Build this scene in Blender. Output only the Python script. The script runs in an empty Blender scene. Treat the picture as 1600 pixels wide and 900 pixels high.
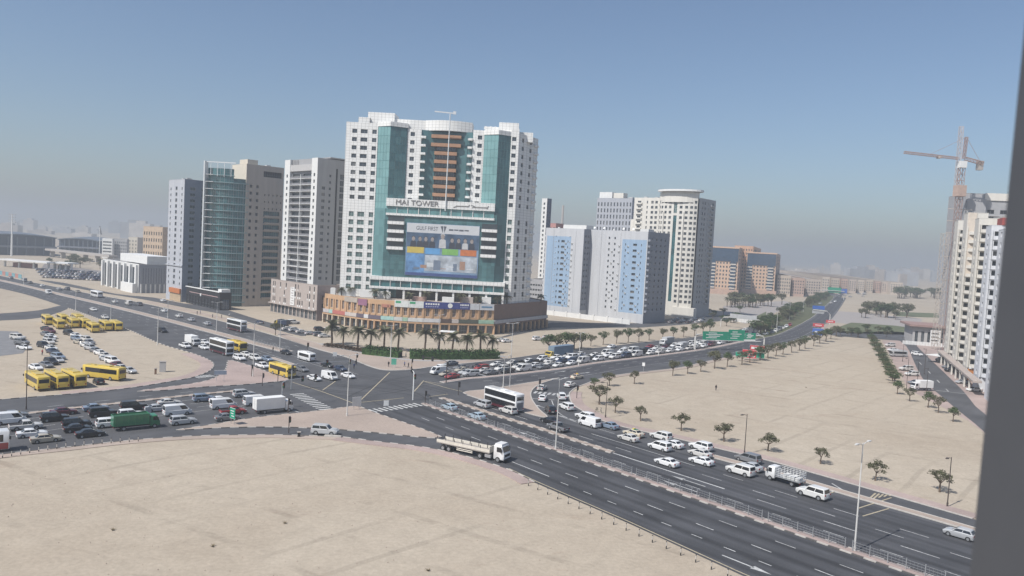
import bpy, math, random
from mathutils import Vector, Matrix, noise
random.seed(11)
R = math.radians
sc = bpy.context.scene
rnd = random.random
uni = random.uniform

# ---------------------------------------------------------------- camera, sky, sun, exposure
CAM_H, FPX, PITCH, ROLL = 38.0, 1200.0, R(3.2), R(3.1)
_F = Vector((0, math.cos(PITCH), -math.sin(PITCH)))
_R0 = Vector((1, 0, 0)); _U0 = Vector((0, math.sin(PITCH), math.cos(PITCH)))
_R = _R0*math.cos(ROLL) + _U0*math.sin(ROLL)
_U = -_R0*math.sin(ROLL) + _U0*math.cos(ROLL)
cam_d = bpy.data.cameras.new('camera'); cam = bpy.data.objects.new('camera', cam_d)
sc.collection.objects.link(cam)
m = Matrix((_R, _U, -_F)).transposed().to_4x4(); m.translation = (0, 0, CAM_H)
cam.matrix_world = m
cam_d.sensor_width = 36; cam_d.lens = FPX/1600*36; cam_d.clip_start = 0.05; cam_d.clip_end = 20000
cam_d.dof.use_dof = True; cam_d.dof.focus_distance = 160; cam_d.dof.aperture_fstop = 11
sc.camera = cam
SUN_EL, SUN_AZ = R(51), math.atan2(-0.656, -0.755)      # direction the sun stands in (math angle from +X)
w = bpy.data.worlds.new('World'); sc.world = w; w.use_nodes = True
nt = w.node_tree; bg = nt.nodes['Background']
sky = nt.nodes.new('ShaderNodeTexSky'); sky.sky_type = 'NISHITA'; sky.sun_disc = False
sky.sun_elevation = SUN_EL; sky.sun_rotation = math.pi/2 - SUN_AZ
sky.altitude = 0; sky.air_density = 1.0; sky.dust_density = 1.3; sky.ozone_density = 4.0
hs_ = nt.nodes.new('ShaderNodeHueSaturation'); hs_.inputs['Saturation'].default_value = .97; nt.links.new(sky.outputs[0], hs_.inputs['Color']); nt.links.new(hs_.outputs[0], bg.inputs[0]); bg.inputs[1].default_value = 0.1
sd = bpy.data.lights.new('sun', 'SUN'); sd.energy = 4.5; sd.angle = R(0.6); sd.color = (1, .965, .92)
sun = bpy.data.objects.new('sun', sd); sc.collection.objects.link(sun)
sdir = Vector((math.cos(SUN_AZ)*math.cos(SUN_EL), math.sin(SUN_AZ)*math.cos(SUN_EL), math.sin(SUN_EL)))
sun.rotation_euler = (-sdir).to_track_quat('-Z', 'Y').to_euler(); sun.location = (0, 0, 200)
vs = sc.view_settings; vs.view_transform = 'Standard'; vs.look = 'None'; vs.gamma = 1; vs.exposure = 0.2
vs.use_curve_mapping = False
cy = sc.cycles
cy.max_bounces = 5; cy.diffuse_bounces = 2; cy.glossy_bounces = 2; cy.transmission_bounces = 2; cy.volume_bounces = 1
cy.transparent_max_bounces = 4; cy.use_denoising = True; cy.caustics_reflective = False; cy.caustics_refractive = False

# ---------------------------------------------------------------- helpers: places
def ray(x, y): return _F*FPX + _R*(x-800) - _U*(y-450)
def G(x, y, z=0.0):                       # ground point under a pixel of the photograph
    d = ray(x, y); t = (z-CAM_H)/d.z
    return Vector((d.x*t, d.y*t))
def AT(x, y, Y):                          # point on that sight line at distance Y
    d = ray(x, y); t = Y/d.y
    return Vector((d.x*t, Y, CAM_H+d.z*t))
def PX(x, y, z=0.0):
    v = Vector((x, y, z-CAM_H)); k = v.dot(_F)
    return (800+FPX*v.dot(_R)/k, 450-FPX*v.dot(_U)/k)
def ztop(x, y, ypx):                      # height whose image stands at ypx above that ground point
    lo, hi = -5, 400
    for _ in range(50):
        mid = (lo+hi)/2
        if PX(x, y, mid)[1] > ypx: lo = mid
        else: hi = mid
    return lo
def reach(C, ang, xpx, z=0, smax=400):    # distance along a direction until the image column xpx
    lo, hi = 0, smax; s = 1 if xpx > PX(C[0], C[1], z)[0] else -1
    for _ in range(50):
        mid = (lo+hi)/2
        if (PX(C[0]+math.cos(ang)*mid, C[1]+math.sin(ang)*mid, z)[0]-xpx)*s < 0: lo = mid
        else: hi = mid
    return lo
def smooth(pts, n=5, closed=False):
    out = []; N = len(pts)
    for i in range(N if closed else N-1):
        p0 = pts[(i-1) % N] if closed or i > 0 else pts[0]
        p1 = pts[i]; p2 = pts[(i+1) % N]
        p3 = pts[(i+2) % N] if closed or i+2 < N else pts[-1]
        for k in range(n):
            t = k/n
            out.append(0.5*((2*p1)+(p2-p0)*t+(2*p0-5*p1+4*p2-p3)*t*t+(3*p1-p0-3*p2+p3)*t**3))
    if not closed: out.append(pts[-1])
    return out
def GP(*px): return [G(*q) for q in px]

# ---------------------------------------------------------------- helpers: materials
MATS = {}
def srgb(r, g, b):
    f = lambda c: (c/255/12.92) if c/255 <= .04045 else ((c/255+.055)/1.055)**2.4
    return (f(r), f(g), f(b))
def mat(name, col, rough=.75, metal=0, var=.12, scale=.6, bump=0, stretch=None, spec=.4, var2=0, scale2=.02, emit=0, coat=0):
    if name in MATS: return MATS[name]
    m = bpy.data.materials.new(name); m.use_nodes = True; N = m.node_tree.nodes; L = m.node_tree.links
    b = N['Principled BSDF']; b.inputs['Roughness'].default_value = rough; b.inputs['Metallic'].default_value = metal
    b.inputs['Specular IOR Level'].default_value = spec
    if coat: b.inputs['Coat Weight'].default_value = coat; b.inputs['Coat Roughness'].default_value = .08
    b.inputs['Base Color'].default_value = (*col, 1)
    if var or var2:
        geo = N.new('ShaderNodeNewGeometry')
        src = geo.outputs['Position']
        if stretch:
            mp = N.new('ShaderNodeMapping'); mp.inputs['Scale'].default_value = stretch; L.new(src, mp.inputs[0]); src = mp.outputs[0]
        nz = N.new('ShaderNodeTexNoise'); nz.inputs['Scale'].default_value = scale; nz.inputs['Detail'].default_value = 5
        nz.inputs['Roughness'].default_value = .6
        L.new(src, nz.inputs['Vector'])
        mr = N.new('ShaderNodeMapRange'); mr.inputs[1].default_value = .3; mr.inputs[2].default_value = .7
        mr.inputs[3].default_value = 1-var; mr.inputs[4].default_value = 1+var
        L.new(nz.outputs[0], mr.inputs[0]); fac = mr.outputs[0]
        if var2:
            n2 = N.new('ShaderNodeTexNoise'); n2.inputs['Scale'].default_value = scale2; n2.inputs['Detail'].default_value = 4
            L.new(geo.outputs['Position'], n2.inputs['Vector'])
            m2 = N.new('ShaderNodeMapRange'); m2.inputs[1].default_value = .35; m2.inputs[2].default_value = .65
            m2.inputs[3].default_value = 1-var2; m2.inputs[4].default_value = 1+var2
            L.new(n2.outputs[0], m2.inputs[0])
            mm = N.new('ShaderNodeMath'); mm.operation = 'MULTIPLY'; L.new(fac, mm.inputs[0]); L.new(m2.outputs[0], mm.inputs[1]); fac = mm.outputs[0]
        vm = N.new('ShaderNodeVectorMath'); vm.operation = 'SCALE'; vm.inputs[0].default_value = col
        L.new(fac, vm.inputs['Scale']); L.new(vm.outputs[0], b.inputs['Base Color'])
        if bump:
            bp = N.new('ShaderNodeBump'); bp.inputs['Strength'].default_value = bump; bp.inputs['Distance'].default_value = .1
            L.new(nz.outputs[0], bp.inputs['Height']); L.new(bp.outputs[0], b.inputs['Normal'])
    MATS[name] = m
    return m
def glass(name, col, rough=.12): return mat(name, col, rough, 0, .25, .35, spec=.9)

SAND = None
def sand_mat():
    m = bpy.data.materials.new('sand'); m.use_nodes = True; N = m.node_tree.nodes; L = m.node_tree.links
    b = N['Principled BSDF']; b.inputs['Roughness'].default_value = .95; b.inputs['Specular IOR Level'].default_value = .1
    g = N.new('ShaderNodeNewGeometry')
    def nz(scale, det, stretch=None, dist=0):
        n = N.new('ShaderNodeTexNoise'); n.inputs['Scale'].default_value = scale; n.inputs['Detail'].default_value = det; n.inputs['Distortion'].default_value = dist
        n.inputs['Roughness'].default_value = .65
        if stretch:
            mp = N.new('ShaderNodeMapping'); mp.inputs['Scale'].default_value = stretch; mp.inputs['Rotation'].default_value = (0, 0, .5)
            L.new(g.outputs['Position'], mp.inputs[0]); L.new(mp.outputs[0], n.inputs['Vector'])
        else: L.new(g.outputs['Position'], n.inputs['Vector'])
        return n.outputs[0]
    a = nz(.022, 4, None, .6); t = nz(.05, 6, (1, 2.6, 1), 1.2); f = nz(1.6, 6); s = nz(.3, 3)
    cr = N.new('ShaderNodeValToRGB'); e = cr.color_ramp.elements
    e[0].position = .30; e[0].color = (.378, .318, .247, 1); e[1].position = .70; e[1].color = (.445, .386, .307, 1)
    L.new(a, cr.inputs[0])
    c2 = N.new('ShaderNodeValToRGB'); e = c2.color_ramp.elements
    e[0].position = .60; e[0].color = (0, 0, 0, 1); e[1].position = .72; e[1].color = (1, 1, 1, 1); L.new(t, c2.inputs[0])
    mul = N.new('ShaderNodeMath'); mul.operation = 'MULTIPLY'; mul.inputs[1].default_value = .38; L.new(c2.outputs[0], mul.inputs[0])
    mx = N.new('ShaderNodeMix'); mx.data_type = 'RGBA'; mx.inputs['B'].default_value = (.30, .22, .165, 1)
    L.new(mul.outputs[0], mx.inputs['Factor']); L.new(cr.outputs[0], mx.inputs['A'])
    mr = N.new('ShaderNodeMapRange'); mr.inputs[1].default_value = .25; mr.inputs[2].default_value = .75; mr.inputs[3].default_value = .86; mr.inputs[4].default_value = 1.12
    L.new(f, mr.inputs[0])
    m3 = N.new('ShaderNodeMapRange'); m3.inputs[1].default_value = .3; m3.inputs[2].default_value = .7; m3.inputs[3].default_value = .93; m3.inputs[4].default_value = 1.06
    L.new(s, m3.inputs[0])
    mm = N.new('ShaderNodeMath'); mm.operation = 'MULTIPLY'; L.new(mr.outputs[0], mm.inputs[0]); L.new(m3.outputs[0], mm.inputs[1])
    fac = mm.outputs[0]
    for rot, sc_, ds in ((.7, .035, 3.2), (2.1, .028, 4.5)):                     # faint tyre tracks: thin lines of a bent wave, only in patches
        mp = N.new('ShaderNodeMapping'); mp.inputs['Rotation'].default_value = (0, 0, rot); L.new(g.outputs['Position'], mp.inputs[0])
        wv = N.new('ShaderNodeTexWave'); wv.inputs['Scale'].default_value = sc_; wv.inputs['Distortion'].default_value = ds; wv.inputs['Detail'].default_value = 2; wv.inputs['Detail Scale'].default_value = .35; L.new(mp.outputs[0], wv.inputs['Vector'])
        pk = N.new('ShaderNodeValToRGB'); el = pk.color_ramp.elements; el[0].position = .955; el[0].color = (1, 1, 1, 1); el[1].position = .985; el[1].color = (.86, .86, .86, 1); L.new(wv.outputs[1], pk.inputs[0])
        msk = N.new('ShaderNodeMapRange'); msk.inputs[1].default_value = .48; msk.inputs[2].default_value = .6; L.new(a if rot < 1 else t, msk.inputs[0])
        mxx = N.new('ShaderNodeMix'); mxx.inputs['A'].default_value = 1; L.new(msk.outputs[0], mxx.inputs['Factor']); L.new(pk.outputs[0], mxx.inputs['B'])
        m4 = N.new('ShaderNodeMath'); m4.operation = 'MULTIPLY'; L.new(fac, m4.inputs[0]); L.new(mxx.outputs['Result'], m4.inputs[1]); fac = m4.outputs[0]
    vm = N.new('ShaderNodeVectorMath'); vm.operation = 'SCALE'; L.new(mx.outputs['Result'], vm.inputs[0]); L.new(fac, vm.inputs['Scale'])
    L.new(vm.outputs[0], b.inputs['Base Color'])
    bp = N.new('ShaderNodeBump'); bp.inputs['Strength'].default_value = .5; bp.inputs['Distance'].default_value = .12
    L.new(f, bp.inputs['Height']); L.new(bp.outputs[0], b.inputs['Normal'])
    return m
SAND = sand_mat()
def asphalt_mat(name, base, ang, w=3.7, amt=.22, lane=None):
    m = bpy.data.materials.new(name); m.use_nodes = True; N = m.node_tree.nodes; L = m.node_tree.links
    b = N['Principled BSDF']; b.inputs['Roughness'].default_value = .8; b.inputs['Specular IOR Level'].default_value = .3
    g = N.new('ShaderNodeNewGeometry')
    mp = N.new('ShaderNodeMapping'); mp.inputs['Rotation'].default_value = (0, 0, -ang); L.new(g.outputs['Position'], mp.inputs[0])
    sc2 = N.new('ShaderNodeMapping'); sc2.inputs['Scale'].default_value = (.02, .42, 1); L.new(mp.outputs[0], sc2.inputs[0])
    n1 = N.new('ShaderNodeTexNoise'); n1.inputs['Scale'].default_value = 1; n1.inputs['Detail'].default_value = 4; L.new(sc2.outputs[0], n1.inputs['Vector'])
    n2 = N.new('ShaderNodeTexNoise'); n2.inputs['Scale'].default_value = .12; n2.inputs['Detail'].default_value = 6; L.new(g.outputs['Position'], n2.inputs['Vector'])
    n3 = N.new('ShaderNodeTexNoise'); n3.inputs['Scale'].default_value = 6; n3.inputs['Detail'].default_value = 3; L.new(g.outputs['Position'], n3.inputs['Vector'])
    def rng(o, lo, hi, a0=.3, a1=.7):
        r = N.new('ShaderNodeMapRange'); r.inputs[1].default_value = a0; r.inputs[2].default_value = a1; r.inputs[3].default_value = lo; r.inputs[4].default_value = hi
        L.new(o, r.inputs[0]); return r.outputs[0]
    def mul(a, c):
        k = N.new('ShaderNodeMath'); k.operation = 'MULTIPLY'; L.new(a, k.inputs[0]); L.new(c, k.inputs[1]); return k.outputs[0]
    fac = mul(mul(rng(n1.outputs[0], 1-amt, 1+amt), rng(n2.outputs[0], .80, 1.18)), rng(n3.outputs[0], .9, 1.1))
    if lane:                                                                  # darker oily middle and paler wheel paths of each lane
        y0 = -math.sin(ang)*lane.x+math.cos(ang)*lane.y
        sp = N.new('ShaderNodeSeparateXYZ'); L.new(mp.outputs[0], sp.inputs[0])
        def mth(op, i0, v): k = N.new('ShaderNodeMath'); k.operation = op; L.new(i0, k.inputs[0]); k.inputs[1].default_value = v; return k.outputs[0]
        fr = mth('FRACT', mth('DIVIDE', mth('SUBTRACT', sp.outputs[1], y0), w), 0); ab = mth('ABSOLUTE', mth('SUBTRACT', fr, .5), 0)
        rp = N.new('ShaderNodeValToRGB'); el = rp.color_ramp.elements; el[0].position = 0; el[0].color = (.72, .72, .72, 1); el[1].position = .5; el[1].color = (1.08, 1.08, 1.08, 1)
        e2 = el.new(.12); e2.color = (.86, .86, .86, 1); e2 = el.new(.27); e2.color = (1.16, 1.16, 1.16, 1); L.new(ab, rp.inputs[0])
        fac = mul(fac, rp.outputs[0])
    vm = N.new('ShaderNodeVectorMath'); vm.operation = 'SCALE'; vm.inputs[0].default_value = base; L.new(fac, vm.inputs['Scale'])
    L.new(vm.outputs[0], b.inputs['Base Color'])
    bp = N.new('ShaderNodeBump'); bp.inputs['Strength'].default_value = .25; bp.inputs['Distance'].default_value = .03
    L.new(n3.outputs[0], bp.inputs['Height']); L.new(bp.outputs[0], b.inputs['Normal'])
    MATS[name] = m
    return m

# ---------------------------------------------------------------- helpers: objects
COL = sc.collection
LABELS = []          # (object, label, group, picture x) -> made unique at the end
def put(o, parent=None):
    COL.objects.link(o)
    if parent: o.parent = parent
    return o
def tag(o, label, cat, group=None, x=None, key=None):
    o['category'] = cat
    if group: o['group'] = group
    LABELS.append((o, label, group, x, key))
    return o
def thing(name, loc, rz, label, cat, group=None, key=None):
    o = bpy.data.objects.new(name, None); o.location = (loc[0], loc[1], loc[2] if len(loc) > 2 else 0); o.rotation_euler = (0, 0, rz)
    o.empty_display_size = .2
    put(o); tag(o, label, cat, group, PX(o.location[0], o.location[1], o.location[2])[0], key)
    return o
class MB:
    def __init__(s): s.v = []; s.f = []; s.m = []
    def quad(s, a, b, c, d, m=0):
        n = len(s.v); s.v += [tuple(a), tuple(b), tuple(c), tuple(d)]; s.f.append((n, n+1, n+2, n+3)); s.m.append(m)
    def ngon(s, pts, m=0):
        n = len(s.v); s.v += [tuple(p) for p in pts]; s.f.append(tuple(range(n, n+len(pts)))); s.m.append(m)
    def box(s, x0, x1, y0, y1, z0, z1, m=0):
        n = len(s.v)
        s.v += [(x0,y0,z0),(x1,y0,z0),(x1,y1,z0),(x0,y1,z0),(x0,y0,z1),(x1,y0,z1),(x1,y1,z1),(x0,y1,z1)]
        s.f += [(n+3,n+2,n+1,n),(n+4,n+5,n+6,n+7),(n,n+1,n+5,n+4),(n+1,n+2,n+6,n+5),(n+2,n+3,n+7,n+6),(n+3,n,n+4,n+7)]; s.m += [m]*6
        return s
    def bar(s, a, b, wd, ht, m=0):                      # box beam from a to b
        a = Vector(a); b = Vector(b); d = (b-a).normalized(); up = Vector((0, 0, 1)) if abs(d.z) < .95 else Vector((0, 1, 0))
        sx = d.cross(up).normalized()*wd/2; sz = sx.cross(d).normalized()*ht/2
        n = len(s.v)
        for p in (a, b): s.v += [tuple(p-sx-sz), tuple(p+sx-sz), tuple(p+sx+sz), tuple(p-sx+sz)]
        s.f += [(n,n+3,n+2,n+1),(n+4,n+5,n+6,n+7),(n,n+1,n+5,n+4),(n+1,n+2,n+6,n+5),(n+2,n+3,n+7,n+6),(n+3,n,n+4,n+7)]; s.m += [m]*6
        return s
    def tube(s, pts, rs, k=8, m=0, cap=True):
        n0 = len(s.v); P = [Vector(p) for p in pts]
        for i, p in enumerate(P):
            d = (P[min(i+1, len(P)-1)]-P[max(i-1, 0)]).normalized()
            up = Vector((0, 0, 1)) if abs(d.z) < .9 else Vector((1, 0, 0))
            a = d.cross(up).normalized(); b = d.cross(a)
            r = rs[i] if isinstance(rs, (list, tuple)) else rs
            for j in range(k):
                t = 2*math.pi*j/k; s.v.append(tuple(p+a*math.cos(t)*r+b*math.sin(t)*r))
        for i in range(len(P)-1):
            for j in range(k):
                q = n0+i*k; s.f.append((q+j, q+k+j, q+k+(j+1) % k, q+(j+1) % k)); s.m.append(m)
        if cap:
            s.f.append(tuple(n0+j for j in range(k))); s.m.append(m)
            s.f.append(tuple(n0+(len(P)-1)*k+j for j in reversed(range(k)))); s.m.append(m)
        return s
    def prism(s, poly, z0, z1, mtop=0, mside=0, bottom=False):
        n = len(poly); A = sum(poly[i][0]*poly[(i+1) % n][1]-poly[(i+1) % n][0]*poly[i][1] for i in range(n))
        if A < 0: poly = list(reversed(poly))
        s.ngon([(p[0], p[1], z1) for p in poly], mtop)
        for i in range(n):
            p, q = poly[i], poly[(i+1) % n]
            s.quad((p[0], p[1], z0), (q[0], q[1], z0), (q[0], q[1], z1), (p[0], p[1], z1), mside)
        if bottom: s.ngon([(p[0], p[1], z0) for p in reversed(poly)], mside)
        return s
    def add(s, o, off=(0, 0, 0), mmap=None):
        n = len(s.v); s.v += [(a+off[0], b+off[1], c+off[2]) for a, b, c in o.v]
        s.f += [tuple(i+n for i in f) for f in o.f]; s.m += [mmap[i] if mmap else i for i in o.m]
        return s
    def mesh(s, name, mats, smoothang=None):
        me = bpy.data.meshes.new(name); me.from_pydata(s.v, [], s.f)
        for q in mats: me.materials.append(q)
        if len(mats) > 1: me.polygons.foreach_set('material_index', s.m)
        if smoothang is not None:
            me.polygons.foreach_set('use_smooth', [True]*len(me.polygons))
            try: me.set_sharp_from_angle(angle=smoothang)
            except Exception: pass
        me.update()
        return me
    def obj(s, name, mats, parent=None, smoothang=None):
        if not isinstance(mats, (list, tuple)): mats = [mats]
        return put(bpy.data.objects.new(name, s.mesh(name, mats, smoothang)), parent)
def inst(name, me, parent, loc=(0, 0, 0), rz=0, over=None, scale=None):
    o = bpy.data.objects.new(name, me); o.location = loc; o.rotation_euler = (0, 0, rz)
    if scale: o.scale = scale
    put(o, parent)
    if over:
        for i, mt in over.items():
            o.material_slots[i].link = 'OBJECT'; o.material_slots[i].material = mt
    return o
def struct(o, kind='structure'):
    o['kind'] = kind; return o
HAZE = 0.00050
# ---------------------------------------------------------------- common materials
WHITE = mat('white paint', (.72, .72, .70), .6, var=.06)
CONC = mat('concrete', (.40, .37, .34), .85, var=.12, scale=1.2)
KERBW = mat('kerb white', (.46, .43, .39), .8, var=.15, scale=2)
KERBB = mat('kerb black', (.10, .095, .09), .8, var=.2, scale=2)
PAVE = mat('beige pavers', (.37, .30, .25), .85, var=.10, scale=3, var2=.08, scale2=.08)
PINK = mat('pink pavers', (.365, .285, .255), .85, var=.12, scale=3, var2=.12, scale2=.1)
GREYP = mat('grey paving', (.33, .30, .28), .85, var=.1, scale=.8)
LINEW = mat('road paint white', (.46, .46, .45), .8, var=.3, scale=2.5, var2=.2, scale2=.15)
LINEY = mat('road paint yellow', (.40, .345, .245), .8, var=.22, scale=2.5)
GALV = mat('galvanised steel', (.45, .46, .47), .45, .6, var=.08)
LAMPG = mat('lamp post paint', (.62, .61, .58), .5, .1, var=.06)
DARKP = mat('dark post paint', (.07, .055, .05), .5, var=.1)
BLACK = mat('black', (.02, .02, .022), .5, var=.1)
RUBBER = mat('rubber', (.025, .025, .026), .85, var=.1)
CGLASS = glass('vehicle glass', (.012, .014, .017), .06)
WGLASS = glass('window glass', (.035, .045, .055), .1); WGLASS2 = glass('window glass with blinds', (.14, .14, .135), .25); WGLASS3 = glass('window glass mid', (.07, .08, .09), .12)
TGLASS = glass('teal glass', (.028, .115, .125), .10)
LGLASS = glass('pale teal glass', (.10, .23, .235), .12)
BGLASS = glass('blue glass', (.035, .065, .11), .1)
GGLASS = glass('green tinted window glass', (.09, .15, .145), .12)

# ---------------------------------------------------------------- ground and roads
b = MB(); S = 7000
b.quad((-S, -300, 0), (S, -300, 0), (S, S*1.6, 0), (-S, S*1.6, 0)); struct(b.obj('ground', SAND))
ASPH = asphalt_mat('asphalt', (.083, .084, .089), R(50), amt=.10)
A_ANG = math.atan2(G(660, 634).y-G(1419, 897).y, G(660, 634).x-G(1419, 897).x)
ASPA = asphalt_mat('asphalt worn along the lanes', (.060, .061, .066), A_ANG, 3.75, .26, G(655, 631))
B_ANG = math.atan2(G(1100, 545).y-G(880, 576).y, G(1100, 545).x-G(880, 576).x)
ASPB = asphalt_mat('asphalt of the crossing road', (.062, .062, .068), B_ANG, amt=.26)
def sheet(name, pts, z, m, closed_smooth=0):
    if closed_smooth: pts = smooth(pts, closed_smooth, True)
    n = len(pts); A = sum(pts[i][0]*pts[(i+1) % n][1]-pts[(i+1) % n][0]*pts[i][1] for i in range(n))
    if A < 0: pts = list(reversed(pts))
    q = MB(); q.ngon([(p[0], p[1], z) for p in pts]); return struct(q.obj(name, m))
road_px = [(1400,1005),(1300,963),(1150,895),(980,817),(835,754),(791,733),(718,711),(660,699),(585,690),(530,683),(435,680),(400,680),(300,682),(200,689),(100,700),(0,711),(-250,745),
 (-250,650),(0,625),(100,617),(200,607),(275,595),(305,589),(327,580),(334,570),(325,562),(300,552),(250,537),(200,515),(137,492),(105,481),(60,466),(20,455),(-100,427),
 (-100,414),(0,431),(75,446),(140,459),(180,466),(224,474),(305,492),(380,511),(440,528),(496,546),(540,558),(581,574),(607,579),(644,578),(671,574),(700,571),(785,562),(850,553),(905,547),(956,541),(1025,533),(1100,525),(1166,512),(1215,493),(1253,474),(1280,461),(1298,455),
 (1318,455),(1310,473),(1300,486),(1290,505),(1268,524),(1200,544),(1100,566),(1060,575),(960,587),(910,602),(892,612),(890,620),(895,632),(910,642),(935,655),(972,667),(1050,684),(1117,700),(1200,720),(1297,747),(1520,811),(1750,878),(1650,1005)]
sheet('road', smooth(GP(*road_px), 3, True), .03, ASPH)
mA0, mA1 = G(655, 631), G(1445, 906)                       # near-side kerb of the fenced median
uA = (mA0-mA1).normalized(); nA = Vector((uA.y, -uA.x))    # nA points to the far carriageway (right/up)
if nA.x < 0: nA = -nA
def A(s, o): return mA0 - uA*s + nA*o                      # s metres down the road from the crossing, o metres across
sheet('road_near_carriageway', [A(0, -.1), A(125, -.1), A(125, -19.4), A(97, -18.35), A(78.7, -16.95), A(58.3, -16.1), A(50.3, -15.4), A(38, -14.6), A(0, -14)], .045, ASPA)
sheet('road_far_carriageway', [A(2, 1.7), A(120, 1.7), A(120, 24), A(45, 20), A(2, 12)], .045, ASPA)
medB = GP((691,598),(730,592),(755,590),(805,585),(880,576),(935,567),(1010,558),(1100,546),(1164,533),(1198,526),(1223,519),(1265,498),(1289,478),(1303,464))
medBs = smooth(medB, 4)
def offset(pts, d):
    out = []
    for i, p in enumerate(pts):
        t = (pts[min(i+1, len(pts)-1)]-pts[max(i-1, 0)]).normalized(); out.append(p+Vector((t.y, -t.x))*d)
    return out
sheet('road_outbound_carriageway', offset(medBs[8:], 1.2)+list(reversed(offset(medBs[8:], 12.5))), .045, ASPB)
# service road and side streets
sheet('service_road', smooth(GP((60,438),(150,456),(224,468),(290,481),(342,490),(402,507),(470,525),(470,517),(402,499),(342,481),(286,474),(240,465),(180,459),(100,442)), 3, True), .04, ASPH)
sheet('side_street', smooth(GP((-60,507),(0,501),(60,497),(105,483),(98,477),(60,485),(0,490),(-60,494)), 3, True), .036, ASPH)
sheet('parking_apron', GP((-30,560),(36,552),(46,538),(28,518),(-30,516)), .036, mat('worn lot asphalt', (.19, .19, .195), .9, var=.15, scale=.4))
sheet('right_street', smooth(GP((1395,523),(1416,541),(1428,565),(1442,592),(1474,622),(1522,661),(1600,720),(1640,690),(1540,648),(1505,611),(1474,581),(1450,558),(1433,541),(1425,526)), 3, True), .04, ASPH)
sheet('right_cross_street', smooth(GP((1290,522),(1340,528),(1400,532),(1440,536),(1500,540),(1500,530),(1440,522),(1390,518),(1340,519),(1300,516)), 3, True), .05, ASPH)
sheet('right_parking_pavement', GP((1378,532),(1399,573),(1420,609),(1445,622),(1512,657),(1600,722),(1640,690),(1600,640),(1500,560),(1470,540),(1420,531)), .02, PINK)
sheet('slope_paving', GP((1130,496),(1165,506),(1205,492),(1240,474),(1225,470),(1130,478)), .02, GREYP)
sheet('slope_paving', GP((1302,486),(1296,503),(1340,508),(1440,515),(1440,498),(1340,488)), .02, GREYP)
sheet('back_street', GP((760,533),(862,512),(1000,512),(1060,508),(1165,498),(1165,491),(1060,496),(1000,505),(862,504)), .03, ASPH)
sheet('far_lot', GP((60,425),(165,437),(165,424),(70,412)), .03, mat('far lot', (.22, .2, .19), .9, var=.2, scale=.1))
def lawn(name, px):
    q = MB()
    sheet(name, GP(*px), .05, mat('lawn', (.11, .125, .065), .95, var=.3, scale=.3))
lawn('lawn', [(1305,513),(1330,504),(1400,509),(1450,516),(1440,524),(1370,522),(1310,520)])
lawn('lawn', [(1180,495),(1197,487),(1198,496),(1184,503)])
lawn('lawn', [(1395,487),(1475,490),(1478,497),(1400,494)])

def kerb(name, pts, wd=.3, ht=.16, stripe=0, parent=None, mats=None, z0=0):
    q = MB(); L = 0
    # resample to stripe length
    if stripe:
        res = [pts[0]]; acc = 0
        for i in range(len(pts)-1):
            a, c = pts[i], pts[i+1]; d = (c-a).length; s = 0
            if d < 1e-6: continue
            while acc + (d-s) >= stripe:
                s += stripe-acc; acc = 0; res.append(a+(c-a)*(s/d))
            acc += d-s
        pts = res
    for i in range(len(pts)-1):
        a, c = pts[i], pts[i+1]
        if (c-a).length < .02: continue
        d = (c-a).normalized(); n = Vector((-d.y, d.x))*wd/2; k = (i % 2) if stripe else 0
        z1 = z0+ht
        q.quad((*(a-n), z1), (*(c-n), z1), (*(c+n), z1), (*(a+n), z1), k)
        q.quad((*(a-n), z0), (*(c-n), z0), (*(c-n), z1), (*(a-n), z1), k)
        q.quad((*(c+n), z0), (*(a+n), z0), (*(a+n), z1), (*(c+n), z1), k)
    o = q.obj(name, mats or [KERBW, KERBB], parent); struct(o); return o
def island(name, pts, top, ht=.15, stripe=0, sm=3):
    if sm: pts = smooth(pts, sm, True)
    q = MB(); q.prism(pts, 0, ht, 0, 1); o = struct(q.obj(name, [top, KERBW]))
    kerb('kerb', pts+[pts[0]], .3, ht+.02, stripe, o)
    return o
def strip(name, pts, wd, top, ht=.15, stripe=0, sm=4):
    if sm: pts = smooth(pts, sm)
    return island(name, offset(pts, wd/2)+list(reversed(offset(pts, -wd/2))), top, ht, stripe, 0)
# medians and islands
island('median_island', [A(.4, .2), A(0, .9), A(.4, 1.6), A(30, 1.75), A(60, 1.75), A(125, 1.75), A(125, 0), A(60, 0), A(30, 0)], PINK, .16, 1.6, 0)
strip('median_island', GP((690,622),(740,638),(790,654),(840,669),(885,684),(925,697),(957,708)), 1.5, PAVE, .16, 1.6)
strip('median_island', GP((1112,713),(1180,731),(1260,753),(1345,778),(1430,802),(1530,831),(1640,864)), 1.9, PAVE, .16)
island('traffic_island', GP((724,614),(760,609),(800,603),(842,596),(874,591),(860,595),(845,600),(833,608),(829,617),(833,628),(843,641),(855,652),(838,650),(800,639),(760,627)), PAVE, .15, 0, 3)
strip('median_island', medB[:10], 1.8, PINK, .16)
island('planted_median', GP((1178,529),(1200,527),(1225,519),(1266,498),(1290,478),(1303,464),(1292,462),(1262,472),(1240,482),(1214,500),(1190,515)), mat('planting soil', (.09, .095, .045), .95, var=.3, scale=.2), .2, 0, 3)
strip('median_island', GP((450,550),(395,536),(340,521),(260,500),(180,480),(90,459),(0,438),(-100,419)), 3.6, PAVE, .16)
strip('median_island', GP((424,559),(440,564),(460,571)), 1.4, PAVE, .16)
island('traffic_island', GP((357,564),(352,578),(333,592),(300,600),(255,606),(214,612),(262,610),(320,605),(375,602),(420,598),(452,594),(430,586),(400,575),(375,567)), PINK, .15, 1.6, 3)
strip('median_island', GP((372,611),(300,618),(200,629),(100,640),(0,652),(-200,678)), 1.5, PAVE, .16, 1.6)
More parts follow.
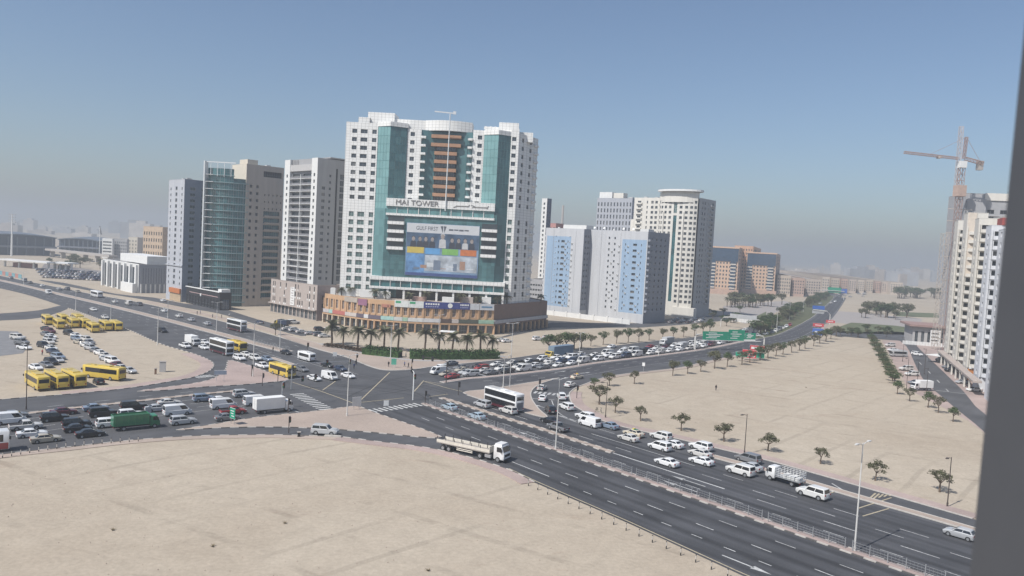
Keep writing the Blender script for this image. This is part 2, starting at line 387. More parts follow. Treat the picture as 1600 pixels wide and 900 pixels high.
island('traffic_island', GP((275,673),(320,666),(400,653),(455,647),(510,641),(545,636),(562,636),(582,644),(620,657),(660,671),(690,684),(660,684),(620,680),(530,672),(440,668),(350,669)), PAVE, .15, 1.6, 3)
# pavements round the blocks
kerb('road_kerb', smooth(GP(*road_px[4:17]), 5), .3, .15, 1.6)
kerb('road_kerb', smooth(GP(*road_px[17:31]), 5), .3, .15, 1.6)
kerb('road_kerb', smooth(GP(*road_px[35:56]), 5), .3, .15)
kerb('road_kerb', smooth(GP(*road_px[65:82]), 5), .3, .15)
def ribbon(name, px, wd, m, z=.12, side=1):
    p = smooth(GP(*px), 5); a = offset(p, .15*side); c = offset(p, wd*side)
    q = MB(); q.prism(a+list(reversed(c)), 0, z, 0, 0); return struct(q.obj(name, m))
ribbon('pavement', road_px[4:10], 2.6, PINK, .12, -1)
ribbon('pavement', road_px[9:17], 2.2, PAVE, .10, -1)
ribbon('pavement', road_px[19:27], 3.4, PINK, .12, -1)
ribbon('pavement', road_px[71:82], 3.0, PINK, .12, -1)
ribbon('pavement', road_px[64:71], 2.2, PAVE, .10, -1)
island('corner_pavement', GP((440,527.5),(496,545.5),(540,557.5),(581,573.5),(607,578.5),(644,577.5),(671,573.5),(700,570.5),(785,561.5),(783,557),(700,561),(640,560),(590,553),(540,545),(490,535),(440,522)), PAVE, .13, 0, 3)
ribbon('footpath', [(505,537),(560,549),(610,558),(660,563),(720,562),(785,556)], 2.4, mat('path concrete', (.36,.35,.34), .85, var=.1), .17, 1)
ribbon('pavement', [(224,472),(305,490),(380,508),(440,525)], 4.5, PAVE, .12, -1)

# markings
mk = {}
def mark(m, pts, wd=.15, z=.062, dash=None):
    q = mk.setdefault(m.name, (m, MB()))[1]
    if dash:
        on, off = dash; acc = 0; pos = on
        for i in range(len(pts)-1):
            a, c = pts[i], pts[i+1]; d = (c-a).length; t = (c-a)/d if d else None
            s = -acc if acc else 0
            k = s
            while k < d:
                s0, s1 = max(k, 0), min(k+on, d)
                if s1-s0 > .3: line1(q, a+t*s0, a+t*s1, wd, z)
                k += on+off
            acc = (d-k+on+off) % (on+off) if d else acc
    else:
        for i in range(len(pts)-1): line1(q, pts[i], pts[i+1], wd, z)
def line1(q, a, c, wd, z):
    d = (c-a).normalized(); n = Vector((-d.y, d.x))*wd/2
    q.quad((*(a-n), z), (*(c-n), z), (*(c+n), z), (*(a+n), z))
def thru(a, c, ext=1.6): a, c = G(*a), G(*c); return [a-(c-a)*.9, c+(c-a)*ext]
mark(LINEW, thru((867,720), (1190,838)), .17, dash=(3, 6)); mark(LINEW, thru((840,723), (1162,847)), .17, dash=(3, 6)); mark(LINEW, [G(876, 754), *thru((876,754), (1203,884))[1:]], .17, dash=(1.8, 3.4))
mark(LINEW, GP((800,722),(858,745)), .2)
mark(LINEY, [A(50.3, -14.9), A(58.3, -15.6), A(78.7, -16.5), A(97, -17.9), A(125, -18.9)], .22, .066)
mark(LINEW, [A(8, 5.2), A(125, 5.0)], .15, dash=(3, 5))
mark(LINEW, [A(43, 8.8), A(77, 8.9)], .32)
mark(LINEW, [A(83, 8.9), A(125, 9)], .17, dash=(5, 6))
mark(LINEW, [A(10, 12.4), A(125, 12.4)], .15, dash=(4, 6))
mark(LINEW, [A(40, 16), A(62, 16)], .17)
mark(LINEW, [A(62, 15.8), A(125, 15.8)], .15, dash=(4, 6))
for px in (((1262,700),(1330,790)),): pass
for px in (((1340,795),(1393,778)),((1348,807),(1389,795)),((1280,775),(1308,768)),((1155,717),(1176,709))): mark(LINEY, GP(*px), .25)
hat = GP((1357,778),(1390,784),(1370,774)); 
for i in range(5):
    a = G(1357+i*8, 781-i*1.5); c = G(1368+i*6, 771+i*.8); mark(LINEY, [a, c], .3)
mark(LINEW, GP((1298,768),(1333,776)), .3); mark(LINEW, GP((1333,776),(1300,756)), .3)
for d in (4.6, 8.2): mark(LINEW, offset(medBs[6:], d), .15, dash=(3, 6))
for d in (-4.4, -8, -11.6): mark(LINEW, offset(medBs[3:40], d), .15, dash=(3, 4))
mark(LINEW, offset(medBs[6:], 1.5), .12); mark(LINEW, offset(medBs[8:], 11.6), .15)
qa = GP((372,611),(200,629),(0,652),(-200,678))
for d in (4.3, 8, 11.7): mark(LINEW, smooth(offset(qa, -d), 4), .15, dash=(3, 3))
mark(LINEW, smooth(offset(qa, -15.4), 4), .15)
mark(LINEW, smooth(offset(qa, 4.2), 4), .15, dash=(3, 6))
ua = smooth(GP((450,550),(340,521),(180,480),(0,438)), 6)
for d in (-5.6, -9.2, -12.8): mark(LINEW, offset(ua, d), .16, dash=(3, 6))
for d in (5.6, 9.2): mark(LINEW, offset(ua, d), .16, dash=(3, 6))
mark(LINEW, offset(ua, -2.4), .15); mark(LINEW, offset(ua, 2.4), .15)
for px in ([(440,551),(500,569),(560,585)], [(404,548),(440,560)], [(464,562),(520,578)]): mark(LINEW, GP(*px), .16)
for px in ([(500,611),(541,626)], [(455,597),(500,611)], [(504,610),(524,596)], [(562,627),(609,582)], [(564,629),(631,622)], [(647,612),(662,595)], [(662,596),(700,607)], [(671,620),(700,616)], [(541,626),(556,632)], [(700,607),(722,612)], [(690,600),(662,596)]):
    mark(LINEY, GP(*px), .28)
def zebra(p, c, n, ln, wd=.5, m=LINEW):
    p, c = G(*p), G(*c); d = c-p; u = d.normalized(); t = Vector((-u.y, u.x))
    for i in range(n):
        k = p+d*((i+.5)/n); mark(m, [k-t*ln/2, k+t*ln/2], wd, .068)
ZW = mat('zebra paint', (.52, .52, .50), .8, var=.15, scale=2)
zebra((578,643), (656,632), 10, 3.4, .62, ZW); zebra((462,615), (512,641), 11, 3.4, .62, ZW)
zebra((833,613), (891,619), 8, 3, .7); zebra((305,590), (333,587), 6, 3, .5); zebra((676,569), (736,590), 12, 3, .35)
mark(LINEW, GP((405,622),(468,645)), .35); mark(LINEW, GP((712,574),(760,588)), .35); mark(LINEW, GP((690,640),(706,628)), .3); mark(LINEW, GP((832,623),(866,625)), .3)
mark(LINEW, smooth(GP((862,626),(868,640),(880,650),(905,662)), 4), .2); mark(LINEW, GP((862,646),(900,660),(960,678)), .15)
def arrow(px, ang, ln=5):
    c = G(*px); u = Vector((math.cos(ang), math.sin(ang))); n = Vector((-u.y, u.x)); q = mk[LINEW.name][1]
    line1(q, c-u*ln/2, c+u*ln*.15, .25, .062)
    t = c+u*ln/2; e = c+u*ln*.12; q.ngon([(*(e-n*.55), .062), (*(t), .062), (*(e+n*.55), .062)])
for px in ((846,636),(884,653),(1075,752),(1062,760),(1166,883),(826,680)): arrow(px, A_ANG if px != (1166,883) else A_ANG+math.pi, 7)
for px in ((876,581),(914,583)): arrow(px, B_ANG, 6)
for p in ((1415,541,1428,565),(1433,600,1480,640)): pass
mark(LINEW, GP((1452,609),(1512,616)), .4)
for q0 in range(4): mark(LINEW, GP((1436+q0*14,566+q0*14),(1440+q0*14,570+q0*14)), .3)
TYRE = mat('tyre mark', (.045, .045, .048), .9, var=.3, scale=1)
for px in ([(520,600),(575,605),(640,612),(700,626)], [(526,603),(580,609),(640,617),(690,630)], [(560,590),(610,600),(650,614),(672,628)], [(480,604),(540,612),(600,612),(660,600),(720,588)], [(485,607),(545,615),(604,615),(664,603),(722,591)], [(540,622),(590,600),(640,588),(700,580)], [(470,600),(520,616),(565,622),(610,640)], [(700,612),(650,600),(600,592),(540,580)], [(697,615),(648,603),(598,595),(538,583)], [(860,690),(930,716),(1010,742)], [(905,735),(985,768),(1080,806)], [(1010,700),(1060,716),(1130,738)]): mark(TYRE, smooth(GP(*px), 5), .22, .058)
for nm, (mm, q) in mk.items(): struct(q.obj('lane_marking', mm))
# ---------------------------------------------------------------- buildings
def tile_mat(name, col, dz, du):
    m = mat(name, col, .6, var=.05, scale=.25); N = m.node_tree.nodes; L = m.node_tree.links; b = N['Principled BSDF']; src = b.inputs['Base Color'].links[0].from_socket
    g = N.new('ShaderNodeNewGeometry'); s = N.new('ShaderNodeSeparateXYZ'); L.new(g.outputs['Position'], s.inputs[0]); outs = []
    for ax, d in (('X', du), ('Z', dz)):
        a = N.new('ShaderNodeMath'); a.operation = 'DIVIDE'; a.inputs[1].default_value = d; L.new(s.outputs[ax], a.inputs[0])
        f = N.new('ShaderNodeMath'); f.operation = 'FRACT'; L.new(a.outputs[0], f.inputs[0]); c = N.new('ShaderNodeMath'); c.operation = 'GREATER_THAN'; c.inputs[1].default_value = .1; L.new(f.outputs[0], c.inputs[0]); outs.append(c.outputs[0])
    k = N.new('ShaderNodeMath'); k.operation = 'MULTIPLY'; L.new(outs[0], k.inputs[0]); L.new(outs[1], k.inputs[1])
    r = N.new('ShaderNodeMapRange'); r.inputs[3].default_value = .62; r.inputs[4].default_value = 1; L.new(k.outputs[0], r.inputs[0])
    v = N.new('ShaderNodeVectorMath'); v.operation = 'SCALE'; L.new(src, v.inputs[0]); L.new(r.outputs[0], v.inputs['Scale']); L.new(v.outputs[0], b.inputs['Base Color']); return m
WM = {}; WR = random.Random(77)
WFRAME = mat('window frame', (.30, .31, .32), .5, .3, var=.05)
WFRW = mat('white window frame', (.62, .62, .60), .5, var=.05)
def winmesh(wd, ht, style):
    wd = round(wd, 2); ht = round(ht, 2); k = (wd, ht, style)
    if k in WM: return WM[k]
    q = MB(); f = .07 if style != 'pane' else .05
    gl = {'win': WGLASS, 'win2': WGLASS2, 'win3': WGLASS3, 'pane': WGLASS, 'green': GGLASS, 'teal': TGLASS, 'pale': LGLASS, 'blue': BGLASS, 'dark': BLACK, 'slit': mat('slit glass', (.20, .15, .125), .5, var=.3, scale=1.5)}[style]
    q.quad((0, 0, 0), (wd, 0, 0), (wd, 0, ht), (0, 0, ht), 0)
    q.box(0, wd, -.06, -.005, 0, f, 1); q.box(0, wd, -.06, -.005, ht-f, ht, 1)
    q.box(0, f, -.06, -.005, f, ht-f, 1); q.box(wd-f, wd, -.06, -.005, f, ht-f, 1)
    if wd > 1.1:
        n = max(2, round(wd/1.3))
        for i in range(1, n): q.box(wd*i/n-.03, wd*i/n+.03, -.055, -.005, f, ht-f, 1)
    if ht > 2.4: q.box(f, wd-f, -.05, -.005, ht*.36-.03, ht*.36+.03, 1)
    if style in ('win', 'win2', 'win3', 'green'): q.box(-.08, wd+.08, -.34, -.006, -.09, 0, 2)
    me = q.mesh('window', [gl, WFRW if style in ('green', 'slit') else WFRAME, CONC]); WM[k] = me
    return me
def wall(root, m, ox, oy, a, W, z0, z1, holes=(), depth=.28, name='wall', wname='window', rev=None):
    ca, sa = math.cos(a), math.sin(a)
    P = lambda u, z, d=0: (ox+u*ca-d*sa, oy+u*sa+d*ca, z)
    holes = [h for h in holes if h[0] > .02 and h[1] < W-.02 and h[2] > z0+.01 and h[3] < z1-.01]
    us = sorted({0, W} | {round(h[i], 3) for h in holes for i in (0, 1)}); zs = sorted({z0, z1} | {round(h[i], 3) for h in holes for i in (2, 3)})
    q = MB(); idx = {}
    iu = {u: i for i, u in enumerate(us)}; iz = {z: i for i, z in enumerate(zs)}
    cut = set()
    for h in holes:
        for i in range(iu[round(h[0], 3)], iu[round(h[1], 3)]):
            for j in range(iz[round(h[2], 3)], iz[round(h[3], 3)]): cut.add((i, j))
    # merge cells along u per row to keep the count low
    for j in range(len(zs)-1):
        i = 0
        while i < len(us)-1:
            if (i, j) in cut: i += 1; continue
            k = i
            while k+1 < len(us)-1 and (k+1, j) not in cut: k += 1
            q.quad(P(us[i], zs[j]), P(us[k+1], zs[j]), P(us[k+1], zs[j+1]), P(us[i], zs[j+1])); i = k+1
    for h in holes:
        u0, u1, v0, v1 = h[:4]; d = depth
        q.quad(P(u0, v0), P(u1, v0), P(u1, v0, d), P(u0, v0, d)); q.quad(P(u0, v1, d), P(u1, v1, d), P(u1, v1), P(u0, v1))
        q.quad(P(u0, v0), P(u0, v0, d), P(u0, v1, d), P(u0, v1)); q.quad(P(u1, v0, d), P(u1, v0), P(u1, v1), P(u1, v1, d))
        if h[4]: inst(wname, winmesh(u1-u0, v1-v0, WR.choices(['win', 'win2', 'win3'], [6, 1.4, 3])[0] if h[4] == 'win' else h[4]), root, P(u0, v0, d), a)
    return q.obj(name, m, root)
def grid(cols, zs, ht, style='win'): return [(c-w/2, c+w/2, z, z+ht, style) for c, w in cols for z in zs]
def floors(z0, z1, n): return [z0+(z1-z0)*i/n for i in range(n)]
def cellvary(m, sx, sz, amt):
    N = m.node_tree.nodes; L = m.node_tree.links; b = N['Principled BSDF']; src = b.inputs['Base Color'].links[0].from_socket
    g = N.new('ShaderNodeNewGeometry'); d = N.new('ShaderNodeVectorMath'); d.operation = 'DIVIDE'; d.inputs[1].default_value = (sx, 400, sz); L.new(g.outputs['Position'], d.inputs[0])
    f = N.new('ShaderNodeVectorMath'); f.operation = 'FLOOR'; L.new(d.outputs[0], f.inputs[0]); w_ = N.new('ShaderNodeTexWhiteNoise'); L.new(f.outputs[0], w_.inputs['Vector'])
    r = N.new('ShaderNodeMapRange'); r.inputs[3].default_value = 1-amt; r.inputs[4].default_value = 1+amt; L.new(w_.outputs[0], r.inputs[0])
    v = N.new('ShaderNodeVectorMath'); v.operation = 'SCALE'; L.new(src, v.inputs[0]); L.new(r.outputs[0], v.inputs['Scale']); L.new(v.outputs[0], b.inputs['Base Color']); return m
cellvary(TGLASS, 1.8, 3.4, .35); cellvary(LGLASS, 1.8, 3.4, .2)
ROOFM = mat('roof screed', (.36, .34, .32), .9, var=.15)
def block(root, x0, x1, y0, y1, z0, z1, m, front=(), right=(), left=(), back=(), depth=.28, par=.9, msideR=None, roofm=None):
    wall(root, m, x0, y0, 0, x1-x0, z0, z1, front, depth); wall(root, msideR or m, x1, y0, R(90), y1-y0, z0, z1, right, depth)
    wall(root, m, x1, y1, R(180), x1-x0, z0, z1, back, depth); wall(root, m, x0, y1, R(270), y1-y0, z0, z1, left, depth)
    q = MB(); zr = z1-par; q.quad((x0+.02, y0+.02, zr), (x1-.02, y0+.02, zr), (x1-.02, y1-.02, zr), (x0+.02, y1-.02, zr)); q.obj('roof', roofm or ROOFM, root)
    t = .25; q = MB()                                    # parapet cap
    for bx in ((x0-.05, x1+.05, y0-.05, y0+t), (x0-.05, x1+.05, y1-t, y1+.05), (x0-.05, x0+t, y0+t, y1-t), (x1-t, x1+.05, y0+t, y1-t)): q.box(*bx, z1-.02, z1+.12)
    q.obj('parapet', m, root)
def bx(root, name, m, x0, x1, y0, y1, z0, z1): return MB().box(x0, x1, y0, y1, z0, z1).obj(name, m, root)
T45 = R(-45)
def corner(px, ang, xl, xr, ytop):
    C = G(*px); wl = reach(C, ang+math.pi, xl); wr = reach(C, ang+R(90), xr); h = ztop(C.x, C.y, ytop)
    return C, wl, wr, h
def rooftop(root, x0, x1, y0, y1, z, n=3):
    for i in range(n):
        x = uni(x0, x1-2.5); y = uni(y0, y1-2.5); q = MB(); h = uni(1, 2.4)
        q.box(x, x+uni(1.5, 2.5), y, y+uni(1.5, 2.5), z, z+h); q.obj('rooftop_unit', mat('rooftop unit', (.5, .5, .49), .7), root)
def letters(parent, txt, loc, rz, size, m, ext=.08, name='lettering', align='LEFT', sx=1):
    c = bpy.data.curves.new(name, 'FONT'); c.body = txt; c.size = size; c.extrude = ext; c.align_x = align; c.offset = 0
    o = bpy.data.objects.new(name, c); o.location = loc; o.rotation_euler = (R(90), 0, rz); o.scale = (sx, 1, 1); c.materials.append(m)
    put(o); bpy.context.view_layer.update(); me = bpy.data.meshes.new_from_object(o.evaluated_get(bpy.context.evaluated_depsgraph_get())); o2 = bpy.data.objects.new(name, me); o2.location = o.location; o2.rotation_euler = o.rotation_euler; o2.scale = o.scale; bpy.data.objects.remove(o)
    return put(o2, parent)

# --- grey tower at the end of the row
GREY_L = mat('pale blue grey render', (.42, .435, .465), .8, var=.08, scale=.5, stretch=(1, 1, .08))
GREY_SHADE = mat('shaded blue grey render', (.20, .22, .28), .8, var=.06)  # same render darkened, to paint the shade of the right side
C, wl, wr, h = corner((283, 472), T45, 259, 320, 280)
t = thing('apartment_tower', C, T45, 'grey apartment tower with its shaded side coloured darker above an orange shop sign', 'tower')
fz = floors(8.5, h-2.2, 17)
block(t, -wl, 0, 0, wr, 0, h, GREY_L, grid([(wl*.14, 1.1), (wl*.85, 1.1)], fz, 1.3)+grid([(wl*.5, 2.4)], fz, 1.7), grid([(wr*.35, 2.6), (wr*.8, 2)], fz, 1.5), msideR=GREY_SHADE)
bx(t, 'shop_sign', mat('orange sign', (.48, .16, .05), .6), -wl*.7, -.3, -.9, -.02, 4.2, 6.6)
bx(t, 'shop_front', mat('shop beige', (.45, .34, .22), .7), -wl*.7, -.3, -.35, -.02, .1, 4.15)
bx(t, 'ledge', GREY_L, -wl-.3, .3, -.5, -.02, 18, 18.6)
rooftop(t, -wl+1, -1, 1, wr-1, h-.9, 4)

# --- teal curved glass tower
C = G(319, 477); h = ztop(C.x, C.y, 262)
WSTEEL = mat('white steel', (.66, .68, .68), .5, var=.04)
t = thing('office_tower', C, 0, 'curved teal glass tower with thin white floor lines and a white corner fin', 'tower')
wT = reach(C, 0, 377)
N = 9; arc = []
for i in range(N+1):
    a = i/N; arc.append((a*wT, -3.6*math.sin(math.pi*(a*.8+.1))+1.0+a*5.0))
nf = 19; fh = (h-2)/nf
for j in range(nf):
    z0 = j*fh+2; last = j >= nf-1
    for i in range(N):
        p, q2 = arc[i], arc[i+1]
        if i >= 6 and j >= 17: continue
        d = math.hypot(q2[0]-p[0], q2[1]-p[1]); a = math.atan2(q2[1]-p[1], q2[0]-p[0])
        inst('glass_panel', winmesh(d, fh-.35, 'teal'), t, (p[0], p[1], z0+.35), a)
    q = MB()
    pro = .55
    pl = arc if j < 18 else arc[:7]
    o1 = [(p[0], p[1]-pro) for p in pl]; q.prism(o1+[(pl[-1][0], pl[-1][1]+1.2), (0, pl[0][1]+1.2)], z0, z0+.3); q.obj('floor_band', mat('pale teal band', (.22, .34, .35), .5), t)
    if j % 1 == 0 and j > 0: bx(t, 'balcony', WSTEEL, -.6, 3.4, arc[0][1]-2.3, arc[0][1]-.6, z0+.05, z0+.28)
q = MB(); q.prism([(0, arc[0][1]+.1)]+[(p[0], p[1]+.1) for p in arc[1:]]+[(wT, 20), (0, 20)], 0, h-4.5); q.obj('core', mat('teal core', (.06, .12, .13), .4), t)
bx(t, 'corner_fin', WSTEEL, -1.3, -.7, arc[0][1]-2.6, arc[0][1]+1.5, 0, h+3.2)
bx(t, 'roof_frame', WSTEEL, -1.3, wT*.75, arc[0][1]-1.2, arc[0][1]-.8, h+2.6, h+3.1)
for k in range(4): bx(t, 'roof_post', WSTEEL, wT*.18*k+1.5, wT*.18*k+1.7, arc[0][1]-1.1, arc[0][1]-.9, h-4, h+2.6)

# --- black glass pavilion
C = G(343, 485); wl = reach(C, T45+math.pi, 291); wr = reach(C, T45+R(90), 361); h = 8.2
BLK = mat('black cladding', (.018, .018, .022), .35, var=.2, scale=.5)
t = thing('showroom', C, T45, 'low black showroom with a white roof edge below the teal glass tower', 'building')
fr = [(k*wl/11+.5, (k+1)*wl/11-.3, .4, 4.6, 'dark') for k in range(11)]
block(t, -wl, 0, 0, wr, 0, h, BLK, fr, [(1, wr-1, .5, 5, 'blue')], par=.3)
bx(t, 'roof_edge', WHITE, -wl-.4, .2, -.5, .6, h+.13, h+.45); bx(t, 'roof_box', WHITE, -4, -.3, .8, wr-.5, h+.13, h+1.6)
bx(t, 'light_strip', mat('pinkish strip', (.55, .38, .36), .5), -wl*.9, -2, -.12, -.02, 5.9, 6.15)
q = MB(); q.tube([(-wl*.55, -.05, 5.6), (-wl*.55, -.25, 5.6)], .7, 14); q.obj('round_sign', WHITE, t)

# --- beige tower
BEI = mat('beige and shaded cream render', (.45, .39, .33), .8, var=.09, scale=.5, stretch=(1, 1, .07)); BEIL = mat('cream render', (.62, .56, .46), .8, var=.06)  # beige also puts shade into the right sides of cream blocks
C = G(378, 479); wr = reach(C, T45+R(90), 436); wl = 16; h = ztop(C.x, C.y, 256)
t = thing('apartment_tower', C, T45, 'beige apartment tower with rows of dark balconies between teal tower and white tower', 'tower')
fz = floors(4, h-8, 17)
rg = grid([(wr*.13, 1.3), (wr*.30, 1.3)], fz, 1.5)+grid([(wr*.70, wr*.44)], fz[:13], fz[1]-fz[0]-.75, 'teal')+grid([(wr*(.5+.11*k), .6) for k in range(5)], fz[13:16], .9)
rg += [(wr*.45, wr*.95, h-5.5, h-2.6, 'dark')]
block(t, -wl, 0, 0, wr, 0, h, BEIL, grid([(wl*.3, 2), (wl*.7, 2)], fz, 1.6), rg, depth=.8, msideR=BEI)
for z in fz[:13]: bx(t, 'balcony', BEI, .02, .7, wr*.5, wr*.92, z-.3, z+.55)
bx(t, 'roof_tower', BEIL, -9, -.4, .6, 6, h-.9, h+2.4); rooftop(t, -wl+1, -2, 6, wr-2, h-.9, 4)
C2 = G(395, 476)
t = thing('boundary_wall', C2, T45, 'low beige wall with white tent tops at foot of beige tower', 'wall')
bx(t, 'wall_panel', BEI, -2, 0, 0, 26, 0, 4.2)
for k in range(5):
    q = MB(); c = (-5.2, 11+k*4.6); n0 = 8
    for i in range(n0):
        a0, a1 = 2*math.pi*i/n0, 2*math.pi*(i+1)/n0
        q.ngon([(c[0]+2.3*math.cos(a0), c[1]+2.3*math.sin(a0), 4.4), (c[0]+2.3*math.cos(a1), c[1]+2.3*math.sin(a1), 4.4), (c[0], c[1], 6.3)])
    q.obj('tent_top', WHITE, t)

# --- white and grey tower on a car-park podium
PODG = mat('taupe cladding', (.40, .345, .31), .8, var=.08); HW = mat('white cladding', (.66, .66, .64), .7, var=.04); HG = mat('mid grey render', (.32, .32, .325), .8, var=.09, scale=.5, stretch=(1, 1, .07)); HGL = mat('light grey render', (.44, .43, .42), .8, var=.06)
C, wl, wr, hp = corner((494, 501.5), T45, 422, 512, 446)
t = thing('apartment_tower', C, T45, 'white and grey apartment tower on a taupe car-park podium beside the orange mall', 'tower')
holes = []
random.seed(3)
for j, z in enumerate((5.6, 9.2, 12.7)):
    for u in (.05, .09, .21, .30, .335, .54, .60, .64, .69, .80, .84, .93):
        if rnd() < .86: holes.append((wl*u, wl*u+uni(.55, .95), z, z+2.1, 'dark'))
for k in range(12): holes.append((wl*(k+.12)/12, wl*(k+.9)/12, .3, 4.2, 'win'))
block(t, -wl, 0, 0, max(wr, 14), 0, hp, PODG, holes, grid([(3+3*k, 1) for k in range(4)], (5.6, 9.2), 2), msideR=mat('shaded taupe cladding', (.30, .25, .24), .8))  # darker taupe puts the shade into the right side's colour
for hh in holes[:-12]: bx(t, 'vent_cover', WHITE, hh[0]-wl, hh[1]-wl, -.12, -.02, hh[2]-.85, hh[2]-.1)
bx(t, 'wall_sign', WHITE, -wl*.545, -wl*.46, -.3, -.02, 5.0, hp-2.4)
for k in range(7): bx(t, 'sign_stroke', mat('sign grey', (.33, .3, .29), .7), -wl*.535+(k % 2)*.8, -wl*.47-((k+1) % 2)*.5, -.34, -.305, 5.8+k*1.15, 6.15+k*1.15)
bx(t, 'canopy', PODG, -wl-.3, .3, -1.1, -.02, 4.35, 4.75)
x1 = -reach(C, T45+math.pi, 480, 0); x0 = -reach(C, T45+math.pi, 430, 0)
xw = x1-x0; y0 = 2.2; h = ztop(C.x, C.y, 244)
wd = reach(C, T45+R(90), 545)+4
nf = 17; fz = floors(hp+1.2, h-6, nf); fh = fz[1]-fz[0]
pw = xw*.17
fr = grid([(pw*.5, 1.3), (xw-pw*.5, 1.3)], fz, 1.3)
wall(t, HW, x0, y0, 0, pw, hp-1, h, grid([(pw*.5, 1.3)], [z+.8 for z in fz], 1.3)); wall(t, HW, x1-pw, y0, 0, pw, hp-1, h, grid([(pw*.5, 1.3)], [z+.8 for z in fz], 1.3))
wall(t, HG, x0+pw, y0+1.2, 0, xw-2*pw, hp-1, h, [g for z in fz for g in ((.5, (xw-2*pw)/2-.35, z+.35, z+fh-.7, 'win'), ((xw-2*pw)/2+.35, xw-2*pw-.5, z+.35, z+fh-.7, 'win'))], depth=.5)
q = MB(); q.quad((x0+pw, y0, hp), (x0+pw, y0+1.2, hp), (x0+pw, y0+1.2, h), (x0+pw, y0, h)); q.quad((x1-pw, y0+1.2, hp), (x1-pw, y0, hp), (x1-pw, y0, h), (x1-pw, y0+1.2, h)); q.obj('reveal', HW, t)
for j, z in enumerate(fz):
    bx(t, 'floor_band', WHITE, x0+pw+.02, x1-pw-.02, y0+.15, y0+1.18, z-.14, z+.02)
    if j not in (2, 3, 9, 10): bx(t, 'balcony', mat('balcony grey', (.20, .20, .21), .8), x0+pw+.03, x1-pw-.03, y0+.25, y0+.45, z+.03, z+.95)
bx(t, 'mullion', WHITE, (x0+x1)/2-.15, (x0+x1)/2+.15, y0+.05, y0+1.15, hp, h-7)
bx(t, 'crown_wall', HGL, x0+pw, x1-pw, y0+.2, y0+1.15, h-5.5, h-2.6)
rg = grid([(wd*.16, 1.6)], [z+.8 for z in fz[:-2]], 1.4)+grid([(wd*.32, .9)], [z+.8 for z in fz], 1.2)+grid([(wd*.63, wd*.13), (wd*.86, wd*.15)], [z+.35 for z in fz], fh-.6, 'win')
wall(t, HG, x1, y0, R(90), wd, hp-1, h, rg, .35); wall(t, HG, x1, y0+wd, R(180), xw, hp-1, h); wall(t, HW, x0, y0+wd, R(270), wd, hp-1, h)
q = MB(); q.quad((x0, y0+1.3, h-1), (x1, y0+1.3, h-1), (x1, y0+wd, h-1), (x0, y0+wd, h-1)); q.obj('roof', ROOFM, t)
bx(t, 'roof_slab', HG, x0+.45*xw, x1+.3, y0+.3*wd, y0+wd, h+.4, h+.9); bx(t, 'slot', BLACK, x1+.005, x1+.05, y0+wd*.46, y0+wd*.5, hp, h-4)
for k in range(5): bx(t, 'roof_pole', BLACK, x0+pw+1+k*1.3, x0+pw+1.12+k*1.3, y0+.6, y0+.72, h-2.6, h-.2)

# --- the twin-blue tower with the sign, on its orange mall
TW = tile_mat('white tile cladding', (.77, .765, .735), 1.19, 1.6); TWS = TW
TEAL = mat('teal curtain wall', (.105, .22, .225), .18, var=.10, scale=.12, spec=.6); TEALD = mat('deep and shaded teal curtain wall', (.066, .15, .158), .15, var=.12, scale=.1, spec=.6)
ORB = mat('orange brown panel', (.37, .21, .125), .7)
YT = 334.0
CR = AT(798, 455, YT); T = R(-1); 
C = Vector((CR.x, CR.y)); WF = reach(C, T+math.pi, 531, 18)
t = thing('landmark_tower', (C.x, C.y, 0), T, 'white and teal tower with roof mast, big billboard and tower name above the orange mall', 'tower')
zp = 12.6
def zz(ypx, xpx): return CAM_H + (383+.0542*(xpx-800)-ypx)*YT/1200/math.cos(T)
U = lambda f: -WF+WF*f
ztA = zz(192, 545); zsgn = zz(325, 640)
fzu = [zz(204+12.75*i, 552) - 1.4 for i in range(9)]; fzl = [zz(332+12.6*i, 545) - 1.4 for i in range(10)]
def col(f, w): return (f*WF, w)
# white blocks
def wblock(f0, f1, y0, y1, z0, z1, cols, right=(), st=('win', 'green')):
    x0, x1 = U(f0), U(f1); hs = []
    for f, w in cols:
        u = (f-f0)*WF
        hs += [(u-w/2, u+w/2, z, z+1.75, st[0]) for z in fzu if z > z0+.3]+[(u-w/2, u+w/2, z-.2, z+1.95, st[1]) for z in fzl if z > z0+.3]
    wall(t, TW, x0, y0, 0, x1-x0, z0, z1, hs, .35)
    wall(t, TW, x1, y0, R(90), y1-y0, z0, z1, right, .35); wall(t, TW, x0, y1, R(270), y1-y0, z0, z1); wall(t, TW, x1, y1, R(180), x1-x0, z0, z1)
    q = MB(); q.quad((x0, y0, z1-.6), (x1, y0, z1-.6), (x1, y1, z1-.6), (x0, y1, z1-.6)); q.obj('roof', ROOFM, t)
wblock(0, .185, 0, 18, zp-2, ztA, [(.05, 2.1), (.105, 3.0), (.165, 1.9)])
wblock(.355, .435, 0.8, 16, zsgn, ztA-1.5, [(.385, 1.9)])
wblock(.735, .80, 0.8, 16, zsgn, ztA-.6, [(.775, 1.9)])
wblock(.955, 1.0, 0, 18, zp-2, ztA+.6, [(.973, 1.8)])
for z in fzu:                                                  # small balconies beside the centre
    for f, w in ((.437, 1), (.733, -1)):
        x = U(f); bx(t, 'balcony', TW, min(x, x+w*2.0), max(x, x+w*2.0), -.3, 1.4, z-.7, z+.25)
